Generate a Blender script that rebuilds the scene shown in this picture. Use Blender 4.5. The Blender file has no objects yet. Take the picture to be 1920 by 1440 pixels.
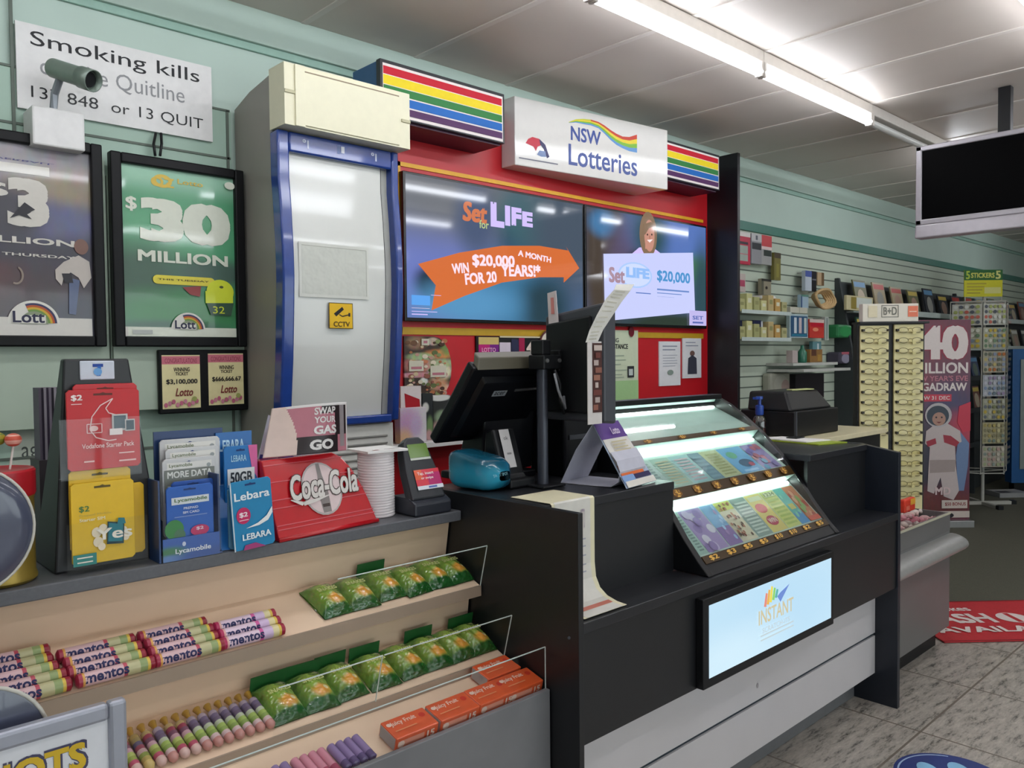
import bpy, bmesh, math, random
from mathutils import Vector, Matrix, Euler
random.seed(7)
SC = bpy.context.scene
COL = SC.collection
PI = math.pi

# ------------------------------------------------------------------ camera
cam_data = bpy.data.cameras.new('camera')
cam_data.sensor_width = 36.0
cam_data.lens = 28.404
cam_data.clip_start = 0.05
cam = bpy.data.objects.new('camera', cam_data)
COL.objects.link(cam)
def cam_matrix(yaw, pitch, roll, loc):
    f = Vector((math.sin(yaw)*math.cos(pitch), math.cos(yaw)*math.cos(pitch), math.sin(pitch)))
    r = Vector((math.cos(yaw), -math.sin(yaw), 0)); u = r.cross(f)
    r2 = r*math.cos(roll) + u*math.sin(roll); u2 = -r*math.sin(roll) + u*math.cos(roll)
    m = Matrix((r2, u2, -f)).transposed().to_4x4(); m.translation = loc
    return m
cam.matrix_world = cam_matrix(math.radians(43.336), math.radians(-1.919), math.radians(-0.578), Vector((0, 0, 1.5)))
SC.camera = cam

# ------------------------------------------------------------------ world, exposure
SC.view_settings.view_transform = 'Standard'
SC.view_settings.look = 'None'
SC.view_settings.gamma = 1.0
SC.view_settings.use_curve_mapping = False
SC.view_settings.exposure = 0.80
wd = bpy.data.worlds.new('world'); SC.world = wd; wd.use_nodes = True
wd.node_tree.nodes['Background'].inputs[0].default_value = (0.85, 0.93, 1, 1)
wd.node_tree.nodes['Background'].inputs[1].default_value = 0.6
# added fill light outside an unseen shop front, brightening counter fronts and floor
fill_data = bpy.data.lights.new('shopfront_fill', 'AREA'); fill_data.shape = 'RECTANGLE'; fill_data.size = 9.4; fill_data.size_y = 2.1
fill_data.energy = 75; fill_data.color = (0.93, 0.96, 1.0)
sky = bpy.data.objects.new('shopfront_fill', fill_data); COL.objects.link(sky)
sky.location = (2.5, -5.35, 1.35); sky.rotation_euler = (math.radians(90), 0, 0)
TUBE_POWER = 13.0      # emission strength of the fluorescent tubes (their light comes from the lamp builder)

# ------------------------------------------------------------------ materials
def lin(c):
    if isinstance(c, str):
        c = c.lstrip('#'); c = tuple(int(c[i:i+2], 16)/255 for i in (0, 2, 4))
    return tuple((x/12.92 if x <= 0.04045 else ((x+0.055)/1.055)**2.4) for x in c) + (1.0,)
MATS = {}
def mat(name, col, rough=0.5, metal=0.0, noise=0.06, scale=30.0, bump=0.0, bscale=None, coat=0.0, emit=0.0, spec=0.5, stretch=None):
    """principled with a noise-varied colour"""
    if name in MATS: return MATS[name]
    m = bpy.data.materials.new(name); m.use_nodes = True
    nt = m.node_tree; n = nt.nodes; b = n['Principled BSDF']
    c = lin(col)
    tc = n.new('ShaderNodeTexCoord'); nz = n.new('ShaderNodeTexNoise'); nz.inputs['Scale'].default_value = scale; nz.inputs['Detail'].default_value = 3
    src = tc.outputs['Object']
    if stretch:
        mp = n.new('ShaderNodeMapping'); mp.inputs['Scale'].default_value = stretch
        nt.links.new(src, mp.inputs['Vector']); src = mp.outputs['Vector']
    nt.links.new(src, nz.inputs['Vector'])
    mx = n.new('ShaderNodeMix'); mx.data_type = 'RGBA'
    mx.inputs[6].default_value = tuple(max(0, x*(1-noise*1.6)) for x in c[:3]) + (1,)
    mx.inputs[7].default_value = tuple(min(1, x*(1+noise*1.6)) for x in c[:3]) + (1,)
    nt.links.new(nz.outputs['Fac'], mx.inputs[0])
    b.inputs['Roughness'].default_value = rough; b.inputs['Metallic'].default_value = metal
    b.inputs['Specular IOR Level'].default_value = spec
    b.inputs['Coat Weight'].default_value = coat; b.inputs['Coat Roughness'].default_value = 0.06
    if emit > 0:
        b.inputs['Base Color'].default_value = (0.01, 0.01, 0.01, 1)
        nt.links.new(mx.outputs[2], b.inputs['Emission Color']); b.inputs['Emission Strength'].default_value = emit
    else:
        nt.links.new(mx.outputs[2], b.inputs['Base Color'])
    if bump > 0:
        n2 = n.new('ShaderNodeTexNoise'); n2.inputs['Scale'].default_value = bscale or scale; n2.inputs['Detail'].default_value = 2
        nt.links.new(tc.outputs['Object'], n2.inputs['Vector'])
        bp = n.new('ShaderNodeBump'); bp.inputs['Strength'].default_value = bump; bp.inputs['Distance'].default_value = 0.02
        nt.links.new(n2.outputs['Fac'], bp.inputs['Height'])
        nt.links.new(bp.outputs['Normal'], b.inputs['Normal'])
        if coat > 0: nt.links.new(bp.outputs['Normal'], b.inputs['Coat Normal'])
    MATS[name] = m
    return m
def ink(col, rough=0.45, coat=0.0, bump=0.0, bscale=6):
    k = 'ink_%s_%s_%s' % (col.lstrip('#'), rough, coat) + ('w' if bump else '')
    return mat(k, col, rough=rough, noise=0.03, scale=60, spec=0.3, coat=coat, bump=bump, bscale=bscale)
GLOWK = 0.66      # screen brightness
def glow(col, e):
    return mat('glow_%s_%s' % (col.lstrip('#'), e), col, rough=0.06, noise=0.0, emit=e*GLOWK)
def blobmat(name, base, blobs, rough=0.4, emit=0.0, coat=0.0, axes=(0, 2), bump=0.0, bscale=5, mottle=0.0, mscale=20):
    """soft patches of ink over a base colour; blobs are (u, v, ru, rv, colour, softness) in the 0..1 box of the mesh"""
    if name in MATS: return MATS[name]
    m = bpy.data.materials.new(name); m.use_nodes = True
    nt = m.node_tree; n = nt.nodes; b = n['Principled BSDF']; L = nt.links.new
    tc = n.new('ShaderNodeTexCoord'); sx = n.new('ShaderNodeSeparateXYZ'); L(tc.outputs['Generated'], sx.inputs[0])
    nz = n.new('ShaderNodeTexNoise'); nz.inputs['Scale'].default_value = mscale; L(tc.outputs['Generated'], nz.inputs['Vector'])
    def math_(op, a, bb=None):
        q = n.new('ShaderNodeMath'); q.operation = op
        for i, v in enumerate((a, bb)):
            if v is None: continue
            if isinstance(v, (int, float)): q.inputs[i].default_value = v
            else: L(v, q.inputs[i])
        return q.outputs[0]
    rgb = n.new('ShaderNodeRGB'); rgb.outputs[0].default_value = lin(base); cur = rgb.outputs[0]
    U, V = sx.outputs[axes[0]], sx.outputs[axes[1]]
    for (u, v, ru, rv, c, s) in blobs:
        du = math_('DIVIDE', math_('SUBTRACT', U, u), ru); dv = math_('DIVIDE', math_('SUBTRACT', V, v), rv)
        d = math_('SQRT', math_('ADD', math_('MULTIPLY', du, du), math_('MULTIPLY', dv, dv)))
        mr = n.new('ShaderNodeMapRange'); mr.interpolation_type = 'SMOOTHSTEP'
        mr.inputs['From Min'].default_value = 1-s; mr.inputs['From Max'].default_value = 1+s
        mr.inputs['To Min'].default_value = 1; mr.inputs['To Max'].default_value = 0
        L(d, mr.inputs['Value'])
        mx = n.new('ShaderNodeMix'); mx.data_type = 'RGBA'; mx.inputs[7].default_value = lin(c)
        L(mr.outputs[0], mx.inputs[0]); L(cur, mx.inputs[6]); cur = mx.outputs[2]
    if mottle:
        mx = n.new('ShaderNodeMix'); mx.data_type = 'RGBA'; mx.blend_type = 'OVERLAY'; mx.inputs[0].default_value = mottle
        L(cur, mx.inputs[6]); L(nz.outputs['Color'], mx.inputs[7]); cur = mx.outputs[2]
    b.inputs['Roughness'].default_value = rough
    b.inputs['Coat Weight'].default_value = coat; b.inputs['Coat Roughness'].default_value = 0.05
    if emit > 0:
        b.inputs['Base Color'].default_value = (0.01, 0.01, 0.012, 1)
        L(cur, b.inputs['Emission Color']); b.inputs['Emission Strength'].default_value = emit*GLOWK
    else: L(cur, b.inputs['Base Color'])
    if bump > 0:
        n2 = n.new('ShaderNodeTexNoise'); n2.inputs['Scale'].default_value = bscale; n2.inputs['Detail'].default_value = 1
        L(tc.outputs['Object'], n2.inputs['Vector'])
        bp = n.new('ShaderNodeBump'); bp.inputs['Strength'].default_value = bump; bp.inputs['Distance'].default_value = 0.02
        L(n2.outputs['Fac'], bp.inputs['Height']); L(bp.outputs['Normal'], b.inputs['Normal']); L(bp.outputs['Normal'], b.inputs['Coat Normal'])
    MATS[name] = m
    return m
def clear(name, tint=(0.95, 0.98, 0.97), refl=0.08, rough=0.03):
    if name in MATS: return MATS[name]
    m = bpy.data.materials.new(name); m.use_nodes = True
    nt = m.node_tree; n = nt.nodes; n.clear(); L = nt.links.new
    o = n.new('ShaderNodeOutputMaterial'); t = n.new('ShaderNodeBsdfTransparent'); g = n.new('ShaderNodeBsdfGlossy')
    nz = n.new('ShaderNodeTexNoise'); nz.inputs['Scale'].default_value = 15
    mr = n.new('ShaderNodeMapRange'); mr.inputs['To Min'].default_value = refl*0.8; mr.inputs['To Max'].default_value = refl*1.2
    L(nz.outputs['Fac'], mr.inputs['Value'])
    t.inputs[0].default_value = tuple(tint)+(1,); g.inputs['Roughness'].default_value = rough
    mx = n.new('ShaderNodeMixShader'); L(mr.outputs[0], mx.inputs[0])
    L(t.outputs[0], mx.inputs[1]); L(g.outputs[0], mx.inputs[2]); L(mx.outputs[0], o.inputs[0])
    MATS[name] = m
    return m

# ------------------------------------------------------------------ mesh helpers
W = {}                                     # world matrix of every empty / part
def rz(a): return Matrix.Rotation(a, 4, 'Z')
class G:
    """collects shapes in world coordinates; build() links them as ONE mesh object (local to its parent)"""
    def __init__(s): s.v = []; s.f = []; s.m = []; s.mats = []; s.M = None; s.lay = 0
    def mi(s, m):
        if m not in s.mats: s.mats.append(m)
        return s.mats.index(m)
    def add(s, vs, fs, m):
        o = len(s.v); k = s.mi(m)
        for p in vs:
            p = Vector(p); s.v.append(s.M @ p if s.M else p)
        for f in fs: s.f.append([o+i for i in f]); s.m.append(k)
        return s
    def box(s, x0, x1, y0, y1, z0, z1, m):
        x0, x1 = sorted((x0, x1)); y0, y1 = sorted((y0, y1)); z0, z1 = sorted((z0, z1))
        return s.add([(x0,y0,z0),(x1,y0,z0),(x1,y1,z0),(x0,y1,z0),(x0,y0,z1),(x1,y0,z1),(x1,y1,z1),(x0,y1,z1)],
              [(0,3,2,1),(4,5,6,7),(0,1,5,4),(1,2,6,5),(2,3,7,6),(3,0,4,7)], m)
    def hexa(s, p, m):                     # 8 points: bottom ring, top ring
        return s.add(p, [(0,3,2,1),(4,5,6,7),(0,1,5,4),(1,2,6,5),(2,3,7,6),(3,0,4,7)], m)
    def prism(s, pts, ax, a, b, m):
        n = len(pts)
        def mk(p, t): return (t, p[0], p[1]) if ax == 'x' else (p[0], t, p[1]) if ax == 'y' else (p[0], p[1], t)
        vs = [mk(p, a) for p in pts] + [mk(p, b) for p in pts]
        fs = [tuple(range(n)), tuple(range(2*n-1, n-1, -1))] + [(i, n+i, n+(i+1) % n, (i+1) % n) for i in range(n)]
        return s.add(vs, fs, m)
    def tube(s, pts, r, m, n=10, caps=True, r2=None):
        pts = [Vector(p) for p in pts]; k = len(pts); vs = []; fs = []
        for i, p in enumerate(pts):
            d = (pts[min(i+1, k-1)] - pts[max(i-1, 0)]).normalized()
            a = d.cross(Vector((0, 0, 1)))
            if a.length < 1e-3: a = d.cross(Vector((1, 0, 0)))
            a.normalize(); b = d.cross(a)
            rr = r if r2 is None else r + (r2-r)*i/(k-1)
            for j in range(n):
                t = 2*PI*j/n; vs.append(p + a*math.cos(t)*rr + b*math.sin(t)*rr)
        for i in range(k-1):
            for j in range(n): fs.append((i*n+j, i*n+(j+1) % n, (i+1)*n+(j+1) % n, (i+1)*n+j))
        if caps: fs += [tuple(range(n-1, -1, -1)), tuple(range((k-1)*n, k*n))]
        return s.add(vs, fs, m)
    def lathe(s, prof, m, c=(0, 0, 0), n=24, axis='z', mfun=None):
        """prof [(r, h)]; mfun(i) picks a material for ring i"""
        vs = []
        for r, h in prof:
            for j in range(n):
                t = 2*PI*j/n; a, b = r*math.cos(t), r*math.sin(t)
                p = (a, b, h) if axis == 'z' else (h, a, b) if axis == 'x' else (b, h, a)
                vs.append((p[0]+c[0], p[1]+c[1], p[2]+c[2]))
        k = len(prof)
        o = len(s.v); s.add(vs, [], m)
        for i in range(k-1):
            mm = s.mi(mfun(i) if mfun else m)
            for j in range(n):
                s.f.append([o+i*n+j, o+i*n+(j+1) % n, o+(i+1)*n+(j+1) % n, o+(i+1)*n+j]); s.m.append(mm)
        for i, rev in ((0, True), (k-1, False)):
            if prof[i][0] > 1e-6:
                f = [o+i*n+j for j in range(n)]
                s.f.append(f[::-1] if rev else f); s.m.append(s.mi(mfun(min(i, k-2)) if mfun else m))
        return s
    def surf(s, fn, nu, nv, m, mfun=None):
        vs = [fn(i/nu, j/nv) for j in range(nv+1) for i in range(nu+1)]
        o = len(s.v); s.add(vs, [], m)
        for j in range(nv):
            for i in range(nu):
                a = o + j*(nu+1)+i
                s.f.append([a, a+1, a+nu+2, a+nu+1]); s.m.append(s.mi(mfun((i+.5)/nu, (j+.5)/nv) if mfun else m))
        return s
    def ellip(s, c, r, m, n=14, k=8):
        return s.lathe([(max(1e-4, math.sin(PI*i/k)), -math.cos(PI*i/k)) for i in range(k+1)], m, n=n) if False else s._ell(c, r, m, n, k)
    def _ell(s, c, r, m, n, k):
        vs = []; fs = []
        for i in range(k+1):
            a = PI*i/k
            for j in range(n):
                t = 2*PI*j/n
                vs.append((c[0]+r[0]*math.sin(a)*math.cos(t), c[1]+r[1]*math.sin(a)*math.sin(t), c[2]-r[2]*math.cos(a)))
        for i in range(k):
            for j in range(n): fs.append((i*n+j, i*n+(j+1) % n, (i+1)*n+(j+1) % n, (i+1)*n+j))
        return s.add(vs, fs, m)
    # ---- flat ink on a frame
    def frame(s, O, U, V):
        s.O = Vector(O); s.U = Vector(U); s.V = Vector(V); s.N = s.U.cross(s.V).normalized(); s.lay = 0; s.step = 0.0004; return s
    def wall(s, y): return s.frame((0, y, 0), (1, 0, 0), (0, 0, 1))
    def at(s, u, v): return s.O + s.U*u + s.V*v + s.N*(s.lay*s.step + 0.0003)
    def rect(s, u0, u1, v0, v1, m): return s.poly([(u0, v0), (u1, v0), (u1, v1), (u0, v1)], m)
    def poly(s, pts, m, up=True):
        if up: s.lay += 1
        return s.add([s.at(*p) for p in pts], [tuple(range(len(pts)))], m)
    def disc(s, u, v, ru, rv, m, n=24, a0=0, a1=2*PI):
        full = abs(a1-a0-2*PI) < 1e-6
        pts = [(u+ru*math.cos(a0+(a1-a0)*i/n), v+rv*math.sin(a0+(a1-a0)*i/n)) for i in range(n + (0 if full else 1))]
        return s.poly(pts, m)
    def ring(s, u, v, ru, rv, w, m, n=24, a0=0, a1=2*PI):
        s.lay += 1
        for i in range(n):
            t, q = a0+(a1-a0)*i/n, a0+(a1-a0)*(i+1)/n
            s.poly([(u+ru*math.cos(t), v+rv*math.sin(t)), (u+ru*math.cos(q), v+rv*math.sin(q)),
                    (u+(ru-w)*math.cos(q), v+(rv-w)*math.sin(q)), (u+(ru-w)*math.cos(t), v+(rv-w)*math.sin(t))], m, up=False)
        return s
    def band(s, pts, w, m):                # a ribbon along (u, v) points with width w (or list)
        s.lay += 1; n = len(pts)
        for i in range(n-1):
            (a, b), (c, d) = pts[i], pts[i+1]
            L = math.hypot(c-a, d-b) or 1; nx, ny = -(d-b)/L, (c-a)/L
            w0, w1 = (w, w) if not isinstance(w, (list, tuple)) else (w[i], w[i+1])
            s.poly([(a+nx*w0/2, b+ny*w0/2), (a-nx*w0/2, b-ny*w0/2), (c-nx*w1/2, d-ny*w1/2), (c+nx*w1/2, d+ny*w1/2)], m, up=False)
        return s
    def text(s, body, u0, u1, v0, v1, m, bold=0.0, shear=0.0, rot=0.0, arch=0.0):
        """lettering fitted to a box; heavy weights are built from shifted copies"""
        extra = max(0.0, bold-0.002); vs, fs = text_mesh(body, min(bold, 0.0))
        xs = [p[0] for p in vs]; ys = [p[1] for p in vs]
        ax, bx, ay, by = min(xs), max(xs), min(ys), max(ys)
        e = extra*0.72
        eu, ev = e*(u1-u0)/max(0.5, (bx-ax)), e*(v1-v0)/max(0.5, (by-ay))*0.8
        shifts = [(0, 0)] if extra <= 0 else [(-eu, -ev), (eu, -ev), (-eu, ev), (eu, ev), (0, 0), (eu, 0), (-eu, 0)]
        s.lay += 1; cu, cv = (u0+u1)/2, (v0+v1)/2; lay = s.lay
        for k, (du_, dv_) in enumerate(shifts):
            out = []; s.lay = lay + 0.06*k
            for x, y in vs:
                fx = (x-ax)/(bx-ax or 1); fy = (y-ay)/(by-ay or 1)
                u = u0+eu*(extra > 0)+(u1-u0-2*eu*(extra > 0))*fx + du_; v = v0+ev*(extra > 0)+(v1-v0-2*ev*(extra > 0))*fy + dv_
                u += shear*(v-v0); v += arch*(1-(2*fx-1)**2)
                if rot:
                    du, dv = u-cu, v-cv
                    u, v = cu+du*math.cos(rot)-dv*math.sin(rot), cv+du*math.sin(rot)+dv*math.cos(rot)
                out.append(s.at(u, v))
            s.add(out, fs, m)
        s.lay = lay
        return s
    def lines(s, u0, u1, vs, h, m, gaps=0):  # rows of small print, too small to read
        for v in vs: s.rect(u0, u1 - random.random()*gaps*(u1-u0), v, v+h, m)
        return s
    def build(s, name, parent=None, bevel=0, smooth=False, solid=0, sub=0, seg=2):
        me = bpy.data.meshes.new(name)
        inv = W[parent].inverted() if parent is not None else None
        me.from_pydata([tuple(inv @ p) if inv else tuple(p) for p in s.v], [], s.f)
        for m in s.mats: me.materials.append(m)
        me.polygons.foreach_set('material_index', s.m)
        if smooth:
            me.polygons.foreach_set('use_smooth', [True]*len(me.polygons))
        me.update()
        o = bpy.data.objects.new(name, me); COL.objects.link(o)
        if parent is not None: o.parent = parent; W[o] = W[parent].copy()
        else: W[o] = Matrix.Identity(4)
        if solid:
            q = o.modifiers.new('thickness', 'SOLIDIFY'); q.thickness = solid; q.offset = 0
        if sub:
            q = o.modifiers.new('smooth', 'SUBSURF'); q.levels = sub; q.render_levels = sub
        if bevel:
            q = o.modifiers.new('edge', 'BEVEL'); q.width = bevel; q.segments = seg; q.limit_method = 'ANGLE'; q.angle_limit = math.radians(40)
            q.harden_normals = False
        if smooth == 'angle':
            bm = bmesh.new(); bm.from_mesh(me)
            for e in bm.edges:
                if len(e.link_faces) == 2 and e.calc_face_angle(0) > math.radians(35): e.smooth = False
            bm.to_mesh(me); bm.free()
        return o
TXT = {}
def text_mesh(body, bold):
    k = (body, bold)
    if k not in TXT:
        cu = bpy.data.curves.new('letters', 'FONT'); cu.body = body; cu.offset = bold; cu.resolution_u = 3
        ob = bpy.data.objects.new('letters', cu); COL.objects.link(ob)
        dg = bpy.context.evaluated_depsgraph_get()
        me = bpy.data.meshes.new_from_object(ob.evaluated_get(dg))
        TXT[k] = ([(v.co.x, v.co.y) for v in me.vertices], [tuple(p.vertices) for p in me.polygons])
        bpy.data.objects.remove(ob); bpy.data.curves.remove(cu); bpy.data.meshes.remove(me)
    return TXT[k]
def tag(o, label, cat, group=None, kind=None):
    o['label'] = label; o['category'] = cat
    if group: o['group'] = group
    if kind: o['kind'] = kind
    return o
def T(name, label, cat, loc=(0, 0, 0), rot=(0, 0, 0), group=None):
    o = bpy.data.objects.new(name, None); COL.objects.link(o)
    o.location = loc; o.rotation_euler = rot; o.empty_display_size = 0.05
    W[o] = Matrix.Translation(loc) @ Euler(rot).to_matrix().to_4x4()
    return tag(o, label, cat, group)
def structure(o): o['kind'] = 'structure'; return o
def dup(root, loc, rot=(0, 0, 0), label=None, group=None, swap=None):
    """a copy of a thing with its parts and sub-parts (mesh data shared)"""
    def cp(o, par):
        c = o.copy(); COL.objects.link(c)
        if par: c.parent = par
        if swap and c.type == 'MESH':
            for sl in c.material_slots:
                if sl.material in swap: r = swap[sl.material]; sl.link = 'OBJECT'; sl.material = r
        for ch in list(o.children): cp(ch, c)
        return c
    r = cp(root, None); r.location = loc; r.rotation_euler = rot
    if label: r['label'] = label
    if group: r['group'] = group
    return r
ORD = ['first','second','third','fourth','fifth','sixth','seventh','eighth','ninth','tenth','eleventh','twelfth','thirteenth','fourteenth','fifteenth','sixteenth','seventeenth','eighteenth']

# ------------------------------------------------------------------ shared materials
BLACK = mat('black_laminate', '#1b1c1f', 0.38, noise=0.1)
BLACKP = mat('black_plastic', '#121316', 0.42, spec=0.35)
DGREY = mat('dark_grey_plastic', '#3a3c42', 0.45)
WHITE = mat('white_paint', '#d9d7d5', 0.4)
WPAPER = mat('white_paper', '#e6e4e2', 0.6)
SAGE = mat('sage_wall_paint', '#b1c4b9', 0.55, noise=0.04, scale=4)
SAGEB = mat('sage_board', '#a8b7a5', 0.5, noise=0.06, scale=6)
CREAM = mat('cream_plastic', '#ded9bd', 0.45, noise=0.03)
BEIGE = mat('beige_laminate', '#e3c7ab', 0.5, noise=0.04, scale=10)
CHROME = mat('brushed_steel', '#b9b9b9', 0.3, metal=0.9)
ACRYL = clear('clear_acrylic', (0.985, 0.99, 0.99), 0.02)
ACEDGE = mat('acrylic_edge', '#c3cfcb', 0.2)

# ================================================================== THE ROOM
CEIL = 2.9
# floor: marbled tiles with grout lines
def floor_material():
    m = bpy.data.materials.new('marbled_floor_tile'); m.use_nodes = True
    nt = m.node_tree; n = nt.nodes; b = n['Principled BSDF']; L = nt.links.new
    tc = n.new('ShaderNodeTexCoord'); mp = n.new('ShaderNodeMapping'); L(tc.outputs['Object'], mp.inputs['Vector'])
    mp.inputs['Rotation'].default_value = (0, 0, math.radians(20)); mp.inputs['Scale'].default_value = (3.5, 13, 1)
    nz = n.new('ShaderNodeTexNoise'); nz.inputs['Scale'].default_value = 2.2; nz.inputs['Detail'].default_value = 12; nz.inputs['Roughness'].default_value = 0.78; nz.inputs['Distortion'].default_value = 0.15
    L(mp.outputs[0], nz.inputs['Vector'])
    cr = n.new('ShaderNodeValToRGB'); e = cr.color_ramp.elements
    e[0].position = 0.37; e[0].color = lin('#55534f'); e[1].position = 0.68; e[1].color = lin('#c9c1b6')
    k = e.new(0.47); k.color = lin('#a39c93'); L(nz.outputs['Fac'], cr.inputs[0])
    br = n.new('ShaderNodeTexBrick'); br.inputs['Scale'].default_value = 1.0; br.offset = 0.0
    br.inputs['Brick Width'].default_value = 0.6; br.inputs['Row Height'].default_value = 0.6; br.inputs['Mortar Size'].default_value = 0.005; br.inputs['Mortar Smooth'].default_value = 0.2
    mp2 = n.new('ShaderNodeMapping'); mp2.inputs['Location'].default_value = (0.27, 0.008, 0); L(tc.outputs['Object'], mp2.inputs['Vector']); L(mp2.outputs[0], br.inputs['Vector'])
    mx = n.new('ShaderNodeMix'); mx.data_type = 'RGBA'; L(br.outputs['Fac'], mx.inputs[0]); L(cr.outputs[0], mx.inputs[6]); mx.inputs[7].default_value = lin('#786e63')
    L(mx.outputs[2], b.inputs['Base Color']); b.inputs['Roughness'].default_value = 0.32
    return m
g = G(); g.box(-4, 13.5, -5, 3.1, -0.1, 0, floor_material()); structure(g.build('floor'))
# darker carpet beyond the tiles
CARPET = mat('olive_carpet', '#5a594c', 0.9, noise=0.25, scale=180, bump=0.3)
g = G(); g.prism([(4.47, 1.85), (9.07, -2.3), (13.4, -2.3), (13.4, 3.09), (4.47, 3.09)], 'z', 0.0, 0.003, CARPET); structure(g.build('floor_carpet'))
# ceiling with flat battens over the sheet joints
CEILM = mat('ceiling_paint', '#cdc3ba', 0.5, noise=0.05, scale=3)
BATT = mat('ceiling_batten', '#d6cec7', 0.5, noise=0.04, scale=6)
g = G(); g.box(-4, 13.5, -5, 3.1, CEIL, CEIL+0.1, CEILM)
for i in range(-9, 21):
    x = 1.725 + i*0.578
    g.box(x-0.014, x+0.014, -5, 3.1, CEIL-0.005, CEIL+0.01, BATT)
structure(g.build('ceiling'))
g = G(); g.box(-4, 13.5, 3.1, 3.2, 0, CEIL, SAGE); structure(g.build('wall_back'))
WFRONT = mat('shop_white_wall', '#c9cbc6', 0.6)
g = G(); g.box(-4.1, -4, -5, 3.1, 0, CEIL, WFRONT); structure(g.build('wall_left'))
g = G(); g.box(13.5, 13.6, -5, 3.1, 0, CEIL, WFRONT); structure(g.build('wall_right'))
g = G()
for a, b, c, d in ((-4, -2.2, 0, CEIL), (7.2, 13.5, 0, CEIL), (-2.2, 7.2, 0, 0.3), (-2.2, 7.2, 2.4, CEIL)): g.box(a, b, -5.1, -5, c, d, WFRONT)
structure(g.build('wall_front'))
g = G()
for k in range(5): g.box(-2.2+2.35*k-0.03, -2.2+2.35*k+0.03, -5.09, -5.02, 0.3, 2.4, CHROME)
for z in (0.3, 2.36): g.box(-2.2, 7.2, -5.09, -5.02, z, z+0.04, CHROME)
o = structure(g.build('added_window'))  # unseen window added so the fill light can enter
g = G(); g.box(-2.2, 7.2, -5.06, -5.055, 0.34, 2.36, clear('window_glass', refl=0.06)); g.build('window_pane', o)
# cornice band and green rail
g = G(); g.box(-4, 13.5, 3.07, 3.1, 2.765, CEIL, SAGE); g.box(-4, 13.5, 3.085, 3.1, 2.735, 2.765, mat('sage_shadow_bead', '#93b3a5', 0.5)); structure(g.build('trim_1', bevel=0.003))
g = G(); g.box(4.78, 13.5, 3.06, 3.1, 2.385, 2.45, mat('bottle_green_rail', '#3d7466', 0.45)); structure(g.build('trim_2', bevel=0.004))
# slotted display boards on the back wall
SLAT = mat('slatboard', '#b4bfae', 0.45, noise=0.05, scale=5)
GROOVE = mat('slat_groove', '#5c665c', 0.6)
g = G(); g.box(4.78, 13.5, 3.075, 3.1, 0.3, 2.385, SLAT)
z = 2.33
while z > 0.4:
    g.box(4.78, 13.5, 3.073, 3.0755, z, z+0.009, GROOVE); z -= 0.0765
structure(g.build('wall_slatboard'))
g = G(); g.box(-4, 1.405, 3.085, 3.1, 0.3, 2.475, mat('slatboard_sage', '#9fb8a8', 0.5, noise=0.05, scale=5))
for z in (2.47, 2.285, 2.1, 1.915, 1.73, 1.545, 1.36, 1.175, 0.99):
    g.box(-4, 1.40, 3.08, 3.0855, z, z+0.008, GROOVE)
g.box(1.385, 1.395, 3.08, 3.0855, 0.3, 2.475, GROOVE); g.box(0.655, 0.665, 3.078, 3.0855, 2.2, 2.74, GROOVE)
structure(g.build('wall_slatboard'))

# ================================================================== FLUORESCENT LIGHTS
TUBE = mat('lit_tube', '#f4f8ff', 0.3, noise=0.0, emit=TUBE_POWER)
TUBEOFF = mat('unlit_tube', '#dcdcd8', 0.3)
BATTENM = mat('fitting_enamel', '#cfc8c0', 0.4)
def fitting(x0, y, lit, label, z=CEIL, L=1.17):
    t = T('fluorescent_light', label, 'light', (x0+L/2, y, z-0.002), group='ceiling fluorescent lights')
    g = G(); g.box(x0-0.009, x0+L+0.009, y-0.028, y+0.028, z-0.058, z-0.002, BATTENM); g.build('fitting_body', t, bevel=0.006)
    g = G(); g.tube([(x0, y-0.012, z-0.1), (x0+L, y-0.012, z-0.1)], 0.019, TUBE if lit else TUBEOFF, n=14); g.build('tube', t, smooth='angle')
    for xx in (x0-0.002, x0+L-0.008):
        g = G(); g.box(xx-0.004, xx+0.014, y-0.03, y+0.008, z-0.122, z-0.05, BATTENM); g.build('tube_holder', t, bevel=0.004)
    return t
fitting(2.262, 1.962, True, 'lit ceiling tube light nearest the top edge, over the lottery sign')
fitting(3.452, 1.962, True, 'lit ceiling tube light ending just before the unlit tube')
fitting(4.642, 1.962, False, 'unlit ceiling tube light running behind the hanging black monitor')
fitting(5.84, 1.962, True, 'lit ceiling tube light hidden past the hanging black monitor')
fitting(1.072, 1.962, True, 'lit ceiling tube light over the confectionery ledge')
for x in (-1.31, -0.12, 9.4): fitting(x, 1.962, True, 'lit ceiling tube light in the same row as the counter lights')
for row, y, xs in (('second', 0.9, (-1.2, 0.6, 1.8, 3.3, 5.05, 6.7)), ('third', -0.3, (-1.2, 0.9, 2.6, 3.9, 6.2)), ('last', -2.6, (-2, 0.5, 2.6, 5, 9))):
    for x in xs: fitting(x, y, True, 'lit ceiling tube light in the %s row behind the viewer' % row)

# ================================================================== WALL ABOVE THE LEDGE (LEFT)
BLK = ink('#1c1c1f')
t = T('quit_smoking_sign', 'white rectangular sign reading Smoking kills on the sage wall', 'sign', (1.0, 3.085, 2.34))
g = G(); g.box(0.6693, 1.3253, 3.07, 3.079, 2.3391, 2.623, WHITE)
g.build('board', t)
g = G().wall(3.07)
g.text('Smoking kills', 0.7118,1.2779,2.5384,2.6016, BLK, bold=0.004)
GREYT = ink('#8d8d8f')
g.text('call the Quitline', 0.7384, 1.2198, 2.4539, 2.5215, GREYT)
g.text('137 848  or 13 QUIT', 0.7101,1.2884,2.3736,2.4192, BLK, bold=-0.004)
g.build('lettering', t)
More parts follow.
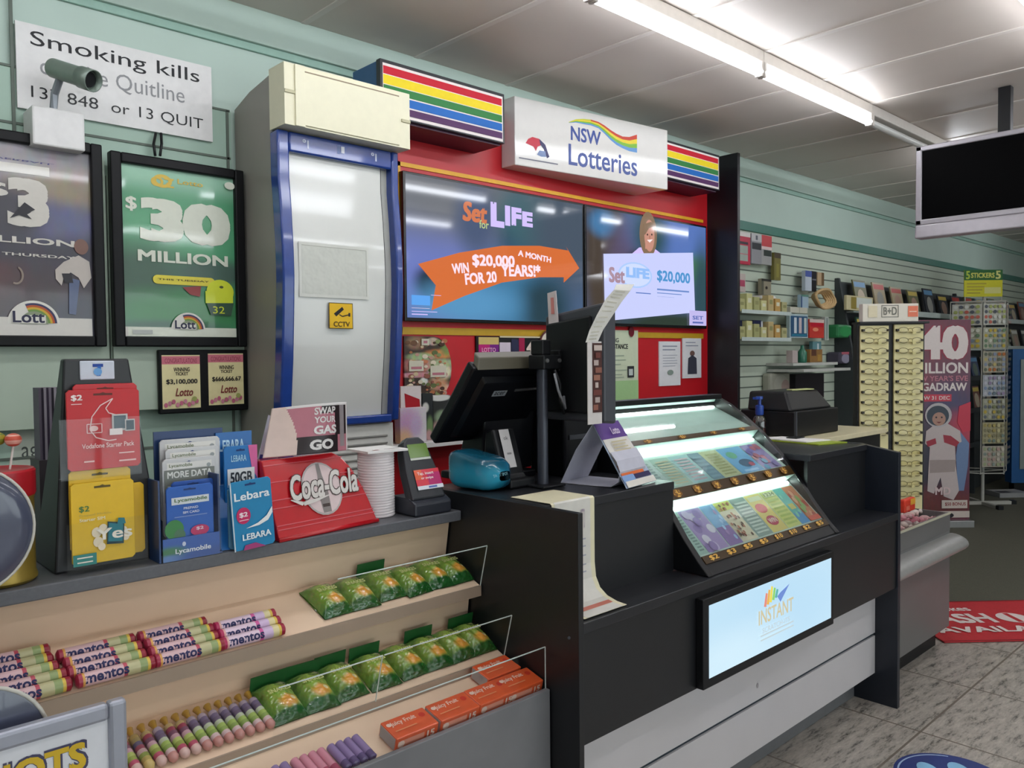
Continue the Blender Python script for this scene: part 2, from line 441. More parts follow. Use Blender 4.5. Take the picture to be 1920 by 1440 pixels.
# bullet security camera on a white box
t = T('security_camera', 'grey bullet security camera on a white box in front of the Smoking kills sign', 'camera', (0.7726,3.02,2.2355))
CAMG = mat('camera_grey_green', '#7d8a80', 0.35, metal=0.3)
p0, p1 = Vector((0.7503,2.97,2.4601)), Vector((0.8215,2.84,2.4052))
d = (p1-p0).normalized()
g = G(); g.tube([p0, p0+d*0.006, p1], 0.031, CAMG, n=24); g.build('camera_body', t, smooth='angle', bevel=0.004)
g = G(); g.tube([p1-d*0.03, p1+d*0.022], 0.0335, CAMG, n=24, caps=False); g.build('sun_hood', t, solid=0.003, smooth=True)
g = G(); g.tube([p1+d*0.001, p1+d*0.004], 0.025, BLACKP, n=24); g.build('lens', t)
g = G(); q = Vector((0.755,2.99,2.331)); g.tube([q, q+Vector((0.004, -0.004, 0.05)), p0+d*0.045], 0.012, mat('bracket_grey', '#8e949a', 0.4, metal=0.4)); g.build('bracket', t, smooth='angle')
g = G(); g.box(0.6834, 0.8382, 2.95, 3.07, 2.199, 2.325, WHITE); g.build('mounting_box', t, bevel=0.006)

# pale boards behind the posters
t = G(); t.box(0.9337, 1.417, 3.03, 3.045, 1.3214, 2.167, SAGEB)
tag(t.build('backing_board', bevel=0.002), 'pale sage board behind the framed green poster and the small framed certificates', 'board')
t = G(); t.box(0.4048, 0.9214, 3.03, 3.045, 1.2767, 2.1973, SAGEB)
tag(t.build('backing_board', bevel=0.002), 'pale sage board behind the framed dark purple poster at the left edge', 'board')
# standing-off brackets that hold the boards to the wall
for bx, lab in ((0.95, 'wall batten behind the board of the green poster'), (1.25, 'wall batten behind the board near the grey cabinet'), (0.3, 'wall batten behind the board of the dark poster'), (0.7, 'wall batten behind the dark poster board, near its inner edge')):
    g = G(); g.box(bx-0.02, bx+0.02, 3.045, 3.09, 1.35, 2.15, SAGEB); tag(g.build('batten'), 'sage ' + lab, 'batten', kind='structure')
FRAMEB = mat('black_poster_frame', '#0b0b0d', 0.4, spec=0.18)
def poster_frame(label, x0, x1, z0, z1, y=2.985, w=0.036, d=0.04, pm=None):
    t = T('framed_poster', label, 'poster', ((x0+x1)/2, y+0.04, z0))
    g = G()
    for a, b, c, e in ((x0, x0+w, z0, z1), (x1-w, x1, z0, z1), (x0+w, x1-w, z0, z0+w), (x0+w, x1-w, z1-w, z1)):
        g.hexa([(a, y, c), (b, y, c), (b, y+d, c), (a, y+d, c), (a, y, e), (b, y, e), (b, y+d, e), (a, y+d, e)], FRAMEB)
    g.build('frame', t, bevel=0.005)
    g = G(); g.add([(x0+w, y+0.02, z0+w), (x1-w, y+0.02, z0+w), (x1-w, y+0.02, z1-w), (x0+w, y+0.02, z1-w)], [(0, 1, 2, 3)], pm); g.build('poster_sheet', t)
    return t
def lott_arch(g, u, v, r):                 # the little rainbow half-disc badge
    WH = ink('#d8d5cc')
    g.disc(u, v, r*1.12, r*1.12, WH, a0=0, a1=PI)
    for k, c in enumerate(('#3c3a5c', '#b4562f', '#c9a53a', '#6f8f4a', '#5a5f58')): g.ring(u, v, r*(1-0.1*k), r*(1-0.1*k), r*0.1, ink(c), a0=0.05, a1=PI*0.62 if k < 4 else PI)
    g.disc(u, v, r*0.6, r*0.6, ink('#8a9478'), a0=0, a1=PI)
    g.rect(u-r*0.92, u+r*0.5, v+r*0.02, v+r*0.42, WH)
    g.text('Lott', u-r*0.9, u+r*0.45, v+r*0.05, v+r*0.6, ink('#2c2d45'), bold=0.03)
# dark purple poster (left)
pm = blobmat('poster_dark_purple', '#35313f', [(0.2, 0.9, 0.9, 0.14, '#8f8b92', 0.5), (0.8, 0.78, 0.5, 0.12, '#8a7a66', 0.6), (0.6, 0.62, 0.6, 0.1, '#56587c', 0.6),
    (0.25, 0.62, 0.3, 0.16, '#302c38', 0.5), (0.4, 0.2, 0.8, 0.16, '#3a2a30', 0.6), (0.1, 0.3, 0.3, 0.1, '#4a2c30', 0.6), (0.85, 0.12, 0.3, 0.1, '#33323f', 0.5)], rough=0.35, coat=0.55, bump=0.10, bscale=3.5, mottle=0.25, mscale=9)
t = poster_frame('black framed dark purple jackpot poster with a big white 3, at the left edge', 0.4935, 0.9009, 1.5492, 2.2396, pm=pm)
g = G().wall(3.004)
OFFW = ink('#c9c4bb', 0.4, 0.5); DKP = ink('#2b2a3c', 0.4, 0.5)
g.text('POWERBALL', 0.5125,0.7554,2.1541,2.149, ink('#4b4a78', 0.4, 0.5), bold=0.02, shear=0.2)
g.rect(0.5114,0.7409,2.1396,2.1095, OFFW)
g.text('$', 0.5077,0.6207,2.0217,2.0762, OFFW, bold=0.04)
g.text('3', 0.6168,0.7372,1.9388,2.0954, OFFW, bold=0.075)
g.text('MILLION', 0.503,0.8111,1.8839,1.9052, OFFW, bold=0.04)
g.text('THIS THURSDAY', 0.5016,0.8116,1.843,1.8525, OFFW, bold=0.03)
# crouching rider in a white shirt
PXY = lambda *a: a
SHIRT = ink('#b9b0a8', 0.4, 0.5)
g.poly([(0.7495,1.8049), (0.7758,1.8332), (0.8219,1.858), (0.8545,1.839), (0.8598,1.7851), (0.8355,1.7477), (0.8199,1.7828), (0.7959,1.7991), (0.7744,1.78), (0.7673,1.7531), (0.7503,1.7751)], SHIRT)
g.disc(*(0.8308,1.8874), 0.022, 0.026, ink('#7a5a50', 0.4, 0.5))
g.poly([(0.7905,1.781), (0.823,1.774), (0.8085,1.6569), (0.7874,1.6599)], ink('#55607e', 0.4, 0.5))
g.poly([(0.7683,1.7938), (0.7974,1.7956), (0.8031,1.7639), (0.7771,1.7625)], ink('#26242c', 0.4, 0.5))
g.ring(*(0.635,1.7802), 0.022, 0.03, 0.006, ink('#8a7b70', 0.4, 0.5), a0=-2, a1=1.2)
g.poly([(0.622,1.961), (0.6653,2.0171), (0.6953,1.9967), (0.6704,1.98), (0.6852,1.9645), (0.6491,1.9742)], ink('#25232b', 0.4, 0.5))
g.rect(0.4959,0.8581,1.5857,1.6447, OFFW)
lott_arch(g, *(0.6824,1.6238), 0.068)
g.build('poster_print', t)
# green jackpot poster
pm = blobmat('poster_green', '#3f8a60', [(0.5, 0.99, 0.9, 0.12, '#8fbfa2', 0.6), (0.5, 0.62, 0.7, 0.22, '#4c9a6c', 0.6), (0.15, 0.35, 0.4, 0.2, '#3a5a48', 0.6), (0.5, 0.16, 0.6, 0.12, '#2c7a3e', 0.6),
    (0.8, 0.4, 0.4, 0.08, '#3f5c50', 0.5), (0.35, 0.05, 0.5, 0.05, '#2c5a44', 0.5)], rough=0.35, coat=0.8, bump=0.09, bscale=3.5)
t = poster_frame('black framed green jackpot poster with 30 MILLION beside the tall grey cabinet', 0.9267, 1.4084, 1.5497, 2.2271, pm=pm)
g = G().wall(3.004)
PW = ink('#d3d6c6', 0.4, 0.5)
GOLD = ink('#d2b24a', 0.4, 0.5)
g.ring(*(1.1065,2.1479), 0.034, 0.024, 0.012, GOLD)
g.text('OZ', 1.0659,1.1477,2.1268,2.161, GOLD, bold=0.04); g.text('Lotto', 1.1601,1.2541,2.1451,2.1632, GOLD, bold=0.02)
g.text('$', 0.9773,1.0153,2.0286,2.0797, PW, bold=0.03)
g.text('30', 1.0239,1.3563,1.9286,2.0839, PW, bold=0.075)
g.text('MILLION', 1.0139,1.3441,1.8547,1.8957, PW, bold=0.045)
YEL = ink('#d9cb45', 0.4, 0.5)
u0, u1, v0, v1 = 1.0666,1.2883,1.7768,1.809
g.rect(u0+0.015, u1-0.015, v0, v1, YEL); g.disc(u0+0.015, (v0+v1)/2, 0.018, (v1-v0)/2, YEL); g.disc(u1-0.015, (v0+v1)/2, 0.018, (v1-v0)/2, YEL)
g.text('THIS TUESDAY', u0+0.014, u1-0.02, v0+0.014, v1-0.012, ink('#55471c', 0.4, 0.5), bold=0.02)
g.poly([(1.1682,1.7686), (1.2375,1.7761), (1.2326,1.7363), (1.1969,1.7426)], ink('#8f3a3a', 0.4, 0.5))
LIME = ink('#cfd832', 0.4, 0.5)
g.disc(*(1.3105,1.7579), 0.053, 0.046, LIME); g.rect(1.2532,1.3599,1.7134,1.7591, LIME)
g.disc(*(1.3151,1.7762), 0.008, 0.005, ink('#5a6030', 0.4, 0.5))
g.poly([(1.2562,1.7135), (1.3621,1.7175), (1.3504,1.6683), (1.2715,1.6701)], ink('#33503c', 0.4, 0.5))
g.text('32', 1.2804,1.3254,1.6757,1.7024, LIME)
g.rect(0.9607,1.3699,1.5869,1.6203, PW)
lott_arch(g, *(1.186,1.6127), 0.056)
g.rect(0.9871,1.0559,1.5954,1.6095, ink('#a9aba6', 0.4, 0.5)); g.rect(0.9625,0.9723,1.5869,1.6203, OFFW)
g.disc(*(1.3531,2.1626), 0.02, 0.014, PW)
g.build('poster_print', t)

# framed pair of winning certificates
t = T('framed_certificates', 'small black frame holding two cream winner certificates under the green poster', 'frame', ((1.2334), 3.03, 1.3141))
u0, u1, v0, v1 = 1.0795,1.4176,1.3042,1.5385
g = G(); g.box(u0, u1, 3.008, 3.03, v0, v1, FRAMEB); g.build('frame', t, bevel=0.004)
for (a, b, c, e), amt in (((1.0893,1.2291,1.3223,1.519), '$3,100,000'), ((1.2602,1.3991,1.3283,1.5241), '$666,666.67')):
    g = G().wall(3.0075)
    CP = ink('#dfd3a0'); PK = ink('#c9707e'); W_ = b-a; H_ = e-c
    g.rect(a, b, c, e, CP); g.rect(a, b, e-H_*0.17, e-H_*0.02, PK)
    g.text('CONGRATULATIONS', a+W_*0.08, b-W_*0.08, e-H_*0.15, e-H_*0.06, ink('#8a3548'))
    g.text('WINNING', a+W_*0.3, b-W_*0.28, e-H_*0.31, e-H_*0.23, ink('#3a3028'), bold=0.03); g.text('TICKET', a+W_*0.34, b-W_*0.32, e-H_*0.38, e-H_*0.32, ink('#3a3028'), bold=0.03)
    g.text(amt, a+W_*0.1, b-W_*0.08, c+H_*0.45, c+H_*0.55, ink('#2c2620'), bold=0.04)
    g.text('Lotto', a+W_*0.33, b-W_*0.22, c+H_*0.23, c+H_*0.38, ink('#7a2a2a'), bold=0.03, shear=0.2)
    for k in range(9): g.disc(a+W_*(0.08+0.1*k), c+H_*(0.07+0.03*(k % 3)), W_*0.05, H_*0.045, ink('#c77f92' if k % 2 else '#b8607a'), n=10)
    g.disc(a+W_*0.82, c+H_*0.17, W_*0.07, H_*0.05, ink('#9aa05a'), n=10)
    g.build('certificate', t)
# cable loop above the green poster
g = G(); p = [Vector((1.1113,3.07,2.3335)), Vector((1.0956,3.05,2.2881)), Vector((1.0966,3.04,2.244))]; g.tube(p, 0.005, BLACKP, n=8)
p = [Vector((1.1305,3.07,2.337)), Vector((1.1242,3.05,2.293)), Vector((1.1137,3.04,2.2468))]; g.tube(p, 0.005, BLACKP, n=8)
tag(g.build('hanging_cable', smooth=True), 'dark looped cable hanging down behind the top of the green poster', 'cable')
# small printed notice under the boards
g = G().wall(3.083); u0, u1, v0, v1 = 0.6239,0.7583,1.0786,1.2859
g.rect(u0, u1, v0, v1, ink('#b9c2b4')); g.text('ag', 0.653,0.702,1.1613,1.2161, ink('#4b524e')); g.text('LIC', 0.6982,0.7505,1.0979,1.1363, ink('#3b423e'), bold=0.02)
tag(g.build('wall_notice'), 'pale notice with black letters low on the wall behind the lollipop tin', 'notice')

# ================================================================== GREY CABINET WITH BLUE DOOR FRAME
t = T('tall_cabinet', 'tall grey former drinks cabinet with curved blue door frame and cream header', 'cabinet', (1.66, 2.9, 0))
GREYC = mat('cabinet_grey', '#8f8b83', 0.45, noise=0.05, scale=6)
BLUE = mat('gloss_blue_plastic', '#21408c', 0.25, coat=0.5, noise=0.1)
body = [(3.08, 0), (3.08, 2.482), (2.95, 2.52), (2.82, 2.538), (2.71, 2.556), (2.70, 2.35), (2.775, 2.34), (2.77, 2.17), (2.75, 2.0), (2.745, 1.8), (2.76, 1.56), (2.79, 1.33), (2.80, 1.2), (2.80, 0)]
g = G(); g.prism(body, 'x', 1.42, 1.90, GREYC); g.build('carcass', t)
g = G(); g.box(1.412, 1.96, 2.66, 2.775, 2.338, 2.558, CREAM); g.box(1.452, 1.49, 2.652, 2.66, 2.338, 2.556, CREAM)
g.box(1.49, 1.905, 2.654, 2.66, 2.345, 2.545, CREAM); g.box(1.412, 1.455, 2.655, 2.66, 2.45, 2.462, mat('cream_groove', '#b9b393', 0.5)); g.box(1.49, 1.905, 2.6535, 2.655, 2.534, 2.539, mat('brown_vent_line', '#8a7a62', 0.6))
g.box(1.918, 1.96, 2.655, 2.66, 2.44, 2.452, mat('cream_groove', '#b9b393', 0.5))
g.build('header_cap', t, bevel=0.006)
prof = [(2.735, 2.335), (2.735, 2.25), (2.735, 2.168), (2.722, 2.05), (2.712, 1.9), (2.71, 1.8), (2.718, 1.66), (2.73, 1.5), (2.748, 1.35), (2.757, 1.245)]
DOOR = mat('cabinet_white_door', '#cfd0ca', 0.22, noise=0.03, scale=4, coat=0.4)
def strip(g, xa, xb, dy0, dy1, m):          # a strip following the curved profile
    pts = [(y+dy0, z) for y, z in prof] + [(y+dy1, z) for y, z in prof[::-1]]
    g.prism(pts, 'x', xa, xb, m)
g = G(); strip(g, 1.415, 1.462, -0.012, 0.05, BLUE); strip(g, 1.915, 1.947, -0.012, 0.05, BLUE)
g.box(1.462, 1.915, 2.725, 2.79, 2.262, 2.335, BLUE); g.box(1.462, 1.915, 2.745, 2.80, 1.238, 1.272, BLUE)
g.build('door_frame', t, bevel=0.007, smooth='angle')
g = G(); strip(g, 1.462, 1.878, 0.02, 0.04, DOOR); strip(g, 1.888, 1.915, 0.03, 0.045, mat('door_seal_grey', '#a9a9a3', 0.5)); g.build('door_panel', t, smooth='angle')
g = G(); strip(g, 1.878, 1.888, 0.03, 0.04, BLACKP); g.build('door_gap', t)
for k, px in enumerate((1.5286, 1.6786, 1.8289)):
    g = G().wall(2.7248)
    if k == 1: g.rect(px-0.016, px-0.002, 2.285, 2.318, ink('#6f7da6')); g.rect(px+0.001, px+0.016, 2.29, 2.315, ink('#d8dbe4'))
    else: g.text('°I', px-0.013, px+0.013, 2.283, 2.315, ink('#c9cede'), bold=0.03)
    g.build('symbol', t)
g = G(); g.box(1.44, 1.93, 2.765, 2.80, 0.95, 1.235, mat('cabinet_base_white', '#d6d6d0', 0.4))
for k in range(8): g.box(1.46, 1.9, 2.76, 2.766, 0.97+k*0.03, 0.978+k*0.03, mat('grille_shadow', '#8d8d88', 0.5))
g.build('base_grille', t, bevel=0.002)
# plain paper sheet and camera warning sticker on the door
g = G(); y = 2.727; u0, u1, v0, v1 = 1.4941,1.7976,1.7326,1.9368; g.wall(2.7295); g.poly([(u0, v0), (u1, v0), (u1, v1), (u0, v1)], ink('#cdcec6'))
g.poly([(u0+0.012, v0+0.012), (u1-0.01, v0+0.012), (u1-0.01, v1-0.012), (u0+0.012, v1-0.012)], ink('#c6c8bf', 0.5, 0, 0.3, 20)); g.band([(u0+0.012, v1-0.012), (u1-0.01, v1-0.012)], 0.0025, ink('#a5a69c')); g.band([(u1-0.01, v1-0.012), (u1-0.01, v0+0.012)], 0.002, ink('#aeb0a6'))
tag(g.build('paper_sheet', solid=0.001), 'pale blank sheet in a plastic sleeve stuck on the white cabinet door', 'paper')
g = G().wall(2.728); YW = ink('#e2b51f'); u0, u1, v0, v1 = 1.6155,1.7222,1.6152,1.7151
g.rect(u0, u1, v0, v1, ink('#4a3b10')); g.rect(u0+0.003, u1-0.003, v0+0.003, v1-0.003, YW)
w, h = u1-u0, v1-v0
g.poly([(u0+w*.2, v0+h*.58), (u0+w*.55, v0+h*.85), (u0+w*.62, v0+h*.75), (u0+w*.3, v0+h*.47)], BLK); g.band([(u0+w*.42, v0+h*.55), (u0+w*.55, v0+h*.48), (u0+w*.82, v0+h*.55)], 0.004, BLK); g.rect(u0+w*.8, u0+w*.88, v0+h*.48, v0+h*.62, BLK)
g.text('CCTV', u0+w*.18, u1-w*.15, v0+h*.08, v0+h*.28, ink('#5a4512'), bold=0.03)
tag(g.build('warning_sticker'), 'yellow CCTV warning sticker with a black camera symbol on the white cabinet door', 'sticker')

# ================================================================== LOTTERY STAND
RED = mat('red_panel_paint', '#b8141f', 0.4, noise=0.06, scale=5)
YSTR = mat('yellow_stripe', '#e0a51c', 0.45)
t = T('lottery_stand', 'tall red display wall with yellow stripes and a deep black side panel', 'display stand', (3.3, 3.04, 0))
g = G(); g.box(1.97, 4.61, 3.0, 3.055, 0.0, 2.70, RED); g.build('back_panel', t)
g = G(); g.box(4.61, 4.64, 2.775, 3.06, 0.0, 2.785, mat('black_side_panel', '#141318', 0.4)); g.build('side_panel', t, bevel=0.002)
g = G()
g.box(2.135, 4.555, 2.994, 3.0, 2.3616, 2.3807, YSTR); g.box(2.13, 2.15, 2.994, 3.0, 1.6115, 2.3807, YSTR)
g.box(2.135, 4.555, 2.994, 3.0, 1.6067, 1.6404, mat('yellow_stripe_dull', '#b8911c', 0.45))
g.build('yellow_trim', t)
g = G(); g.box(1.98, 4.6, 2.86, 3.0, 1.10, 1.125, WHITE); g.build('ledge', t, bevel=0.002)
# rainbow light boxes
def rainbow(label, x0, x1, z0, z1, y0, y1):
    t = T('rainbow_sign_box', label, 'sign', ((x0+x1)/2, y1, z0), group='rainbow striped sign boxes')
    g = G(); g.box(x0, x1, y0+0.03, y1, z0, z1, mat('rainbow_box_side', '#2f5a86', 0.4)); g.build('box', t, bevel=0.003)
    g = G(); g.box(x0-0.002, x1+0.002, y0, y0+0.03, z0-0.004, z1+0.004, mat('rainbow_box_rim', '#26262b', 0.35)); g.build('rim', t, bevel=0.003)
    g = G().wall(y0); h = (z1-z0)
    g.rect(x0+0.01, x1-0.01, z0+h*0.015, z1-h*0.05, ink('#e6dcd8'))
    cols = ('#c4132c', '#ecd21b', '#2d7a3c', '#1264b4', '#4e2156'); tops = (0.90, 0.74, 0.555, 0.385, 0.20); hs = (0.145, 0.17, 0.145, 0.155, 0.13)
    for c, tp, hh in zip(cols, tops, hs): g.rect(x0+0.012, x1-0.016, z0+h*(tp-hh), z0+h*tp, ink(c))
    g.build('striped_face', t)
    g = G(); g.box(x0+0.01, x1-0.01, y0+0.02, y1-0.002, z0-0.012, z0-0.004, mat('rainbow_box_underside', '#3a1030', 0.4)); g.build('underside', t)
rainbow('longer rainbow striped sign box at the top left of the red lottery wall', 1.912, 2.60, 2.50, 2.722, 2.79, 2.999)
rainbow('shorter rainbow striped sign box between the white sign and the black side panel', 3.852, 4.425, 2.525, 2.735, 2.79, 2.999)
# white NSW Lotteries sign box: deeper at its right end
t = T('lottery_sign', 'white protruding box sign with blue lettering and rainbow wave above the two screens', 'sign', (3.3, 2.999, 2.45))
WL = mat('sign_white_acrylic', '#dedbd6', 0.12, noise=0.02, coat=0.6)
zb, zt = 2.446, 2.782
g = G(); g.hexa([(2.772, 2.899, zb), (3.846, 2.763, zb), (3.846, 2.999, zb), (2.772, 2.999, zb), (2.772, 2.899, zt), (3.846, 2.763, zt), (3.846, 2.999, zt), (2.772, 2.999, zt)], WL); g.build('box', t, bevel=0.004)
g = G().frame((2.772, 2.899, zb), Vector((3.846-2.772, 2.763-2.899, 0)), Vector((0, 0, zt-zb)))
NAVY = ink('#3b4f93', 0.3)
g.text('NSW', 0.332, 0.525, 0.515, 0.735, NAVY, bold=0.03)
g.text('Lotteries', 0.317, 0.774, 0.13, 0.455, NAVY, bold=0.02)
g.build('wordmark', t)
g = G().frame((2.772, 2.899, zb), Vector((3.846-2.772, 2.763-2.899, 0)), Vector((0, 0, zt-zb)))
up = ((.32, .785), (.365, .85), (.41, .88), (.46, .895), (.51, .885), (.55, .85), (.59, .80), (.63, .76), (.673, .735), (.72, .75), (.774, .815))
lo = ((.32, .77), (.365, .80), (.41, .80), (.46, .805), (.51, .785), (.55, .72), (.59, .64), (.63, .58), (.673, .545), (.72, .52), (.774, .52))
g.lay = 1
for k, c in enumerate(('#c94a3a', '#e6cf3c', '#7fb83e', '#5f92c9')):
    for i in range(10):
        q = lambda j, f: (up[j][0], up[j][1]*(1-f)+lo[j][1]*f)
        g.poly([q(i, (k+1)/4), q(i+1, (k+1)/4), q(i+1, k/4), q(i, k/4)], ink('#c9c94a' if k == 0 and i < 3 else c, 0.3), up=False)
g.build('rainbow_wave', t)
g = G().frame((2.772, 2.899, zb), Vector((3.846-2.772, 2.763-2.899, 0)), Vector((0, 0, zt-zb)))
g.poly([(0.06, 0.34), (0.075, 0.41), (0.10, 0.45), (0.14, 0.44), (0.165, 0.37), (0.13, 0.32), (0.12, 0.25), (0.105, 0.31)], ink('#c2263c', 0.3))
g.poly([(0.14, 0.44), (0.175, 0.37), (0.20, 0.2), (0.185, 0.17), (0.165, 0.3), (0.145, 0.36)], ink('#2c2c5c', 0.3))
g.poly([(0.125, 0.2), (0.15, 0.18), (0.18, 0.19), (0.175, 0.27), (0.14, 0.27)], ink('#7387b0', 0.3))
g.rect(0.02, 0.25, 0.10, 0.118, ink('#6a6a78', 0.3))
g.build('emblem', t)

# ---- two big screens
SCRF = mat('screen_bezel', '#0c0d10', 0.25)
def wall_screen(label, x0, x1, z0, z1, sm):
    t = T('wall_screen', label, 'screen', ((x0+x1)/2, 2.999, z0), group='lottery screens')
    g = G(); g.box(x0, x1, 2.962, 2.993, z0, z1, SCRF); g.build('bezel', t, bevel=0.003)
    b = 0.012
    g = G(); g.add([(x0+b, 2.9612, z0+b*1.4), (x1-b, 2.9612, z0+b*1.4), (x1-b, 2.9612, z1-b), (x0+b, 2.9612, z1-b)], [(0, 1, 2, 3)], sm); g.build('display', t)
    return t
E1 = 0.8
sm = blobmat('screen_blur_blue', '#4a6488', [(0.1, 0.35, 0.35, 0.5, '#6f7ec4', 0.6), (0.2, 0.9, 0.6, 0.3, '#6c7078', 0.7), (0.62, 0.62, 0.14, 0.3, '#2c3a5c', 0.5), (0.68, 0.8, 0.2, 0.25, '#3f6a72', 0.6),
    (0.9, 0.75, 0.25, 0.5, '#4a5868', 0.6), (0.55, 0.2, 0.25, 0.3, '#3f7aa0', 0.6), (0.75, 0.12, 0.15, 0.25, '#23404c', 0.6), (0.12, 0.25, 0.08, 0.12, '#1a2a34', 0.5), (0.35, 0.75, 0.1, 0.25, '#4a5a7a', 0.6), (0.3, 0.12, 0.25, 0.15, '#5a9ac8', 0.7)], rough=0.06, emit=E1)
X0, X1, Z0, Z1 = 2.1512,3.3478,1.6814,2.3391
t = wall_screen('left lottery screen with an orange arrow reading win 20,000 a month', 2.1407, 3.3467, 1.6651, 2.3348, sm)
g = G().wall(2.9608)
ORG = glow('#cf6a34', 0.95); LIL = glow('#c9b8f0', 1.0); ORS = glow('#d0774f', 0.9)
R_ = lambda *a: a
def XY(lst): return lst
g.text('Set', 2.4802,2.634,2.1488,2.2432, ORS, bold=0.05, shear=0.1)
g.text('for', 2.5861,2.6476,2.1243,2.1642, glow('#b8c88a', 0.9), bold=0.02)
g.text('L', 2.6601,2.7508,2.1399,2.2604, LIL, bold=0.09); g.text('I', 2.756,2.791,2.1546,2.2539, LIL, bold=0.09); g.text('F', 2.7997,2.8691,2.16,2.2512, LIL, bold=0.09); g.text('E', 2.8739,2.9492,2.1628,2.2385, LIL, bold=0.09)
g.poly([(2.2147,1.9248), (2.4566,1.9948), (2.7315,2.0512), (2.9947,2.0739), (3.2142,2.0673), (3.1976,2.0887), (3.3029,1.9792), (3.1787,1.8941), (3.179,1.9225), (2.9927,1.9113), (2.7289,1.8691), (2.4862,1.7924), (2.2871,1.7175), (2.3138,1.8338)], ORG)
WHT = glow('#f0d9e6', 1.0)
g.text('WIN', 2.4104,2.5145,1.8979,1.9462, WHT, bold=0.05, rot=0.13); g.text('$20,000', 2.5362,2.8175,1.9383,2.0012, WHT, bold=0.05, rot=0.05); g.text('A MONTH', 2.8411,3.0814,2.0005,2.0311, WHT, bold=0.05, rot=-0.08)
g.text('FOR 20', 2.4881,2.693,1.8566,1.9114, WHT, bold=0.05, rot=0.12); g.text('YEARS!*', 2.7232,3.0005,1.9063,1.9689, WHT, bold=0.05, rot=0.05)
CY = glow('#5aa0e8', 0.95)
g.rect(2.1736,2.2782,1.7392,1.7833, CY); g.rect(2.1726,2.2749,1.7245,1.7258, WHT); g.rect(2.1724,2.3179,1.7087,1.7115, LIL); g.rect(2.1721,2.2621,1.6948,1.6995, LIL); g.rect(2.2821,2.3411,1.7859,1.7882, LIL)
g.build('picture', t)
sm = blobmat('screen_blur_teal', '#54688c', [(0.12, 0.6, 0.16, 0.9, '#4a3f34', 0.5), (0.12, 0.88, 0.1, 0.12, '#3f78a8', 0.5), (0.3, 0.6, 0.14, 0.3, '#5a4f6a', 0.6), (0.8, 0.85, 0.4, 0.3, '#5a7ac0', 0.6), (0.9, 0.55, 0.12, 0.14, '#4f8a5a', 0.6),
    (0.5, 0.85, 0.14, 0.25, '#2a5058', 0.6), (0.97, 0.3, 0.1, 0.5, '#2f4f58', 0.6), (0.7, 0.0, 0.5, 0.12, '#2a3a2e', 0.5), (0.4, 0.55, 0.1, 0.12, '#20242c', 0.5)], rough=0.06, emit=E1)
t = wall_screen('right lottery screen showing a smiling woman holding a giant cheque', 3.3555, 4.5448, 1.6698, 2.334, sm)
g = G().wall(2.9608)
# the woman on the screen: hair, face, top
HAIR = glow('#8a7058', 0.8); SKIN = glow('#c08a78', 0.95)
g.poly([(3.7637,2.094), (3.8344,2.1372), (3.969,2.1487), (4.0381,2.1223), (4.0541,2.0978), (3.7437,2.0739)], LIL)
g.disc(*(3.9224,2.2207), 0.085, 0.135, HAIR)
g.rect(3.8911,3.9479,2.1341,2.1925, SKIN)
g.disc(*(3.9328,2.2153), 0.05, 0.095, SKIN)
g.poly([(3.8656,2.2152), (3.8763,2.2791), (3.9491,2.2994), (3.9911,2.2783), (3.9279,2.2592), (3.8913,2.2177)], HAIR)
for px in (((3.912,2.2197)), ((3.9538,2.2237))): g.disc(*px, 0.007, 0.006, glow('#3a2a26', 0.5), n=10)
g.poly([(3.9066,2.1876), (3.9641,2.196), (3.9325,2.1741)], glow('#f0e0e0', 1)); g.disc(*(3.9327,2.2058), 0.005, 0.012, glow('#a87060', 0.9), n=8)
CHQ = glow('#c3c9f4', 0.95)
g.poly([(3.505,2.0734), (4.3821,2.1501), (4.4041,1.7719), (3.5152,1.6969)], CHQ)
g.disc(*(3.7927,1.9718), 0.16, 0.075, glow('#a9c6f4', 0.95)); g.disc(*(3.7927,1.9718), 0.145, 0.066, glow('#c9d6fa', 0.95))
g.text('Set', 3.5508,3.6933,1.9165,2.0049, glow('#a88a9a', 0.9), bold=0.05); g.text('LIFE', 3.7039,3.9257,1.9546,2.0155, glow('#8fb8f0', 0.95), bold=0.08)
g.text('$20,000', 3.9999,4.3458,1.942,2.0167, glow('#4a90c8', 0.95), bold=0.04)
g.rect(3.9991,4.3339,1.9044,1.8947, glow('#6a8ac8', 0.9)); g.rect(3.999,4.2529,1.8805,1.8754, glow('#6a8ac8', 0.9)); g.rect(3.9988,4.1736,1.8572,1.8561, glow('#6a8ac8', 0.9))
g.rect(3.7919,3.9355,1.8661,1.872, glow('#5a7ac0', 0.9)); g.rect(4.1068,4.287,1.8085,1.8086, glow('#c89ab0', 0.9))
g.rect(4.3333,4.5249,1.6891,1.7832, glow('#c0b8ea', 0.9)); g.text('SET', 4.3684,4.4883,1.7262,1.7505, glow('#5a6ab0', 0.9), bold=0.04); g.rect(4.3683,4.4882,1.7022,1.7132, glow('#5a6ab0', 0.9))
g.build('picture', t)

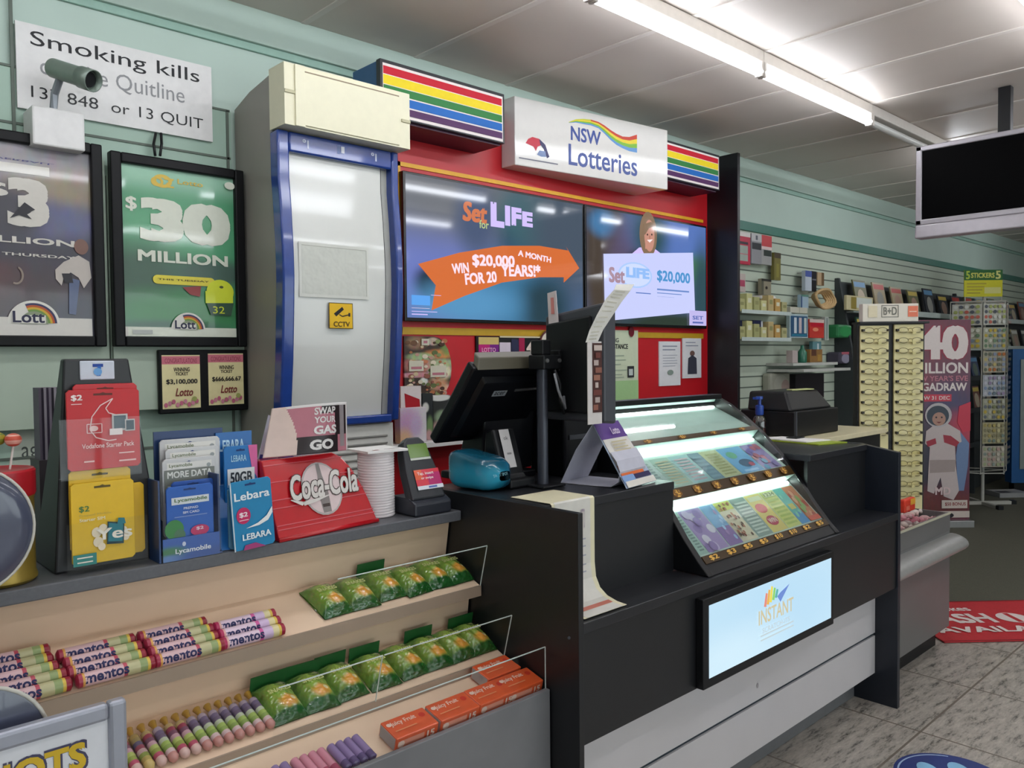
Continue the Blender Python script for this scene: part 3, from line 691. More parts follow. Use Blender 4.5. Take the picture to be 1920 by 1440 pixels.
# ---- notices pinned to the red wall
pm = blobmat('food_collage', '#3a281f', [(0.25, 0.9, 0.2, 0.1, '#8a6a50', 0.4), (0.6, 0.92, 0.12, 0.06, '#b8a890', 0.3), (0.75, 0.72, 0.3, 0.07, '#d08a4a', 0.5), (0.9, 0.8, 0.12, 0.1, '#7a8a4a', 0.5), (0.3, 0.55, 0.3, 0.12, '#c07a70', 0.4), (0.35, 0.68, 0.28, 0.06, '#9ab080', 0.4),
    (0.75, 0.45, 0.25, 0.14, '#d8cbb0', 0.3), (0.8, 0.58, 0.3, 0.06, '#a8b088', 0.5), (0.7, 0.25, 0.2, 0.1, '#c09070', 0.5), (0.25, 0.4, 0.4, 0.04, '#c08a90', 0.3), (0.4, 0.3, 0.08, 0.06, '#d8d8d0', 0.3), (0.9, 0.15, 0.1, 0.08, '#d8a890', 0.4)], rough=0.35, mottle=0.5, mscale=14)
g = G(); u0, u1, v0, v1 = 2.1524,2.426,1.3032,1.5993
pts = [(u0, v0+0.02), (u0+0.15, v0)] + [(u0+(u1-u0)*(0.62+0.38*math.cos(a)), (v0+v1)/2+(v1-v0)*0.5*math.sin(a)) for a in [(-PI/2+PI*k/10) for k in range(11)]] + [(u0, v1)]
g.prism(pts, 'y', 2.988, 2.999, pm); fp_ = tag(g.build('food_poster'), 'dark food collage cutout with a rounded edge beside the blue cabinet frame', 'poster')
g = G().wall(2.988); rf = random.Random(9); fc = ['#6a4a34', '#a86a44', '#c8b490', '#7f8a58', '#4a3024', '#b89080', '#d8ccb4', '#8f5a4a', '#5f6a40', '#c07a58']
for k in range(90):
    a, b = rf.uniform(.06, .86), rf.uniform(.08, .94); r = rf.uniform(.02, .06)
    g.disc(u0+(u1-u0)*a, v0+(v1-v0)*b, (u1-u0)*r*1.2, (v1-v0)*r*.7, ink(fc[k % 10]), n=9); g.lay = k*0.1
g.lay = 12
for a, b, c, d in ((.08, .38, .46, .62), (.52, .86, .36, .54), (.34, .5, .86, .96)): g.rect(u0+(u1-u0)*a, u0+(u1-u0)*b, v0+(v1-v0)*c, v0+(v1-v0)*d, ink('#c9c4b0')); g.rect(u0+(u1-u0)*(a+.04), u0+(u1-u0)*(b-.04), v0+(v1-v0)*(c+.03), v0+(v1-v0)*(c+.07), ink('#b0707a'))
g.build('food_print', fp_)
t = T('advert_strip', 'horizontal strip of small magenta, black and white adverts above the black terminal', 'advert', (2.8184, 2.999, 1.5))
u0, u1, v0, v1 = 2.583,3.1186,1.4957,1.6038
g = G(); g.box(u0, u1, 2.988, 2.999, v0, v1, BLACKP); g.build('backing', t)
g = G().wall(2.9875)
g.rect(2.5967,2.7303,1.5627,1.5987, ink('#c9b06a')); g.rect(2.5961,2.7295,1.504,1.5622, ink('#b01a6c')); g.rect(2.6695,2.7295,1.504,1.5625, ink('#6f1a78')); g.text('LOTTO', 2.6166,2.7082,1.5254,1.5466, ink('#e0a8c0'), bold=0.03)
g.rect(2.7341,2.8102,1.5088,1.5733, ink('#c9bcc8')); g.rect(2.815,2.8663,1.5031,1.59, ink('#2a2c48')); g.rect(2.8677,2.9083,1.5028,1.6013, ink('#9a1a44')); g.text('40', 2.9208,3.0218,1.5132,1.5798, ink('#d8c8bc'), bold=0.05); g.rect(3.0307,3.0944,1.5242,1.5916, ink('#8a7a78'))
g.rect(2.7345,3.0548,1.5974,1.6053, ink('#c9bfa0'))
g.build('advert_print', t)
g = G(); u0, u1, v0, v1 = 3.0228,3.1516,1.5011,1.6025
g.wall(2.978); g.disc((u0+u1)/2, (v0+v1)/2+0.02, 0.075, 0.07, ink('#5a2a2c')); g.disc((u0+u1)/2, (v0+v1)/2+0.02, 0.066, 0.06, ink('#cfc8b8')); g.poly([((u0+u1)/2-0.02, v0+0.03), ((u0+u1)/2+0.05, v0+0.05), ((u0+u1)/2+0.03, v0-0.05)], ink('#d6cfc0'))
tag(g.build('round_tag', solid=0.004), 'round cream tag with a dark rim at the end of the advert strip', 'tag')
t = T('distance_notice', 'pale green notice about keeping your distance with a small phone picture', 'notice', (3.6977, 2.999, 1.23))
u0, u1, v0, v1 = 3.4808,3.861,1.2285,1.6493
g = G(); g.box(u0, u1, 2.992, 2.999, v0, v1, ink('#c2cbb0')); g.build('sheet', t)
g = G().wall(2.9917); w, h = u1-u0, v1-v0
g.rect(u0, u1, v0, v0+h*0.3, ink('#9bbf88')); g.text('KEEPING', u0+w*.1, u0+w*.52, v1-h*.17, v1-h*.11, ink('#5a5e58'), bold=0.04); g.text('YOUR DISTANCE', u0+w*.02, u0+w*.74, v1-h*.26, v1-h*.19, ink('#3f443e'), bold=0.05)
g.lines(u0+w*.12, u0+w*.72, [v1-h*q for q in (.36, .42, .48, .56, .62, .66)], h*0.015, ink('#98a592'), 0.4)
g.rect(u0+w*.72, u0+w*.88, v0+h*.34, v0+h*.5, ink('#2a2c30')); g.rect(u0+w*.75, u0+w*.85, v0+h*.37, v0+h*.46, ink('#b8c0bc')); g.disc(u0+w*.82, v1-h*.02, 0.025, 0.03, ink('#6a1424'))
g.build('notice_print', t)
for (u0, u1, v0, v1), lab, hue in (((4.07,4.2929,1.3108,1.5866), 'white flyer with small print on the red wall, nearer the green notice', '#a8b0bc'), ((4.3177,4.5261,1.3524,1.6084), 'white flyer with a dark standing figure beside the black side panel', '#3a3c48')):
    t = T('flyer', lab, 'flyer', ((u0+u1)/2, 2.999, v0), group='white flyers on the red wall')
    g = G(); g.box(u0, u1, 2.992, 2.999, v0, v1, ink('#d5d6d8')); g.build('sheet', t); w, h = u1-u0, v1-v0
    g = G().wall(2.9917); g.lines(u0+w*.15, u1-w*.15, [v1-h*q for q in (.12, .2)], h*.025, ink('#8a90a0'), 0.3)
    if hue == '#3a3c48': g.disc(u0+w*.5, v0+h*.62, w*.13, h*.07, ink('#6a5048')); g.poly([(u0+w*.25, v0+h*.1), (u0+w*.75, v0+h*.1), (u0+w*.72, v0+h*.5), (u0+w*.5, v0+h*.58), (u0+w*.28, v0+h*.5)], ink(hue))
    else: g.lines(u0+w*.15, u1-w*.15, [v1-h*q for q in (.32, .38, .44, .5, .56)], h*.015, ink('#a8acb6'), 0.4); g.disc(u0+w*.5, v0+h*.3, w*.14, h*.06, ink('#7f8f86'))
    g.build('flyer_print', t)
# boxes standing on the white ledge below the collage
g = G(); pm = blobmat('pink_flower_card', '#d6d0d4', [(0.3, 0.6, 0.4, 0.4, '#c9a0c4', 0.6), (0.15, 0.1, 0.3, 0.3, '#e0b890', 0.6), (0.6, 0.5, 0.2, 0.3, '#c8b0d0', 0.6)], mottle=0.2)
u0, u1, v0, v1 = 2.0478,2.1908,1.1784,1.2811; g.box(u0, u1, 2.88, 2.92, 1.126, v1, pm); tag(g.build('greeting_card_box', bevel=0.002), 'white box with pink flowers standing low beside the blue cabinet frame', 'box')
g = G(); u0, u1, v0, v1 = 2.088,2.2003,1.2665,1.3738; g.box(u0, u1, 2.93, 2.98, 1.126, v1, ink('#d9d0cc')); g.wall(2.93); g.poly([(u0+0.03, 1.2), (u1, 1.2), (u1-0.01, v1-0.06), (u0+0.02, v1-0.03)], ink('#a81824')); tag(g.build('packet_box'), 'white packet with a red flap behind the pink flowered box', 'box')
g = G(); u0, u1, v0, v1 = 2.2076,2.2657,1.1849,1.3385; g.box(u0, u1, 2.93, 2.98, 1.126, v1, blobmat('dark_mixed_pack', '#24282a', [(0.7, 0.3, 0.3, 0.2, '#6f8a5a', 0.4), (0.3, 0.7, 0.3, 0.1, '#d0d0c8', 0.3), (0.6, 0.1, 0.3, 0.12, '#b08a88', 0.4)])); tag(g.build('packet_box'), 'dark packet with a green patch between the pink box and the terminal', 'box')
g = G(); u0, u1, v0, v1 = 2.2758,2.3769,1.177,1.3259; g.box(u0, u1, 2.94, 2.985, 1.126, v1, blobmat('white_green_pack', '#2c2e2c', [(0.4, 0.95, 0.6, 0.08, '#d8d8d2', 0.2), (0.5, 0.5, 0.4, 0.15, '#8aa080', 0.4), (0.3, 0.2, 0.4, 0.2, '#b89a90', 0.4)])); tag(g.build('packet_box'), 'dark packet with a white top band just left of the black terminal', 'box')

# ================================================================== CONFECTIONERY COUNTER
CX0, CX1 = -0.7, 1.478
t = T('confectionery_counter', 'stepped beige confectionery counter with a dark grey ledge and grey front', 'counter', (0.5, 1.9, 0))
CGREY = mat('counter_front_grey', '#77777a', 0.45, noise=0.08, scale=12)
LEDGE = mat('ledge_grey_laminate', '#5d5f64', 0.45, noise=0.12, scale=120)
LIP = mat('shelf_lip_shade', '#9d8b79', 0.45, noise=0.05, scale=10)  # shadow on the lip fronts painted in as greyish brown
g = G(); g.box(CX0, CX1, 1.435, 1.45, 0, 0.642, CGREY); g.build('front_panel', t, bevel=0.002)
g = G(); g.box(CX0, CX1, 1.785, 2.28, 1.031, 1.06, LEDGE); g.build('ledge', t, bevel=0.003)
def shelf(yl, zl, yb, zb, lip=0.022):
    g = G(); g.prism([(yl, zl-lip), (yl, zl), (yb, zb), (yb, zb-0.012)], 'x', CX0, CX1-0.001, BEIGE); g.build('shelf', t)
    g = G(); g.prism([(yl-0.004, zl-lip-0.006), (yl-0.004, zl+0.001), (yl, zl+0.002), (yl, zl-lip-0.006)], 'x', CX0, CX1-0.001, LIP); g.build('shelf_lip', t)
shelf(1.704, 0.858, 1.861, 0.917); shelf(1.609, 0.684, 1.766, 0.743); shelf(1.451, 0.622, 1.615, 0.664, 0.014)
g = G(); g.prism([(1.861, 0.905), (1.838, 1.031), (1.85, 1.031), (1.873, 0.905)], 'x', CX0, CX1-0.001, BEIGE); g.build('riser', t)
g = G(); g.prism([(1.766, 0.73), (1.75, 0.84), (1.762, 0.872), (1.778, 0.73)], 'x', CX0, CX1-0.001, BEIGE); g.build('riser', t)
g = G(); g.prism([(1.615, 0.65), (1.615, 0.674), (1.625, 0.676), (1.625, 0.65)], 'x', CX0, CX1-0.001, BEIGE); g.build('riser', t)
g = G(); g.box(CX0, CX1, 1.90, 2.26, 0.0, 1.031, CGREY); g.build('back_carcass', t)
def lip_glass(xa, xb, y0, z0, y1, z1):
    g = G(); g.hexa([(xa, y0, z0), (xb, y0, z0), (xb, y0+0.003, z0), (xa, y0+0.003, z0), (xa, y1, z1), (xb, y1, z1), (xb, y1+0.003, z1), (xa, y1+0.003, z1)], ACRYL)
    r = 0.0016
    q = G(); q.tube([(xa, y1+0.0015, z1), (xb, y1+0.0015, z1)], r, ACEDGE, n=6); q.tube([(xb, y1+0.0015, z1), (xb, y0+0.0015, z0)], r, ACEDGE, n=6)
    o = g.build('clear_shelf_front', t); q.build('polished_edge', o)
lip_glass(1.0, 1.474, 1.699, 0.86, 1.668, 0.977)
lip_glass(1.063, 1.474, 1.603, 0.686, 1.571, 0.804); lip_glass(0.795, 1.058, 1.603, 0.686, 1.571, 0.804)
lip_glass(-0.3, 1.474, 1.446, 0.642, 1.446, 0.75)

# ================================================================== LOTTERY COUNTER
t = T('lottery_counter', 'black lottery counter with a lower front shelf and white slatted base', 'counter', (2.48, 1.7, 0))
CT = mat('counter_black_top', '#26272b', 0.3, noise=0.1); KICK = mat('kick_grey', '#6e6f72', 0.4)
g = G(); g.prism([(1.337, 0), (1.337, 0.84), (1.337, 1.11), (1.95, 1.11), (1.95, 0)], 'x', 1.482, 1.50, BLACK); g.build('side_panel', t, bevel=0.0015)
g = G(); g.prism([(1.337, 0), (1.337, 1.085), (1.50, 1.112), (1.95, 1.112), (1.95, 0)], 'x', 3.474, 3.50, mat('navy_black_panel', '#1d222c', 0.35)); g.build('side_panel', t, bevel=0.0015)
g = G(); g.prism([(1.50, 1.468), (2.072, 1.468), (2.072, 1.886), (2.958, 1.886), (2.958, 1.468), (3.474, 1.468), (3.474, 1.95), (1.50, 1.95)], 'z', 1.085, 1.11, CT); g.build('countertop', t, bevel=0.002)
for xa, xb in ((1.50, 2.0768), (2.9532, 3.474)): g = G(); g.box(xa, xb, 1.476, 1.49, 0.83, 1.085, BLACK); g.build('upper_back_panel', t)
g = G(); g.box(1.50, 3.474, 1.337, 1.49, 0.803, 0.83, CT); g.build('front_shelf', t, bevel=0.002)
g = G(); g.box(1.50, 3.474, 1.345, 1.36, 0.515, 0.803, BLACK); g.build('fascia_panel', t)
WPAN = mat('white_base_panel', '#c9c5c7', 0.35, noise=0.03, scale=6)
y = 1.43; zt, zs, zb = 0.4482, 0.296, 0.1291
g = G(); g.box(1.50, 3.474, y, y+0.015, zs+0.008, 0.56, WPAN); g.build('base_board', t, bevel=0.0015)
g = G(); g.box(1.50, 3.474, y, y+0.015, zb, zs-0.004, WPAN); g.build('base_board', t, bevel=0.0015)
g = G(); g.box(1.50, 3.474, y+0.008, y+0.02, zs-0.006, zs+0.01, mat('teal_black_gap', '#22323c', 0.4)); g.build('shadow_gap', t)
g = G(); g.box(1.50, 3.474, y+0.09, y+0.10, 0, zb+0.05, KICK); g.build('kickboard', t)
g = G().wall(y-0.001); g.disc(*(2.5008,0.3568), 0.006, 0.009, ink('#9d979b')); g.build('scuff_mark', t)
g = G(); g.tube([(1.4815,1.37,0.7911), (1.478,1.3668,0.7928)], 0.004, DGREY, n=10); g.build('screw_cap', t)
# lit INSTANT screen in the fascia
t = T('instant_screen', 'lit pale blue screen with a rainbow hand symbol set in the black counter front', 'screen', (2.46, 1.34, 0.5))
u0, u1, v0, v1 = 2.0135,2.8352,0.5376,0.7786
v0, v1 = 0.5194, 0.785
g = G(); g.box(u0-0.012, u1+0.006, 1.318, 1.345, v0-0.002, v1, BLACKP); g.build('bezel', t, bevel=0.003)
u0, u1, v0, v1 = 2.0295, 2.8174, 0.5459, 0.764
sm = blobmat('instant_screen_glow', '#bcdcee', [(0.55, 0.5, 0.5, 0.7, '#b3d6ec', 0.8), (0.1, 0.1, 0.4, 0.4, '#c9e4f2', 0.8)], rough=0.12, emit=0.95)
g = G(); g.add([(u0, 1.3172, v0), (u1, 1.3172, v0), (u1, 1.3172, v1), (u0, 1.3172, v1)], [(0, 1, 2, 3)], sm); g.build('display', t)
g = G().wall(1.317)
for k, c in enumerate(('#e08a7a', '#e8b050', '#e8d850', '#8ccf6a', '#58b0a8')):
    a = 2.3427+k*0.0165; z = 0.6991
    g.poly([(a, z-0.008+k*0.004), (a+0.015, z-0.012+k*0.004), (a+0.024, z+0.046-abs(k-2)*0.008), (a+0.012, z+0.05-abs(k-2)*0.008)], glow(c, 0.9))
g.poly([(2.4244,0.7077), (2.4454,0.6855), (2.506,0.7336), (2.4453,0.7174)], glow('#6a8ad0', 0.9))
OC = glow('#d2c6a0', 0.85); LC = glow('#c3cfd2', 0.88)
g.text('INSTANT', 2.3064,2.5318,0.6377,0.6849, OC, bold=0.02); g.text('SCRATCH-ITS', 2.3295,2.5063,0.6073,0.6245, LC)
for z in (0.5996, 0.5856): g.rect(2.3163, 2.532, z, z+0.004, LC)
g.build('picture', t)

# ================================================================== INSTANT TICKET DISPLAY
PR = [(1.88, 1.335), (1.80, 1.295), (1.735, 1.25), (1.655, 1.188), (1.57, 1.105), (1.50, 1.02), (1.44, 0.935), (1.385, 0.87), (1.347, 0.832)]
def along(s):                               # point and inward normal at fraction s down the curved front
    n = len(PR)-1; k = min(int(s*n), n-1); f = s*n-k
    y = PR[k][0]*(1-f)+PR[k+1][0]*f; z = PR[k][1]*(1-f)+PR[k+1][1]*f
    dy, dz = PR[k+1][0]-PR[k][0], PR[k+1][1]-PR[k][1]; L = math.hypot(dy, dz)
    return y, z, -dz/L, dy/L                # inward = (+y, -z)
XL, XR = 2.105, 2.925
t = T('ticket_display', 'curved black lit display case of scratch tickets sitting over the black counter', 'display case', (2.5, 1.6, 0.832))
RIM = mat('ticket_case_rim', '#111215', 0.32)
prof = PR + [(1.475, 0.832), (1.88, 1.112)]
for xa in (XL-0.028, XR): g = G(); g.prism(prof, 'x', xa, xa+0.028, RIM); g.build('side_panel', t, bevel=0.003)
g = G(); g.box(XL, XR, 1.87, 1.882, 1.112, 1.328, RIM); g.box(XL-0.0, XR, 1.835, 1.882, 1.318, 1.338, RIM); g.build('back_panel', t, bevel=0.002)
SV = [0.03, 0.325, 0.352, 0.555, 0.60, 0.855, 0.905]     # window / bar / window / bar / window / bar
WELL = mat('ticket_well_white', '#c7dcd4', 0.35)
LED = mat('led_strip', '#eafff8', 0.3, noise=0, emit=9.0)
BAR = mat('ticket_bar_brown', '#3d2c14', 0.3); GOLDN = ink('#d8a850', 0.3)
TICK = []
for wi, (sa, sb) in enumerate(((SV[0], SV[1]), (SV[2], SV[3]), (SV[4], SV[5]))):
    ya, za, nya, nza = along(sa); yb, zb, nyb, nzb = along(sb)
    dp = 0.035
    A = (ya+nya*dp*1.2, za+nza*dp*1.2); B = (yb+nyb*0.008, zb+nzb*0.008)
    g = G(); g.add([(XL, B[0], B[1]), (XR, B[0], B[1]), (XR, A[0], A[1]), (XL, A[0], A[1])], [(0, 1, 2, 3)], WELL); g.add([(XL, A[0], A[1]), (XR, A[0], A[1]), (XR, ya, za), (XL, ya, za)], [(0, 1, 2, 3)], WELL); g.build('ticket_well', t, solid=0.001)
    vv = lambda f, o: (B[0]+(A[0]-B[0])*f-nya*o, B[1]+(A[1]-B[1])*f-nza*o)
    g = G(); q = [vv(.915, .001), vv(.915, .005), vv(.965, .005), vv(.965, .001)]
    g.prism(q, 'x', XL+0.012, XR-0.012, LED); g.build('led_strip', t)
    g = G(); m = 6; g.surf(lambda u, v: (XL+(XR-XL)*u, along(sa+(sb-sa)*v)[0], along(sa+(sb-sa)*v)[1]), 1, m, clear('case_glass', refl=0.12)); g.build('window_pane', t, solid=0.002)
    TICK.append((A, B))
for bi, (sa, sb) in enumerate(((SV[1], SV[2]), (SV[3], SV[4]), (SV[5], SV[6]))):
    ya, za, nya, nza = along(sa); yb, zb, nyb, nzb = along(sb)
    g = G(); g.hexa([(XL, yb-nyb*0.002, zb-nzb*0.002), (XR, yb-nyb*0.002, zb-nzb*0.002), (XR, yb+nyb*0.012, zb+nzb*0.012), (XL, yb+nyb*0.012, zb+nzb*0.012),
        (XL, ya-nya*0.002, za-nza*0.002), (XR, ya-nya*0.002, za-nza*0.002), (XR, ya+nya*0.012, za+nza*0.012), (XL, ya+nya*0.012, za+nza*0.012)], BAR)
    o = g.build('price_bar', t)
    V = Vector((0, ya-yb, za-zb)); g = G().frame((XL, yb-nyb*0.0025, zb-nzb*0.0025), (1, 0, 0), V)
    nums = (['$2', '$3', '$5', '$5', '$10', '$10', '$2', '$5'] if bi == 2 else ['$5', '$2', '$2', '$3', '$5', '$10', '$5'] if bi == 1 else ['$5', '$10', '$2', '$5'])
    for k, s_ in enumerate(nums):
        c = (k+0.55)/len(nums)*0.80
        if bi < 2: g.disc(c, 0.5, 0.02, 0.36, GOLDN, n=10)
        g.text(s_, c-0.024, c+0.024, 0.15, 0.85, GOLDN if bi == 2 else ink('#7a5220'), bold=0.04)
    g.build('price_lettering', o)
g = G(); yb, zb, _, _ = along(SV[6]); g.hexa([(XL, 1.352, 0.832), (XR, 1.352, 0.832), (XR, 1.40, 0.832), (XL, 1.40, 0.832), (XL, yb+0.004, zb), (XR, yb+0.004, zb), (XR, yb+0.03, zb), (XL, yb+0.03, zb)], RIM); g.build('base_plinth', t)
# scratch tickets lying in the wells
def ticket(label, grp, wi, u0, u1, f0, f1, base, blobs, words=None, k=0):
    A, B = TICK[wi]
    O = Vector((u0, B[0]+(A[0]-B[0])*f0, B[1]+(A[1]-B[1])*f0)); V = Vector((0, (A[0]-B[0])*(f1-f0), (A[1]-B[1])*(f1-f0)))
    g = G().frame(O, (u1-u0, 0, 0), V); g.step = 0.0003; g.lay = 3
    nrm = g.N; o2 = g.O + nrm*0.0015
    g.rect(0, 1, 0, 1, ink(base, 0.3))
    for b in blobs:
        kind = b[0]
        if kind == 'd': g.disc(b[1], b[2], b[3], b[4], ink(b[5], 0.3), n=12)
        elif kind == 'r': g.rect(b[1], b[2], b[3], b[4], ink(b[5], 0.3))
    if words: g.text(words[0], *words[1:5], ink(words[5], 0.3), bold=0.04)
    o = g.build('scratch_ticket', solid=0.0)
    return tag(o, label, 'ticket', grp)
W3 = XR-XL
rr = random.Random(3)
def dots(n, cols, r=0.09): return [('d', rr.uniform(.1, .9), rr.uniform(.08, .92), r, r*0.7, rr.choice(cols)) for _ in range(n)]
def rows(n, c, a=.1, b=.9): return [('r', a, b, .08+i*.84/n, .08+i*.84/n+.42/n, c) for i in range(n)]
low = [('pale teal scratch ticket with grey text at the far left of the bottom row', '#a9c4bc', rows(12, '#6f8a86', .3, .8), None, .06),
       ('lilac scratch ticket with a white diagonal flash in the bottom row', '#a58fc0', dots(12, ['#c9b8d8', '#8f78b0', '#d8d0e0'], .16), None, .15),
       ('sky blue scratch ticket with purple lower half in the bottom row', '#7fa8d0', [('r', 0, 1, 0, .45, '#8a70a8')]+dots(8, ['#a8c8e8', '#b090c0']), None, .10),
       ('cream scratch ticket covered in small red dots in the bottom row', '#d8ccb4', [('r', 0, 1, .78, 1, '#d0cf70')]+dots(30, ['#8f4a44', '#b07058', '#5f4a40'], .06), None, .12),
       ('grey striped scratch ticket with diagonal bars in the bottom row', '#8fa29c', rows(10, '#c3d0c8', .1, .9), None, .12),
       ('yellow scratch ticket with two red ovals in the bottom row', '#dcc878', [('d', .45, .62, .34, .13, '#c8505a'), ('d', .5, .28, .34, .13, '#b83a5a'), ('r', .1, .9, .82, .94, '#d8d8b8')], ('WIN', .25, .75, .22, .34, '#f0d8d0'), .13),
       ('lime yellow scratch ticket with pale number rows in the bottom row', '#ccd078', rows(8, '#a8b860')+[('r', .1, .9, .84, .96, '#e8e8c8')], ('1234', .12, .88, .85, .95, '#7a8a50'), .12),
       ('teal and blue scratch ticket beside the reddish one in the bottom row', '#58b0a8', [('r', 0, 1, 0, .3, '#4a90c8'), ('r', .2, .8, .4, .55, '#c8b860')]+dots(5, ['#88d0b8']), None, .08),
       ('reddish orange scratch ticket with green spots at the far right of the bottom row', '#c8805c', dots(12, ['#b04a40', '#88a860', '#d8a080'], .15)+[('r', 0, 1, 0, .12, '#d85a48')], None, .10)]
x = XL+0.012
for lab, base, bl, wd_, w in low:
    ticket(lab, 'scratch tickets in the bottom window', 2, x, x+w*W3*0.96, 0.04, 0.86, base, bl, wd_); x += w*W3
mid = [('pale ticket with grey figures at the far left of the middle row', '#bccfcc', rows(9, '#8aa0a0', .2, .7), None, .10),
       ('pale green ticket with tan rows, third from left in the middle row', '#a8c4b8', rows(9, '#c0b898', .15, .85), None, .13),
       ('aqua ticket with pinkish number rows in the middle row', '#a8ccd0', rows(8, '#c8b0b8', .15, .85), None, .14),
       ('slate blue plain ticket in the middle row', '#7f98a8', rows(6, '#8ca8b8', .1, .9), None, .09),
       ('pale yellow ticket with olive rows in the middle row', '#c8c8a0', rows(8, '#a8a878', .15, .85), None, .14),
       ('bright blue ticket with a small dark car shape in the middle row', '#78b0dc', [('d', .6, .35, .3, .16, '#56708c'), ('d', .35, .7, .2, .14, '#6fb090'), ('d', .75, .28, .12, .08, '#c05a70'), ('r', .2, .8, .04, .12, '#a8d0f0')], None, .20),
       ('lilac and red ticket at the far right of the middle row', '#a898c8', dots(14, ['#c07888', '#8878b8', '#d8a8a8', '#70a8c8'], .14), None, .16)]
x = XL+0.012
for lab, base, bl, wd_, w in mid:
    ticket(lab, 'scratch tickets in the middle window', 1, x, x+w*W3*0.96, 0.04, 0.80, base, bl, wd_); x += w*W3

# ================================================================== THINGS ON THE LOTTERY COUNTER
# long receipt paper taped over the counter edge
t = T('paper_slip', 'long cream printed slip folded over the counter edge and curling on the shelf', 'paper', (1.6, 1.46, 0.832))
path = [(1.62, 1.1125), (1.56, 1.1125), (1.47, 1.1130), (1.4645, 1.109), (1.4645, 1.02), (1.4645, 0.93), (1.46, 0.89), (1.445, 0.862), (1.42, 0.845), (1.385, 0.836), (1.352, 0.834)]
PAPERY = mat('cream_slip', '#dfd8b8', 0.55)
PAPERW = mat('cream_slip_print', '#d6d3cb', 0.55)
def curve_sheet(path, xa, xb, m, name, parent, thick=0.0012):
    g = G(); n = len(path)-1
    for i in range(n): g.add([(xa, *path[i]), (xb, *path[i]), (xb, *path[i+1]), (xa, *path[i+1])], [(0, 1, 2, 3)], m)
    return g.build(name, parent, solid=thick)
curve_sheet(path, 1.52, 1.69, PAPERY, 'sheet', t)
curve_sheet([(y-0.0012, z+0.0012) for y, z in path[2:]], 1.53, 1.672, PAPERW, 'printed_face', t, 0.0006)
g = G().wall(1.4622)
g.text('LOTTO', 1.628, 1.648, 1.03, 1.085, ink('#a89aa8'), rot=0)
for z in (1.0, 0.98, 0.955, 0.93, 0.91): g.rect(1.60, 1.65, z, z+0.004, ink('#a8a8b4'))
g.build('print', t)
g = G(); g.add([(1.53, 1.4085, 0.8435), (1.672, 1.4085, 0.8435), (1.672, 1.385, 0.8385), (1.53, 1.385, 0.8385)], [(0, 1, 2, 3)], ink('#c97a6a')); g.build('red_band', t)

# folded tent card
t = T('tent_card', 'folded white tent card with a purple topped front panel on the counter corner', 'card stand', (1.9, 1.58, 1.1105), rot=(0, 0, math.radians(10)))
def tc(lx, y, z): return W[t] @ Vector((lx-0.07, y-1.58, z-1.1105))
ap = (1.60, 1.297)
g = G(); g.add([tc(0, 1.487, 1.1125), tc(0.185, 1.487, 1.1125), tc(0.15, *ap), tc(0, *ap)], [(0, 1, 2, 3)], mat('card_blue_white', '#a9b6cc', 0.5)); fp = g.build('front_panel', t, solid=0.0015)
g = G(); pts = [(ap[0], ap[1]), (1.66, 1.215), (1.715, 1.112), (1.60, 1.1122), (1.54, 1.114), (1.515, 1.13), (1.508, 1.16), (1.52, 1.19), (1.54, 1.215)]
for i in range(len(pts)-1): g.add([tc(0, *pts[i]), tc(0.16, *pts[i]), tc(0.16, *pts[i+1]), tc(0, *pts[i+1])], [(0, 1, 2, 3)], mat('card_grey_back', '#bdbdca', 0.55))
g.build('folded_back', t, solid=0.0015)
A0, A1, A2 = tc(0, 1.487, 1.1125), tc(0.185, 1.487, 1.1125), tc(0, *ap)
g = G().frame(A0, (A1-A0), (A2-A0)); g.lay = 3; g.step = 0.0005
def q4(a, b, c, d, m): g.poly([(a, c), (b, c), (b-0.19*0 if d < 1 else b, d), (a, d)], m)
def sk(u, v): return (u*(1-0.19*v), v)
def kp(a, b, c, d, m): g.poly([sk(a, c), sk(b, c), sk(b, d), sk(a, d)], m)
kp(0.0, 1, 0.74, 1.0, ink('#5b3a86')); kp(0.03, 0.97, 0.24, 0.74, ink('#d6d2cc')); kp(0.03, 0.8, 0.16, 0.34, ink('#d86a32')); kp(0.0, 0.4, 0.06, 0.18, ink('#7f9fce')); kp(0.4, 0.95, 0.1, 0.17, ink('#2f2a52')); kp(0.03, 1, 0.0, 0.09, ink('#d9d4cc'))
for k in range(7): kp(0.22+0.0*k, 0.8-0.05*(k % 3), 0.40+0.045*k, 0.418+0.045*k, ink('#bdb28f'))
g.text('Lotto', 0.36, 0.62, 0.79, 0.90, ink('#d8c8e0'), bold=0.03)
g.build('print', fp)

# pole with customer display
t = T('display_pole', 'slim dark grey pole with a clamp holding the sideways monitor', 'pole', (1.728, 1.70, 1.11))
g = G(); g.box(1.68, 1.776, 1.65, 1.75, 1.111, 1.118, BLACKP); g.build('foot_plate', t, bevel=0.003)
POLE = mat('pole_gunmetal', '#3c3f49', 0.35, metal=0.3)
g = G(); g.tube([(1.728, 1.70, 1.118), (1.728, 1.70, 1.50)], 0.0165, POLE, n=20); g.build('pole', t, smooth='angle')
g = G(); g.box(1.70, 1.775, 1.665, 1.73, 1.462, 1.505, BLACKP); g.box(1.705, 1.742, 1.675, 1.725, 1.505, 1.55, BLACKP); g.build('clamp', t, bevel=0.004)
for k, c in enumerate(((1.712, 1.6645, 1.488), (1.765, 1.6645, 1.488))):
    g = G(); g.tube([c, (c[0], c[1]-0.005, c[2])], 0.006, CHROME, n=12); g.build('clamp_bolt', t)
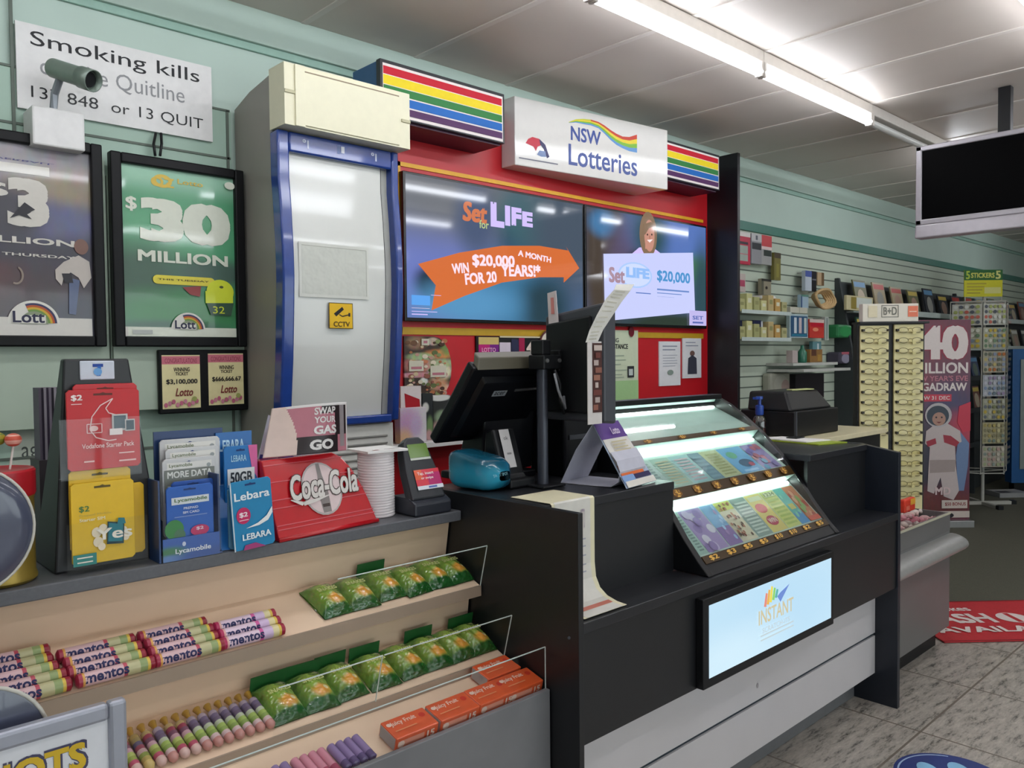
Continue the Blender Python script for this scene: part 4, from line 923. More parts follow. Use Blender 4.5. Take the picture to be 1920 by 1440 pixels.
g = G(); g.tube([(1.74, 1.66, 1.46), (1.755, 1.65, 1.42), (1.75, 1.648, 1.37), (1.775, 1.655, 1.33), (1.79, 1.67, 1.36)], 0.005, BLACKP, n=8); g.tube([(1.735, 1.655, 1.45), (1.74, 1.645, 1.40), (1.765, 1.64, 1.345), (1.78, 1.66, 1.38)], 0.004, mat('grey_cable', '#8a8c92', 0.4), n=8); g.build('cable', t, smooth=True)
t = T('customer_monitor', 'thin dark grey monitor seen edge on, clamped to the pole above the counter', 'monitor', (1.80, 1.62, 1.3))
g = G(); g.hexa([(1.795, 1.515, 1.305), (1.852, 1.515, 1.30), (1.86, 1.76, 1.30), (1.805, 1.76, 1.305), (1.795, 1.515, 1.655), (1.852, 1.515, 1.655), (1.86, 1.76, 1.625), (1.805, 1.76, 1.625)], mat('monitor_grey', '#3f4148', 0.45)); g.build('casing', t, bevel=0.008)
g = G(); g.hexa([(1.785, 1.56, 1.33), (1.797, 1.56, 1.33), (1.803, 1.745, 1.33), (1.79, 1.745, 1.33), (1.785, 1.56, 1.62), (1.797, 1.56, 1.62), (1.803, 1.745, 1.60), (1.79, 1.745, 1.60)], BLACKP); g.build('rear_cover', t, bevel=0.006)
g = G(); g.add([(1.862, 1.53, 1.32), (1.868, 1.745, 1.32), (1.868, 1.745, 1.61), (1.862, 1.53, 1.64)], [(0, 1, 2, 3)], mat('dark_screen', '#0a0b0d', 0.1)); g.build('screen', t, solid=0.004)
g = G(); g.box(1.776, 1.80, 1.675, 1.72, 1.455, 1.52, BLACKP); g.build('mount_arm', t, bevel=0.004)
# price sticker on the monitor's back edge and the sheets taped to its front edge
g = G(); u = (1.8,1.6778,1.6749); g.hexa([(1.79, 1.69, 1.60), (1.793, 1.69, 1.60), (1.798, 1.735, 1.60), (1.795, 1.735, 1.60), (1.79, 1.70, 1.70), (1.793, 1.70, 1.70), (1.798, 1.74, 1.695), (1.795, 1.74, 1.695)], ink('#d2c8c8')); g.hexa([(1.7895, 1.706, 1.63), (1.7905, 1.706, 1.63), (1.7935, 1.722, 1.63), (1.7925, 1.722, 1.63), (1.7895, 1.709, 1.68), (1.7905, 1.709, 1.68), (1.7935, 1.724, 1.68), (1.7925, 1.724, 1.68)], ink('#d88a84'))
tag(g.build('paper_tag'), 'pinkish paper tag sticking up behind the top of the sideways monitor', 'tag')
t = T('hanging_ticket', 'long printed ticket strip curling up from the edge of the sideways monitor', 'ticket', (1.84, 1.505, 1.55))
PT = mat('ticket_strip_paper', '#d5d3cc', 0.5)
L_ = [(1.7083,1.5385), (1.7199,1.5714), (1.743,1.6165), (1.7733,1.6621), (1.8029,1.6888), (1.8281,1.7064)]
R__ = [(1.7609,1.5418), (1.7799,1.5754), (1.8134,1.6185), (1.845,1.6574), (1.8759,1.6893), (1.9123,1.711)]
YS = [1.508, 1.504, 1.495, 1.488, 1.482, 1.495]
g = G()
for i in range(5): g.add([(L_[i][0], YS[i], L_[i][1]), (R__[i][0], YS[i], R__[i][1]), (R__[i+1][0], YS[i+1], R__[i+1][1]), (L_[i+1][0], YS[i+1], L_[i+1][1])], [(0, 1, 2, 3)], PT)
g.build('strip', t, solid=0.0008)
g = G()
for i in range(4):
    for f in (0.2, 0.5, 0.8):
        a = [L_[i][k]*(1-f)+L_[i+1][k]*f for k in (0, 1)]; b = [R__[i][k]*(1-f)+R__[i+1][k]*f for k in (0, 1)]; yy = YS[i]*(1-f)+YS[i+1]*f - 0.0012
        p = lambda t_: (a[0]*(1-t_)+b[0]*t_, yy, a[1]*(1-t_)+b[1]*t_)
        p0, p1 = p(0.15), p(0.75); g.add([p0, p1, (p1[0]+0.002, yy, p1[2]+0.004), (p0[0]+0.002, yy, p0[2]+0.004)], [(0, 1, 2, 3)], ink('#b9b6a8'))
g.build('print', t)
t = T('photo_strip', 'narrow strip of little brown pictures taped down the edge of the sideways monitor', 'photo strip', (1.81, 1.51, 1.32))
u0, u1, v0, v1 = 1.7174,1.7774,1.3063,1.5417
g = G(); g.box(u0, u1, 1.5085, 1.511, v0, v1, ink('#cfc9c6')); g.build('strip', t)
g = G().wall(1.508)
w, h = u1-u0, v1-v0
g.rect(u0+w*.32, u1, v0+h*.14, v1-h*.02, ink('#4a2c28'))
for k in range(9): g.rect(u0+w*(.36 + .12*(k % 2)), u0+w*(.7+.12*(k % 3)), v0+h*(.17+.09*k), v0+h*(.235+.09*k), ink(['#8a5a4c', '#b0a09a', '#6a3a34', '#c0b0a8', '#9a6a58'][k % 5]))
g.build('picture_print', t)

# black point of sale terminal seen from behind
t = T('till_terminal', 'big black till screen seen from behind, tilted on its stand', 'till', (1.70, 1.92, 1.11))
TB = mat('till_black', '#0c0d12', 0.34, spec=0.35)
a, b, c, d = Vector((1.515, 1.765, 1.468)), Vector((1.90, 1.765, 1.472)), Vector((1.90, 1.955, 1.235)), Vector((1.515, 1.955, 1.235))
nrm = (b-a).cross(d-a).normalized()          # towards the customer
if nrm.y > 0: nrm = -nrm
bk = -nrm*0.035
g = G(); g.hexa([d, c, c+bk, d+bk, a, b, b+bk, a+bk], TB); g.build('casing', t, bevel=0.007)
g = G(); k = 0.0035
s = lambda u, v: d + (c-d)*u + (a-d)*v + nrm*0.012
g.hexa([s(.12, .08)-nrm*0.012, s(.9, .08)-nrm*0.012, s(.9, .9)-nrm*0.012, s(.12, .9)-nrm*0.012, s(.16, .12), s(.86, .12), s(.86, .84), s(.16, .84)], TB); g.build('rear_cover', t, bevel=0.004)
g = G(); g.hexa([a+nrm*0.004+Vector((0.012, 0, -0.004)), b+nrm*0.004+Vector((-0.01, 0, -0.004)), b+bk*0.6+Vector((-0.01, 0, 0)), a+bk*0.6+Vector((0.012, 0, 0)), a+Vector((0.02, 0.0, 0.03)), b+Vector((-0.01, 0.0, 0.03)), b+bk*0.8+Vector((-0.01, 0, 0.03)), a+bk*0.8+Vector((0.02, 0, 0.03))], mat('till_top_bar', '#5d594c', 0.35)); g.build('top_bar', t, bevel=0.003)
q = s(.3, .66); g = G().frame(s(.30, .66)-nrm*0.0, (c-d).normalized(), (a-d).normalized()); g.rect(0, 0.055, 0, 0.022, ink('#8f949a')); g.text('acer', 0.006, 0.049, 0.005, 0.018, ink('#2c2e33'), bold=0.02); g.build('maker_badge', t)
g = G(); g.tube([s(.52, .73), s(.8, .74)], 0.005, mat('slot_grey', '#4a4a4c', 0.35), n=8); g.build('vent_slot', t)
g = G(); g.box(1.62, 1.86, 1.86, 2.06, 1.111, 1.135, TB); g.hexa([(1.66, 1.90, 1.135), (1.88, 1.90, 1.135), (1.88, 2.03, 1.135), (1.66, 2.03, 1.135), (1.66, 1.885, 1.33), (1.88, 1.885, 1.33), (1.88, 1.96, 1.33), (1.66, 1.96, 1.33)], TB); g.build('stand', t, bevel=0.006)
t = T('ticket_printer', 'black ticket printer standing in shadow behind the pole and the tent card', 'printer', (1.95, 1.85, 1.1105))
g = G(); g.prism([(1.77, 1.111), (1.77, 1.30), (1.80, 1.385), (1.93, 1.40), (1.93, 1.111)], 'x', 1.90, 2.065, TB); g.build('body', t, bevel=0.008)
g = G(); g.box(1.92, 2.045, 1.766, 1.772, 1.23, 1.245, DGREY); g.build('paper_slot', t)
# handheld scanner / printer with a white label
t = T('label_scanner', 'black desktop scanner with a long white label below the till screen', 'scanner', (1.66, 1.79, 1.1105))
g = G(); g.prism([(1.745, 1.111), (1.745, 1.14), (1.755, 1.15), (1.80, 1.285), (1.835, 1.275), (1.85, 1.111)], 'x', 1.615, 1.705, BLACKP); g.build('body', t, bevel=0.008)
g = G(); g.box(1.614, 1.716, 1.72, 1.852, 1.111, 1.138, BLACKP); g.build('base', t, bevel=0.006)
V = Vector((0, 1.80-1.755, 1.285-1.15)); g = G().frame((1.635, 1.754, 1.152), (0.05, 0, 0), V); g.lay = 4; g.rect(0.0, 0.8, 0.12, 0.95, ink('#c6c2c2')); g.text('ok', 0.25, 0.6, 0.72, 0.8, ink('#4a4848')); g.rect(0.25, 0.6, 0.4, 0.44, ink('#8a8686')); g.build('label', t)
# teal plastic pack
t = T('plastic_pack', 'glossy teal plastic wrapped pack slumped on the counter beside the card terminal', 'packet', (1.56, 1.82, 1.1105))
pm = blobmat('teal_wrap', '#1f86a6', [(0.55, 0.85, 0.7, 0.35, '#14546c', 0.5), (0.85, 0.3, 0.2, 0.6, '#155f7e', 0.5), (0.25, 0.3, 0.3, 0.3, '#2b9cbc', 0.6)], rough=0.18, coat=0.6, bump=0.3, bscale=14)
def pk(u, v):
    a = 2*PI*u; e = lambda q: math.copysign(abs(q)**0.55, q); w = min(1, 1.25*math.sin(PI*min(max(v, 0.0), 1))**0.5)
    return (1.562+0.052*e(math.cos(a))*(0.4+0.6*w)-0.02*(v-0.5), 1.80+(v-0.5)*0.20, 1.158+0.046*e(math.sin(a))*(0.3+0.7*w)+0.03*v*(math.sin(a) > 0))
g = G(); g.surf(pk, 20, 12, pm); g.build('wrapped_bundle', t, smooth=True)
g = G().frame((1.525, 1.70, 1.150), (0.07, 0, 0.004), (0, 0.01, 0.02)); g.text('SWEET SPOT', 0.1, 0.9, 0.3, 0.7, ink('#8fd0e0')); g.build('lettering', t)

# paper, pad and card stand at the far end of the counter
g = G(); g.prism([(3.30, 1.60), (3.465, 1.55), (3.46, 1.86), (3.33, 1.90)], 'z', 1.111, 1.116, ink('#9fb23a')); tag(g.build('lime_pad'), 'lime green pad under white papers at the far end of the black counter', 'pad')
g = G(); g.prism([(3.31, 1.66), (3.455, 1.62), (3.45, 1.85), (3.335, 1.89)], 'z', 1.117, 1.122, WPAPER); tag(g.build('paper_sheets'), 'white papers lying on the lime green pad', 'paper')
t = T('wire_card_stand', 'thin black wire stand in front of the black receipt printer', 'stand', (3.43, 1.80, 1.122))
g = G(); g.box(3.38, 3.455, 1.74, 1.79, 1.1225, 1.127, BLACKP); g.build('foot', t); g = G(); g.tube([(3.435, 1.77, 1.127), (3.435, 1.77, 1.24)], 0.004, DGREY); g.build('rod', t)
# service desk behind
t = T('service_desk', 'cream topped service desk standing past the end of the black counter', 'desk', (3.85, 2.0, 0))
g = G(); g.box(3.515, 4.42, 1.76, 2.35, 1.075, 1.10, mat('desk_cream', '#cfc6a4', 0.4)); g.build('desktop', t, bevel=0.003); g = G(); g.box(3.53, 4.40, 1.79, 2.33, 0, 1.075, BLACK); g.build('carcass', t)
t = T('receipt_printer', 'black receipt printer and cash drawer on the cream service desk', 'printer', (3.8, 1.95, 1.10))
g = G(); g.box(3.6129, 4.0761, 1.87, 2.16, 1.101, 1.225, BLACKP); g.build('cash_drawer', t, bevel=0.006)
xa, xb = 3.6077, 4.0429
g = G(); g.hexa([(xa, 1.885, 1.226), (xb, 1.885, 1.226), (xb, 2.12, 1.226), (xa, 2.12, 1.226), (xa+0.05, 1.94, 1.318), (xb-0.06, 1.94, 1.318), (xb-0.06, 2.12, 1.318), (xa+0.02, 2.12, 1.318)], BLACKP); g.build('printer_body', t, bevel=0.01)
g = G(); g.hexa([(xa+0.10, 1.90, 1.250), (xb-0.1, 1.90, 1.250), (xb-0.1, 1.91, 1.252), (xa+0.10, 1.91, 1.252), (xa+0.12, 1.93, 1.300), (xb-0.12, 1.93, 1.300), (xb-0.12, 1.94, 1.30), (xa+0.12, 1.94, 1.30)], mat('printer_window', '#20241f', 0.15)); g.build('printer_window', t)
t = T('sanitiser_bottle', 'clear sanitiser bottle with a blue pump beside the black receipt printer', 'bottle', (3.60, 2.03, 1.1))
g = G(); g.lathe([(0.03, 0), (0.034, 0.008), (0.034, 0.075), (0.028, 0.095), (0.014, 0.105)], clear('bottle_clear', (0.85, 0.9, 0.92), 0.12), c=(3.57, 2.03, 1.101), n=20); g.build('bottle_body', t, smooth=True)
g = G(); g.lathe([(0.018, 0.105), (0.02, 0.11), (0.02, 0.15), (0.008, 0.155), (0.008, 0.18), (0.016, 0.182), (0.016, 0.195)], mat('pump_blue', '#2a4aa0', 0.3), c=(3.57, 2.03, 1.101), n=16); g.box(3.525, 3.57, 2.02, 2.04, 1.283, 1.294, mat('pump_blue', '#2a4aa0', 0.3)); g.build('pump', t, smooth='angle')
g = G(); g.box(4.19, 4.38, 2.165, 2.20, 1.10, 1.27, mat('pale_grey_box', '#c5c3c0', 0.5)); tag(g.build('paper_tray', bevel=0.003), 'pale grey tray standing upright behind the black receipt printer', 'tray')
g = G(); g.prism([(3.76, 1.96), (3.93, 1.93), (3.95, 1.98), (3.78, 2.0)], 'z', 1.3195, 1.324, ink('#c9cf90')); tag(g.build('note_slip'), 'pale yellow slip lying on top of the black receipt printer', 'paper')

# ---- monitor hanging from the ceiling
t = T('hanging_monitor', 'black television in a silver frame hanging from the ceiling at the right', 'monitor', (4.9, 1.35, 2.2))
SILV = mat('silver_plastic', '#a9a5ab', 0.35, metal=0.2)
MX = 4.85; yA = 1.772; yB = 0.72
zt_, zb_ = (1.7744,2.6584)[1], (1.7395,2.1435)[1]
g = G(); fr = 0.03
for ya, yb, za, zb2 in ((yB, yA, zt_-0.028, zt_), (yB, yA, zb_+0.075, zb_+0.105), (yA-0.032, yA, zb_+0.075, zt_), (yB, yB+0.032, zb_+0.075, zt_)): g.box(MX-0.03, MX+0.05, ya, yb, za, zb2, SILV)
g.build('frame', t, bevel=0.005)
g = G(); g.hexa([(MX-0.045, yB, zb_), (MX+0.045, yB, zb_), (MX+0.045, yA, zb_), (MX-0.045, yA, zb_), (MX-0.035, yB, zb_+0.075), (MX+0.05, yB, zb_+0.075), (MX+0.05, yA, zb_+0.075), (MX-0.035, yA, zb_+0.075)], SILV); g.build('speaker_bar', t, bevel=0.008)
g = G(); g.box(MX-0.022, MX+0.08, yB+0.03, yA-0.03, zb_+0.1, zt_-0.025, mat('monitor_glass', '#030304', 0.5, spec=0.04)); g.build('screen', t)
g = G(); g.box(MX-0.0, MX+0.05, 1.31, 1.37, zt_-0.1, CEIL-0.002, BLACKP); g.build('ceiling_bracket', t, bevel=0.003)

# ================================================================== THINGS ON THE CONFECTIONERY LEDGE
LZ = 1.061
# ---- tapered black stand with SIM packs
t = T('card_stand', 'tall tapered black stand with a white phone logo plate holding red and yellow packs', 'stand', (0.56, 1.9, LZ))
STB = mat('stand_black', '#1e1f22', 0.4)
g = G(); g.hexa([(0.445, 1.848, LZ), (0.664, 1.848, LZ), (0.664, 2.02, LZ), (0.445, 2.02, LZ), (0.472, 1.848, 1.505), (0.60, 1.848, 1.505), (0.60, 1.872, 1.505), (0.472, 1.872, 1.505)], STB); g.build('body', t, bevel=0.004)
u0, u1, v0, v1 = 0.5013,0.5693,1.4609,1.5005
g = G(); g.box(u0, u1, 1.8435, 1.848, v0, v1, ink('#cfd6e2')); g.build('logo_plate', t, bevel=0.003)
g = G().wall(1.8432); w, h = u1-u0, v1-v0
g.rect(u0+w*.36, u0+w*.66, v0+h*.68, v0+h*.84, ink('#22459c')); g.poly([(u0+w*.46, v0+h*.2), (u0+w*.58, v0+h*.2), (u0+w*.6, v0+h*.72), (u0+w*.5, v0+h*.72)], ink('#2a6ac0')); g.disc(u0+w*.5, v0+h*.42, w*.12, h*.2, ink('#6fa8e0'))
g.build('logo', t)
def pocket(u0, u1, v0, v1, y, parent, d=0.03):
    g = G(); g.box(u0, u1, y, y+0.0025, v0, v1, ACRYL); g.box(u0, u1, y, y+d, v0, v0+0.0025, ACRYL); g.build('clear_pocket', parent)
pocket(0.4517,0.6101,1.2561,1.3813, 1.813, t); pocket(0.4597, 0.6184, LZ+0.001, 1.1665, 1.812, t)
def pack(label, u0, u1, v0, v1, y, base, art, group, th=0.006, tilt=0.0, lean=0.0):
    """a hanging card pack with a punched slot; art(g, u0, u1, v0, v1)"""
    t = T('sim_pack', label, 'sim card pack', ((u0+u1)/2, y, v0), group=group)
    c = Vector(((u0+u1)/2, y, v0))
    M = Matrix.Translation(c) @ Matrix.Rotation(lean, 4, 'X') @ Matrix.Rotation(tilt, 4, 'Y') @ Matrix.Translation(-c)
    g = G(); g.M = M; r = 0.006
    pts = [(u0+r, v0), (u1-r, v0), (u1, v0+r), (u1, v1-r), (u1-r, v1), (u0+r, v1), (u0, v1-r), (u0, v0+r)]
    g.prism(pts, 'y', y, y+th, ink(base, 0.3)); g.build('pack', t, bevel=0.001)
    g = G(); g.M = M; g.wall(y)
    w, h = u1-u0, v1-v0
    g.poly([(u0+w*.36, v1-h*.075), (u0+w*.62, v1-h*.075), (u0+w*.62, v1-h*.05), (u0+w*.53, v1-h*.048), (u0+w*.49, v1-h*.036), (u0+w*.45, v1-h*.048), (u0+w*.36, v1-h*.05)], ink('#6a3028' if base.startswith('#c') and base != '#cfcfcf' else '#5f5020' if base.startswith('#e') else '#1b3a70'))
    if art: art(g, u0, v0, w, h)
    g.build('print', t)
    return t
PINKW = ink('#efc9c6', 0.3)
def art_red(g, u, v, w, h):
    g.text('$2', u+w*.06, u+w*.21, v+h*.86, v+h*.94, ink('#f4e6e2', 0.3), bold=0.04); g.rect(u+w*.06, u+w*.2, v+h*.82, v+h*.83, PINKW)
    pts = [(u+w*(.62), v+h*.88), (u+w*.45, v+h*.8), (u+w*.33, v+h*.66), (u+w*.3, v+h*.5), (u+w*.38, v+h*.40), (u+w*.55, v+h*.35), (u+w*.66, v+h*.36)]
    g.band(pts, 0.0022, PINKW); g.band([(u+w*.62, v+h*.88), (u+w*.52, v+h*.76), (u+w*.56, v+h*.7), (u+w*.7, v+h*.66)], 0.0022, PINKW)
    g.band([(u+w*.26, v+h*.57), (u+w*.46, v+h*.57), (u+w*.46, v+h*.46), (u+w*.26, v+h*.46), (u+w*.26, v+h*.57)], 0.0016, PINKW); g.disc(u+w*.35, v+h*.515, w*.06, h*.035, PINKW)
    g.rect(u+w*.6, u+w*.82, v+h*.47, v+h*.68, ink('#c9c4c2', 0.3)); g.rect(u+w*.625, u+w*.795, v+h*.495, v+h*.66, ink('#55666f', 0.3)); g.rect(u+w*.78, u+w*.92, v+h*.46, v+h*.61, ink('#c9c4c2', 0.3)); g.rect(u+w*.795, u+w*.905, v+h*.475, v+h*.595, ink('#4a5a64', 0.3)); g.rect(u+w*.56, u+w*.74, v+h*.42, v+h*.5, ink('#efe2e0', 0.3))
    g.text('Vodafone Starter Pack', u+w*.18, u+w*.9, v+h*.27, v+h*.33, PINKW, bold=0.03); g.rect(u+w*.68, u+w*.9, v+h*.18, v+h*.195, PINKW); g.rect(u+w*.68, u+w*.92, v+h*.08, v+h*.1, PINKW); g.rect(u+w*.2, u+w*.34, v+h*.1, v+h*.12, PINKW)
a = 0.484; b = 0.61
pack('red phone pack, the rear one peeking above the front red pack', a, b, 1.285, 1.452, 1.832, '#c93036', None, 'red phone packs')
a = 0.4673; b = 0.6097
pack('red phone pack in front with $2 and a white outline swirl', a, b, 1.274, 1.441, 1.819, '#c8262c', art_red, 'red phone packs')
def art_yel(g, u, v, w, h):
    G1 = ink('#4f7a3e', 0.3); WH = ink('#ece6d8', 0.3); TE = ink('#2e7d8a', 0.3)
    g.text('$2', u+w*.12, u+w*.28, v+h*.64, v+h*.72, G1, bold=0.02); g.text('Prepaid Mobile', u+w*.12, u+w*.62, v+h*.585, v+h*.62, ink('#c9b45a', 0.3)); g.text('Starter SIM', u+w*.12, u+w*.52, v+h*.53, v+h*.57, ink('#f0e6bc', 0.3), bold=0.03)
    for du, dv, r in ((.38, .38, .08), (.4, .26, .08), (.48, .42, .07), (.8, .36, .07), (.84, .28, .06), (.45, .2, .06)): g.disc(u+w*du, v+h*dv, w*r, h*r*.8, ink('#efe0c4', 0.3), n=12)
    g.poly([(u+w*.53, v+h*.22), (u+w*.8, v+h*.2), (u+w*.82, v+h*.46), (u+w*.55, v+h*.5)], ink('#25444c', 0.3)); g.poly([(u+w*.55, v+h*.25), (u+w*.78, v+h*.23), (u+w*.8, v+h*.44), (u+w*.57, v+h*.48)], TE); g.poly([(u+w*.7, v+h*.44), (u+w*.84, v+h*.45), (u+w*.82, v+h*.52), (u+w*.72, v+h*.53)], TE)
    g.text('Yes', u+w*.36, u+w*.94, v+h*.28, v+h*.42, WH, bold=0.03); g.rect(u, u+w*.36, v, v+h*.14, ink('#3f8a84', 0.3)); g.rect(u+w*.06, u+w*.3, v+h*.09, v+h*.105, WH); g.rect(u+w*.06, u+w*.3, v+h*.035, v+h*.05, WH)
a, b = 0.4929, 0.6206
pack('yellow phone pack, the one sticking out at the right edge of the others', a, b, 1.082, 1.235, 1.836, '#e3b72a', None, 'yellow phone packs')
a, b = 0.4704, 0.591
pack('yellow phone pack, the tallest at the back of the yellow ones', a, b, 1.105, 1.273, 1.828, '#e6bd30', None, 'yellow phone packs')
a, b = 0.4702, 0.5938
pack('yellow phone pack in front showing a teal phone and $2', a, b, 1.078, 1.248, 1.818, '#e8be2e', art_yel, 'yellow phone packs')

# ---- blue phone card holder
t = T('card_holder', 'blue tiered card holder with a clear front beside the black tapered stand', 'stand', (0.70, 1.81, LZ))
NV = mat('holder_navy', '#26406e', 0.35); BL2 = blobmat('holder_blue_print', '#2f5cae', [(0.12, 0.35, 0.28, 0.28, '#3f7a52', 0.5), (0.1, 0.12, 0.25, 0.16, '#5f82b8', 0.6), (0.8, 0.1, 0.5, 0.3, '#35559a', 0.6)], rough=0.3)
g = G(); g.box(0.668, 0.774, 1.900, 1.904, LZ, 1.2, NV); g.box(0.668, 0.83, 1.905, 1.909, LZ, 1.336, NV); g.box(0.668, 0.772, 1.785, 1.904, LZ, LZ+0.004, NV); g.box(0.632, 0.636, 1.785, 1.845, LZ, 1.24, NV); g.box(0.768, 0.772, 1.795, 1.904, LZ, 1.24, NV); g.build('holder_body', t)
u0, u1, v0, v1 = 0.6397,0.7654,1.0503,1.2364
g = G(); g.box(u0, u1, 1.784, 1.787, LZ, LZ+0.05, BL2); g.build('front_panel', t)
g = G().wall(1.7838); g.text('Lycamobile', u0+0.026, u0+0.105, LZ+0.012, LZ+0.026, ink('#e6ecf4', 0.3), bold=0.03); g.disc(u0+0.045, LZ+0.035, 0.004, 0.005, ink('#cfd8ea', 0.3)); g.build('front_lettering', t)
g = G(); g.box(u0-0.003, u1+0.003, 1.778, 1.7805, LZ, v1+0.012, ACRYL); g.build('clear_front', t)
def art_lw(txt):
    def f(g, u, v, w, h):
        g.rect(u+w*.08, u+w*.92, v+h*.865, v+h*.95, ink('#e4e2dc', 0.3)); g.text('Lycamobile', u+w*.12, u+w*.55, v+h*.88, v+h*.935, ink('#6f7a55', 0.3), bold=0.02); g.disc(u+w*.86, v+h*.89, w*.04, h*.025, ink('#9aa0a0', 0.3))
        if txt: g.rect(u+w*.03, u+w*.97, v+h*.45, v+h*.86, ink('#7d8078', 0.3)); g.text(txt, u+w*.08, u+w*.92, v+h*.755, v+h*.84, ink('#e4e4de', 0.3), bold=0.04); g.rect(u+w*.08, u+w*.7, v+h*.64, v+h*.66, ink('#c0c4ba', 0.3))
    return f
a, b = 0.6738, 0.8141
pack('white phone pack at the very back of the blue holder', a, b, 1.13, 1.318, 1.885, '#cfcfcf', art_lw(None), 'white phone packs in the blue holder')
a, b = 0.68, 0.8049
pack('white phone pack in the middle of the blue holder', a, b, 1.12, 1.298, 1.868, '#cfcfcf', art_lw(None), 'white phone packs in the blue holder')
a, b = 0.6659, 0.7877
pack('white phone pack reading MORE DATA in the blue holder', a, b, 1.10, 1.277, 1.85, '#cfcfcf', art_lw('MORE DATA'), 'white phone packs in the blue holder')
def art_lb(g, u, v, w, h):
    g.rect(u+w*.1, u+w*.9, v+h*.70, v+h*.82, ink('#e2e6ea', 0.3)); g.text('Lycamobile', u+w*.16, u+w*.86, v+h*.725, v+h*.80, ink('#5a7a4a', 0.3), bold=0.03); g.text('PREPAID', u+w*.35, u+w*.66, v+h*.61, v+h*.65, ink('#dfe6f2', 0.3), bold=0.03); g.text('SIM CARD', u+w*.33, u+w*.68, v+h*.54, v+h*.58, ink('#dfe6f2', 0.3), bold=0.03); g.rect(u+w*.15, u+w*.85, v+h*.49, v+h*.505, ink('#7f9ad0', 0.3))
    g.disc(u+w*.14, v+h*.3, w*.2, h*.16, ink('#3f8a4a', 0.3)); g.disc(u+w*.25, v+h*.2, w*.12, h*.1, ink('#4f7a5a', 0.3)); g.disc(u+w*.68, v+h*.24, w*.2, h*.09, ink('#c8386a', 0.3)); g.text('$2', u+w*.6, u+w*.76, v+h*.24, v+h*.3, ink('#f0d0dc', 0.3), bold=0.04)
a, b = 0.6744, 0.7707
pack('blue phone pack peeking out behind the front blue pack', a, b, 1.10, 1.229, 1.82, '#2a5ab0', None, 'blue phone packs in the holder')
a, b = 0.6532, 0.7572
pack('blue phone pack in front with a white name label and pink dot', a, b, 1.088, 1.222, 1.795, '#2f66bf', art_lb, 'blue phone packs in the holder')
# ---- second blue holder
t = T('card_holder', 'bright blue card holder with a header card between the navy holder and red dispenser', 'stand', (0.85, 1.82, LZ))
BR = mat('holder_bright_blue', '#1f6ab0', 0.3)
g = G(); g.hexa([(0.776, 1.80, LZ), (0.90, 1.79, LZ), (0.90, 1.90, LZ), (0.776, 1.905, LZ), (0.776, 1.885, 1.20), (0.90, 1.885, 1.20), (0.90, 1.90, 1.20), (0.776, 1.905, 1.20)], BR); g.build('holder_body', t, bevel=0.002)
u0, u1, v0, v1 = 0.8106,0.9015,1.2738,1.3242
g = G(); g.box(u0, u1, 1.899, 1.903, 1.199, v1, BR); g.build('header_card', t)
g = G().wall(1.8988); g.text('LEBARA', 0.8177,0.8817,1.2782,1.3057, ink('#b8dcf0', 0.3), bold=0.04); g.build('header_lettering', t)
def art_l50(g, u, v, w, h):
    g.poly([(u+w*.72, v+h), (u+w, v+h), (u+w, v+h*.5), (u+w*.82, v+h*.68)], ink('#d8649c', 0.3)); g.text('LEBARA', u+w*.2, u+w*.66, v+h*.78, v+h*.87, ink('#a8d4ec', 0.3), bold=0.03)
    g.rect(u+w*.08, u+w*.9, v+h*.42, v+h*.68, ink('#dfe2e2', 0.3)); g.text('50GB', u+w*.16, u+w*.82, v+h*.47, v+h*.63, ink('#2a3038', 0.3), bold=0.04)
a, b = 0.8131, 0.8961
pack('blue phone pack with a white 50GB label and pink corner', a, b, 1.125, 1.293, 1.86, '#2474b8', art_l50, 'blue and pink phone packs', lean=0.0)
a, b = 0.7866, 0.8899
pack('pale edged phone pack mostly hidden behind the front blue one', a+0.004, b, LZ+0.001, 1.205, 1.792, '#5f8fae', None, 'blue and pink phone packs')
def art_leb(g, u, v, w, h):
    g.rect(u, u+w*.03, v, v+h, ink('#c8d4da', 0.3)); g.text('Lebara', u+w*.08, u+w*.94, v+h*.72, v+h*.84, ink('#e8f2f6', 0.3), bold=0.03)
    g.disc(u+w*.27, v+h*.5, w*.17, h*.12, ink('#c62a62', 0.3)); g.text('$2', u+w*.17, u+w*.37, v+h*.47, v+h*.55, ink('#f4dce4', 0.3), bold=0.05); g.rect(u+w*.16, u+w*.38, v+h*.43, v+h*.44, ink('#f4dce4', 0.3))
    g.poly([(u+w*.3, v+h*.31), (u+w*.6, v+h*.36), (u+w*.82, v+h*.44), (u+w*.97, v+h*.56), (u+w*.97, v+h*.47), (u+w*.85, v+h*.37), (u+w*.62, v+h*.32)], ink('#eaf0f0', 0.3))
    g.text('LEBARA', u+w*.2, u+w*.9, v+h*.14, v+h*.23, ink('#e8f2f6', 0.3), bold=0.04); g.poly([(u+w*.2, v), (u+w*.75, v), (u+w*.5, v+h*.08), (u+w*.25, v+h*.07)], ink('#a8407a', 0.3))
a, b = 0.7954, 0.8962
pack('bright blue phone pack in front with a pink $2 circle and white swoosh', a, b, LZ+0.001, 1.222, 1.774, '#2386b8', art_leb, 'blue and pink phone packs', tilt=-0.06)

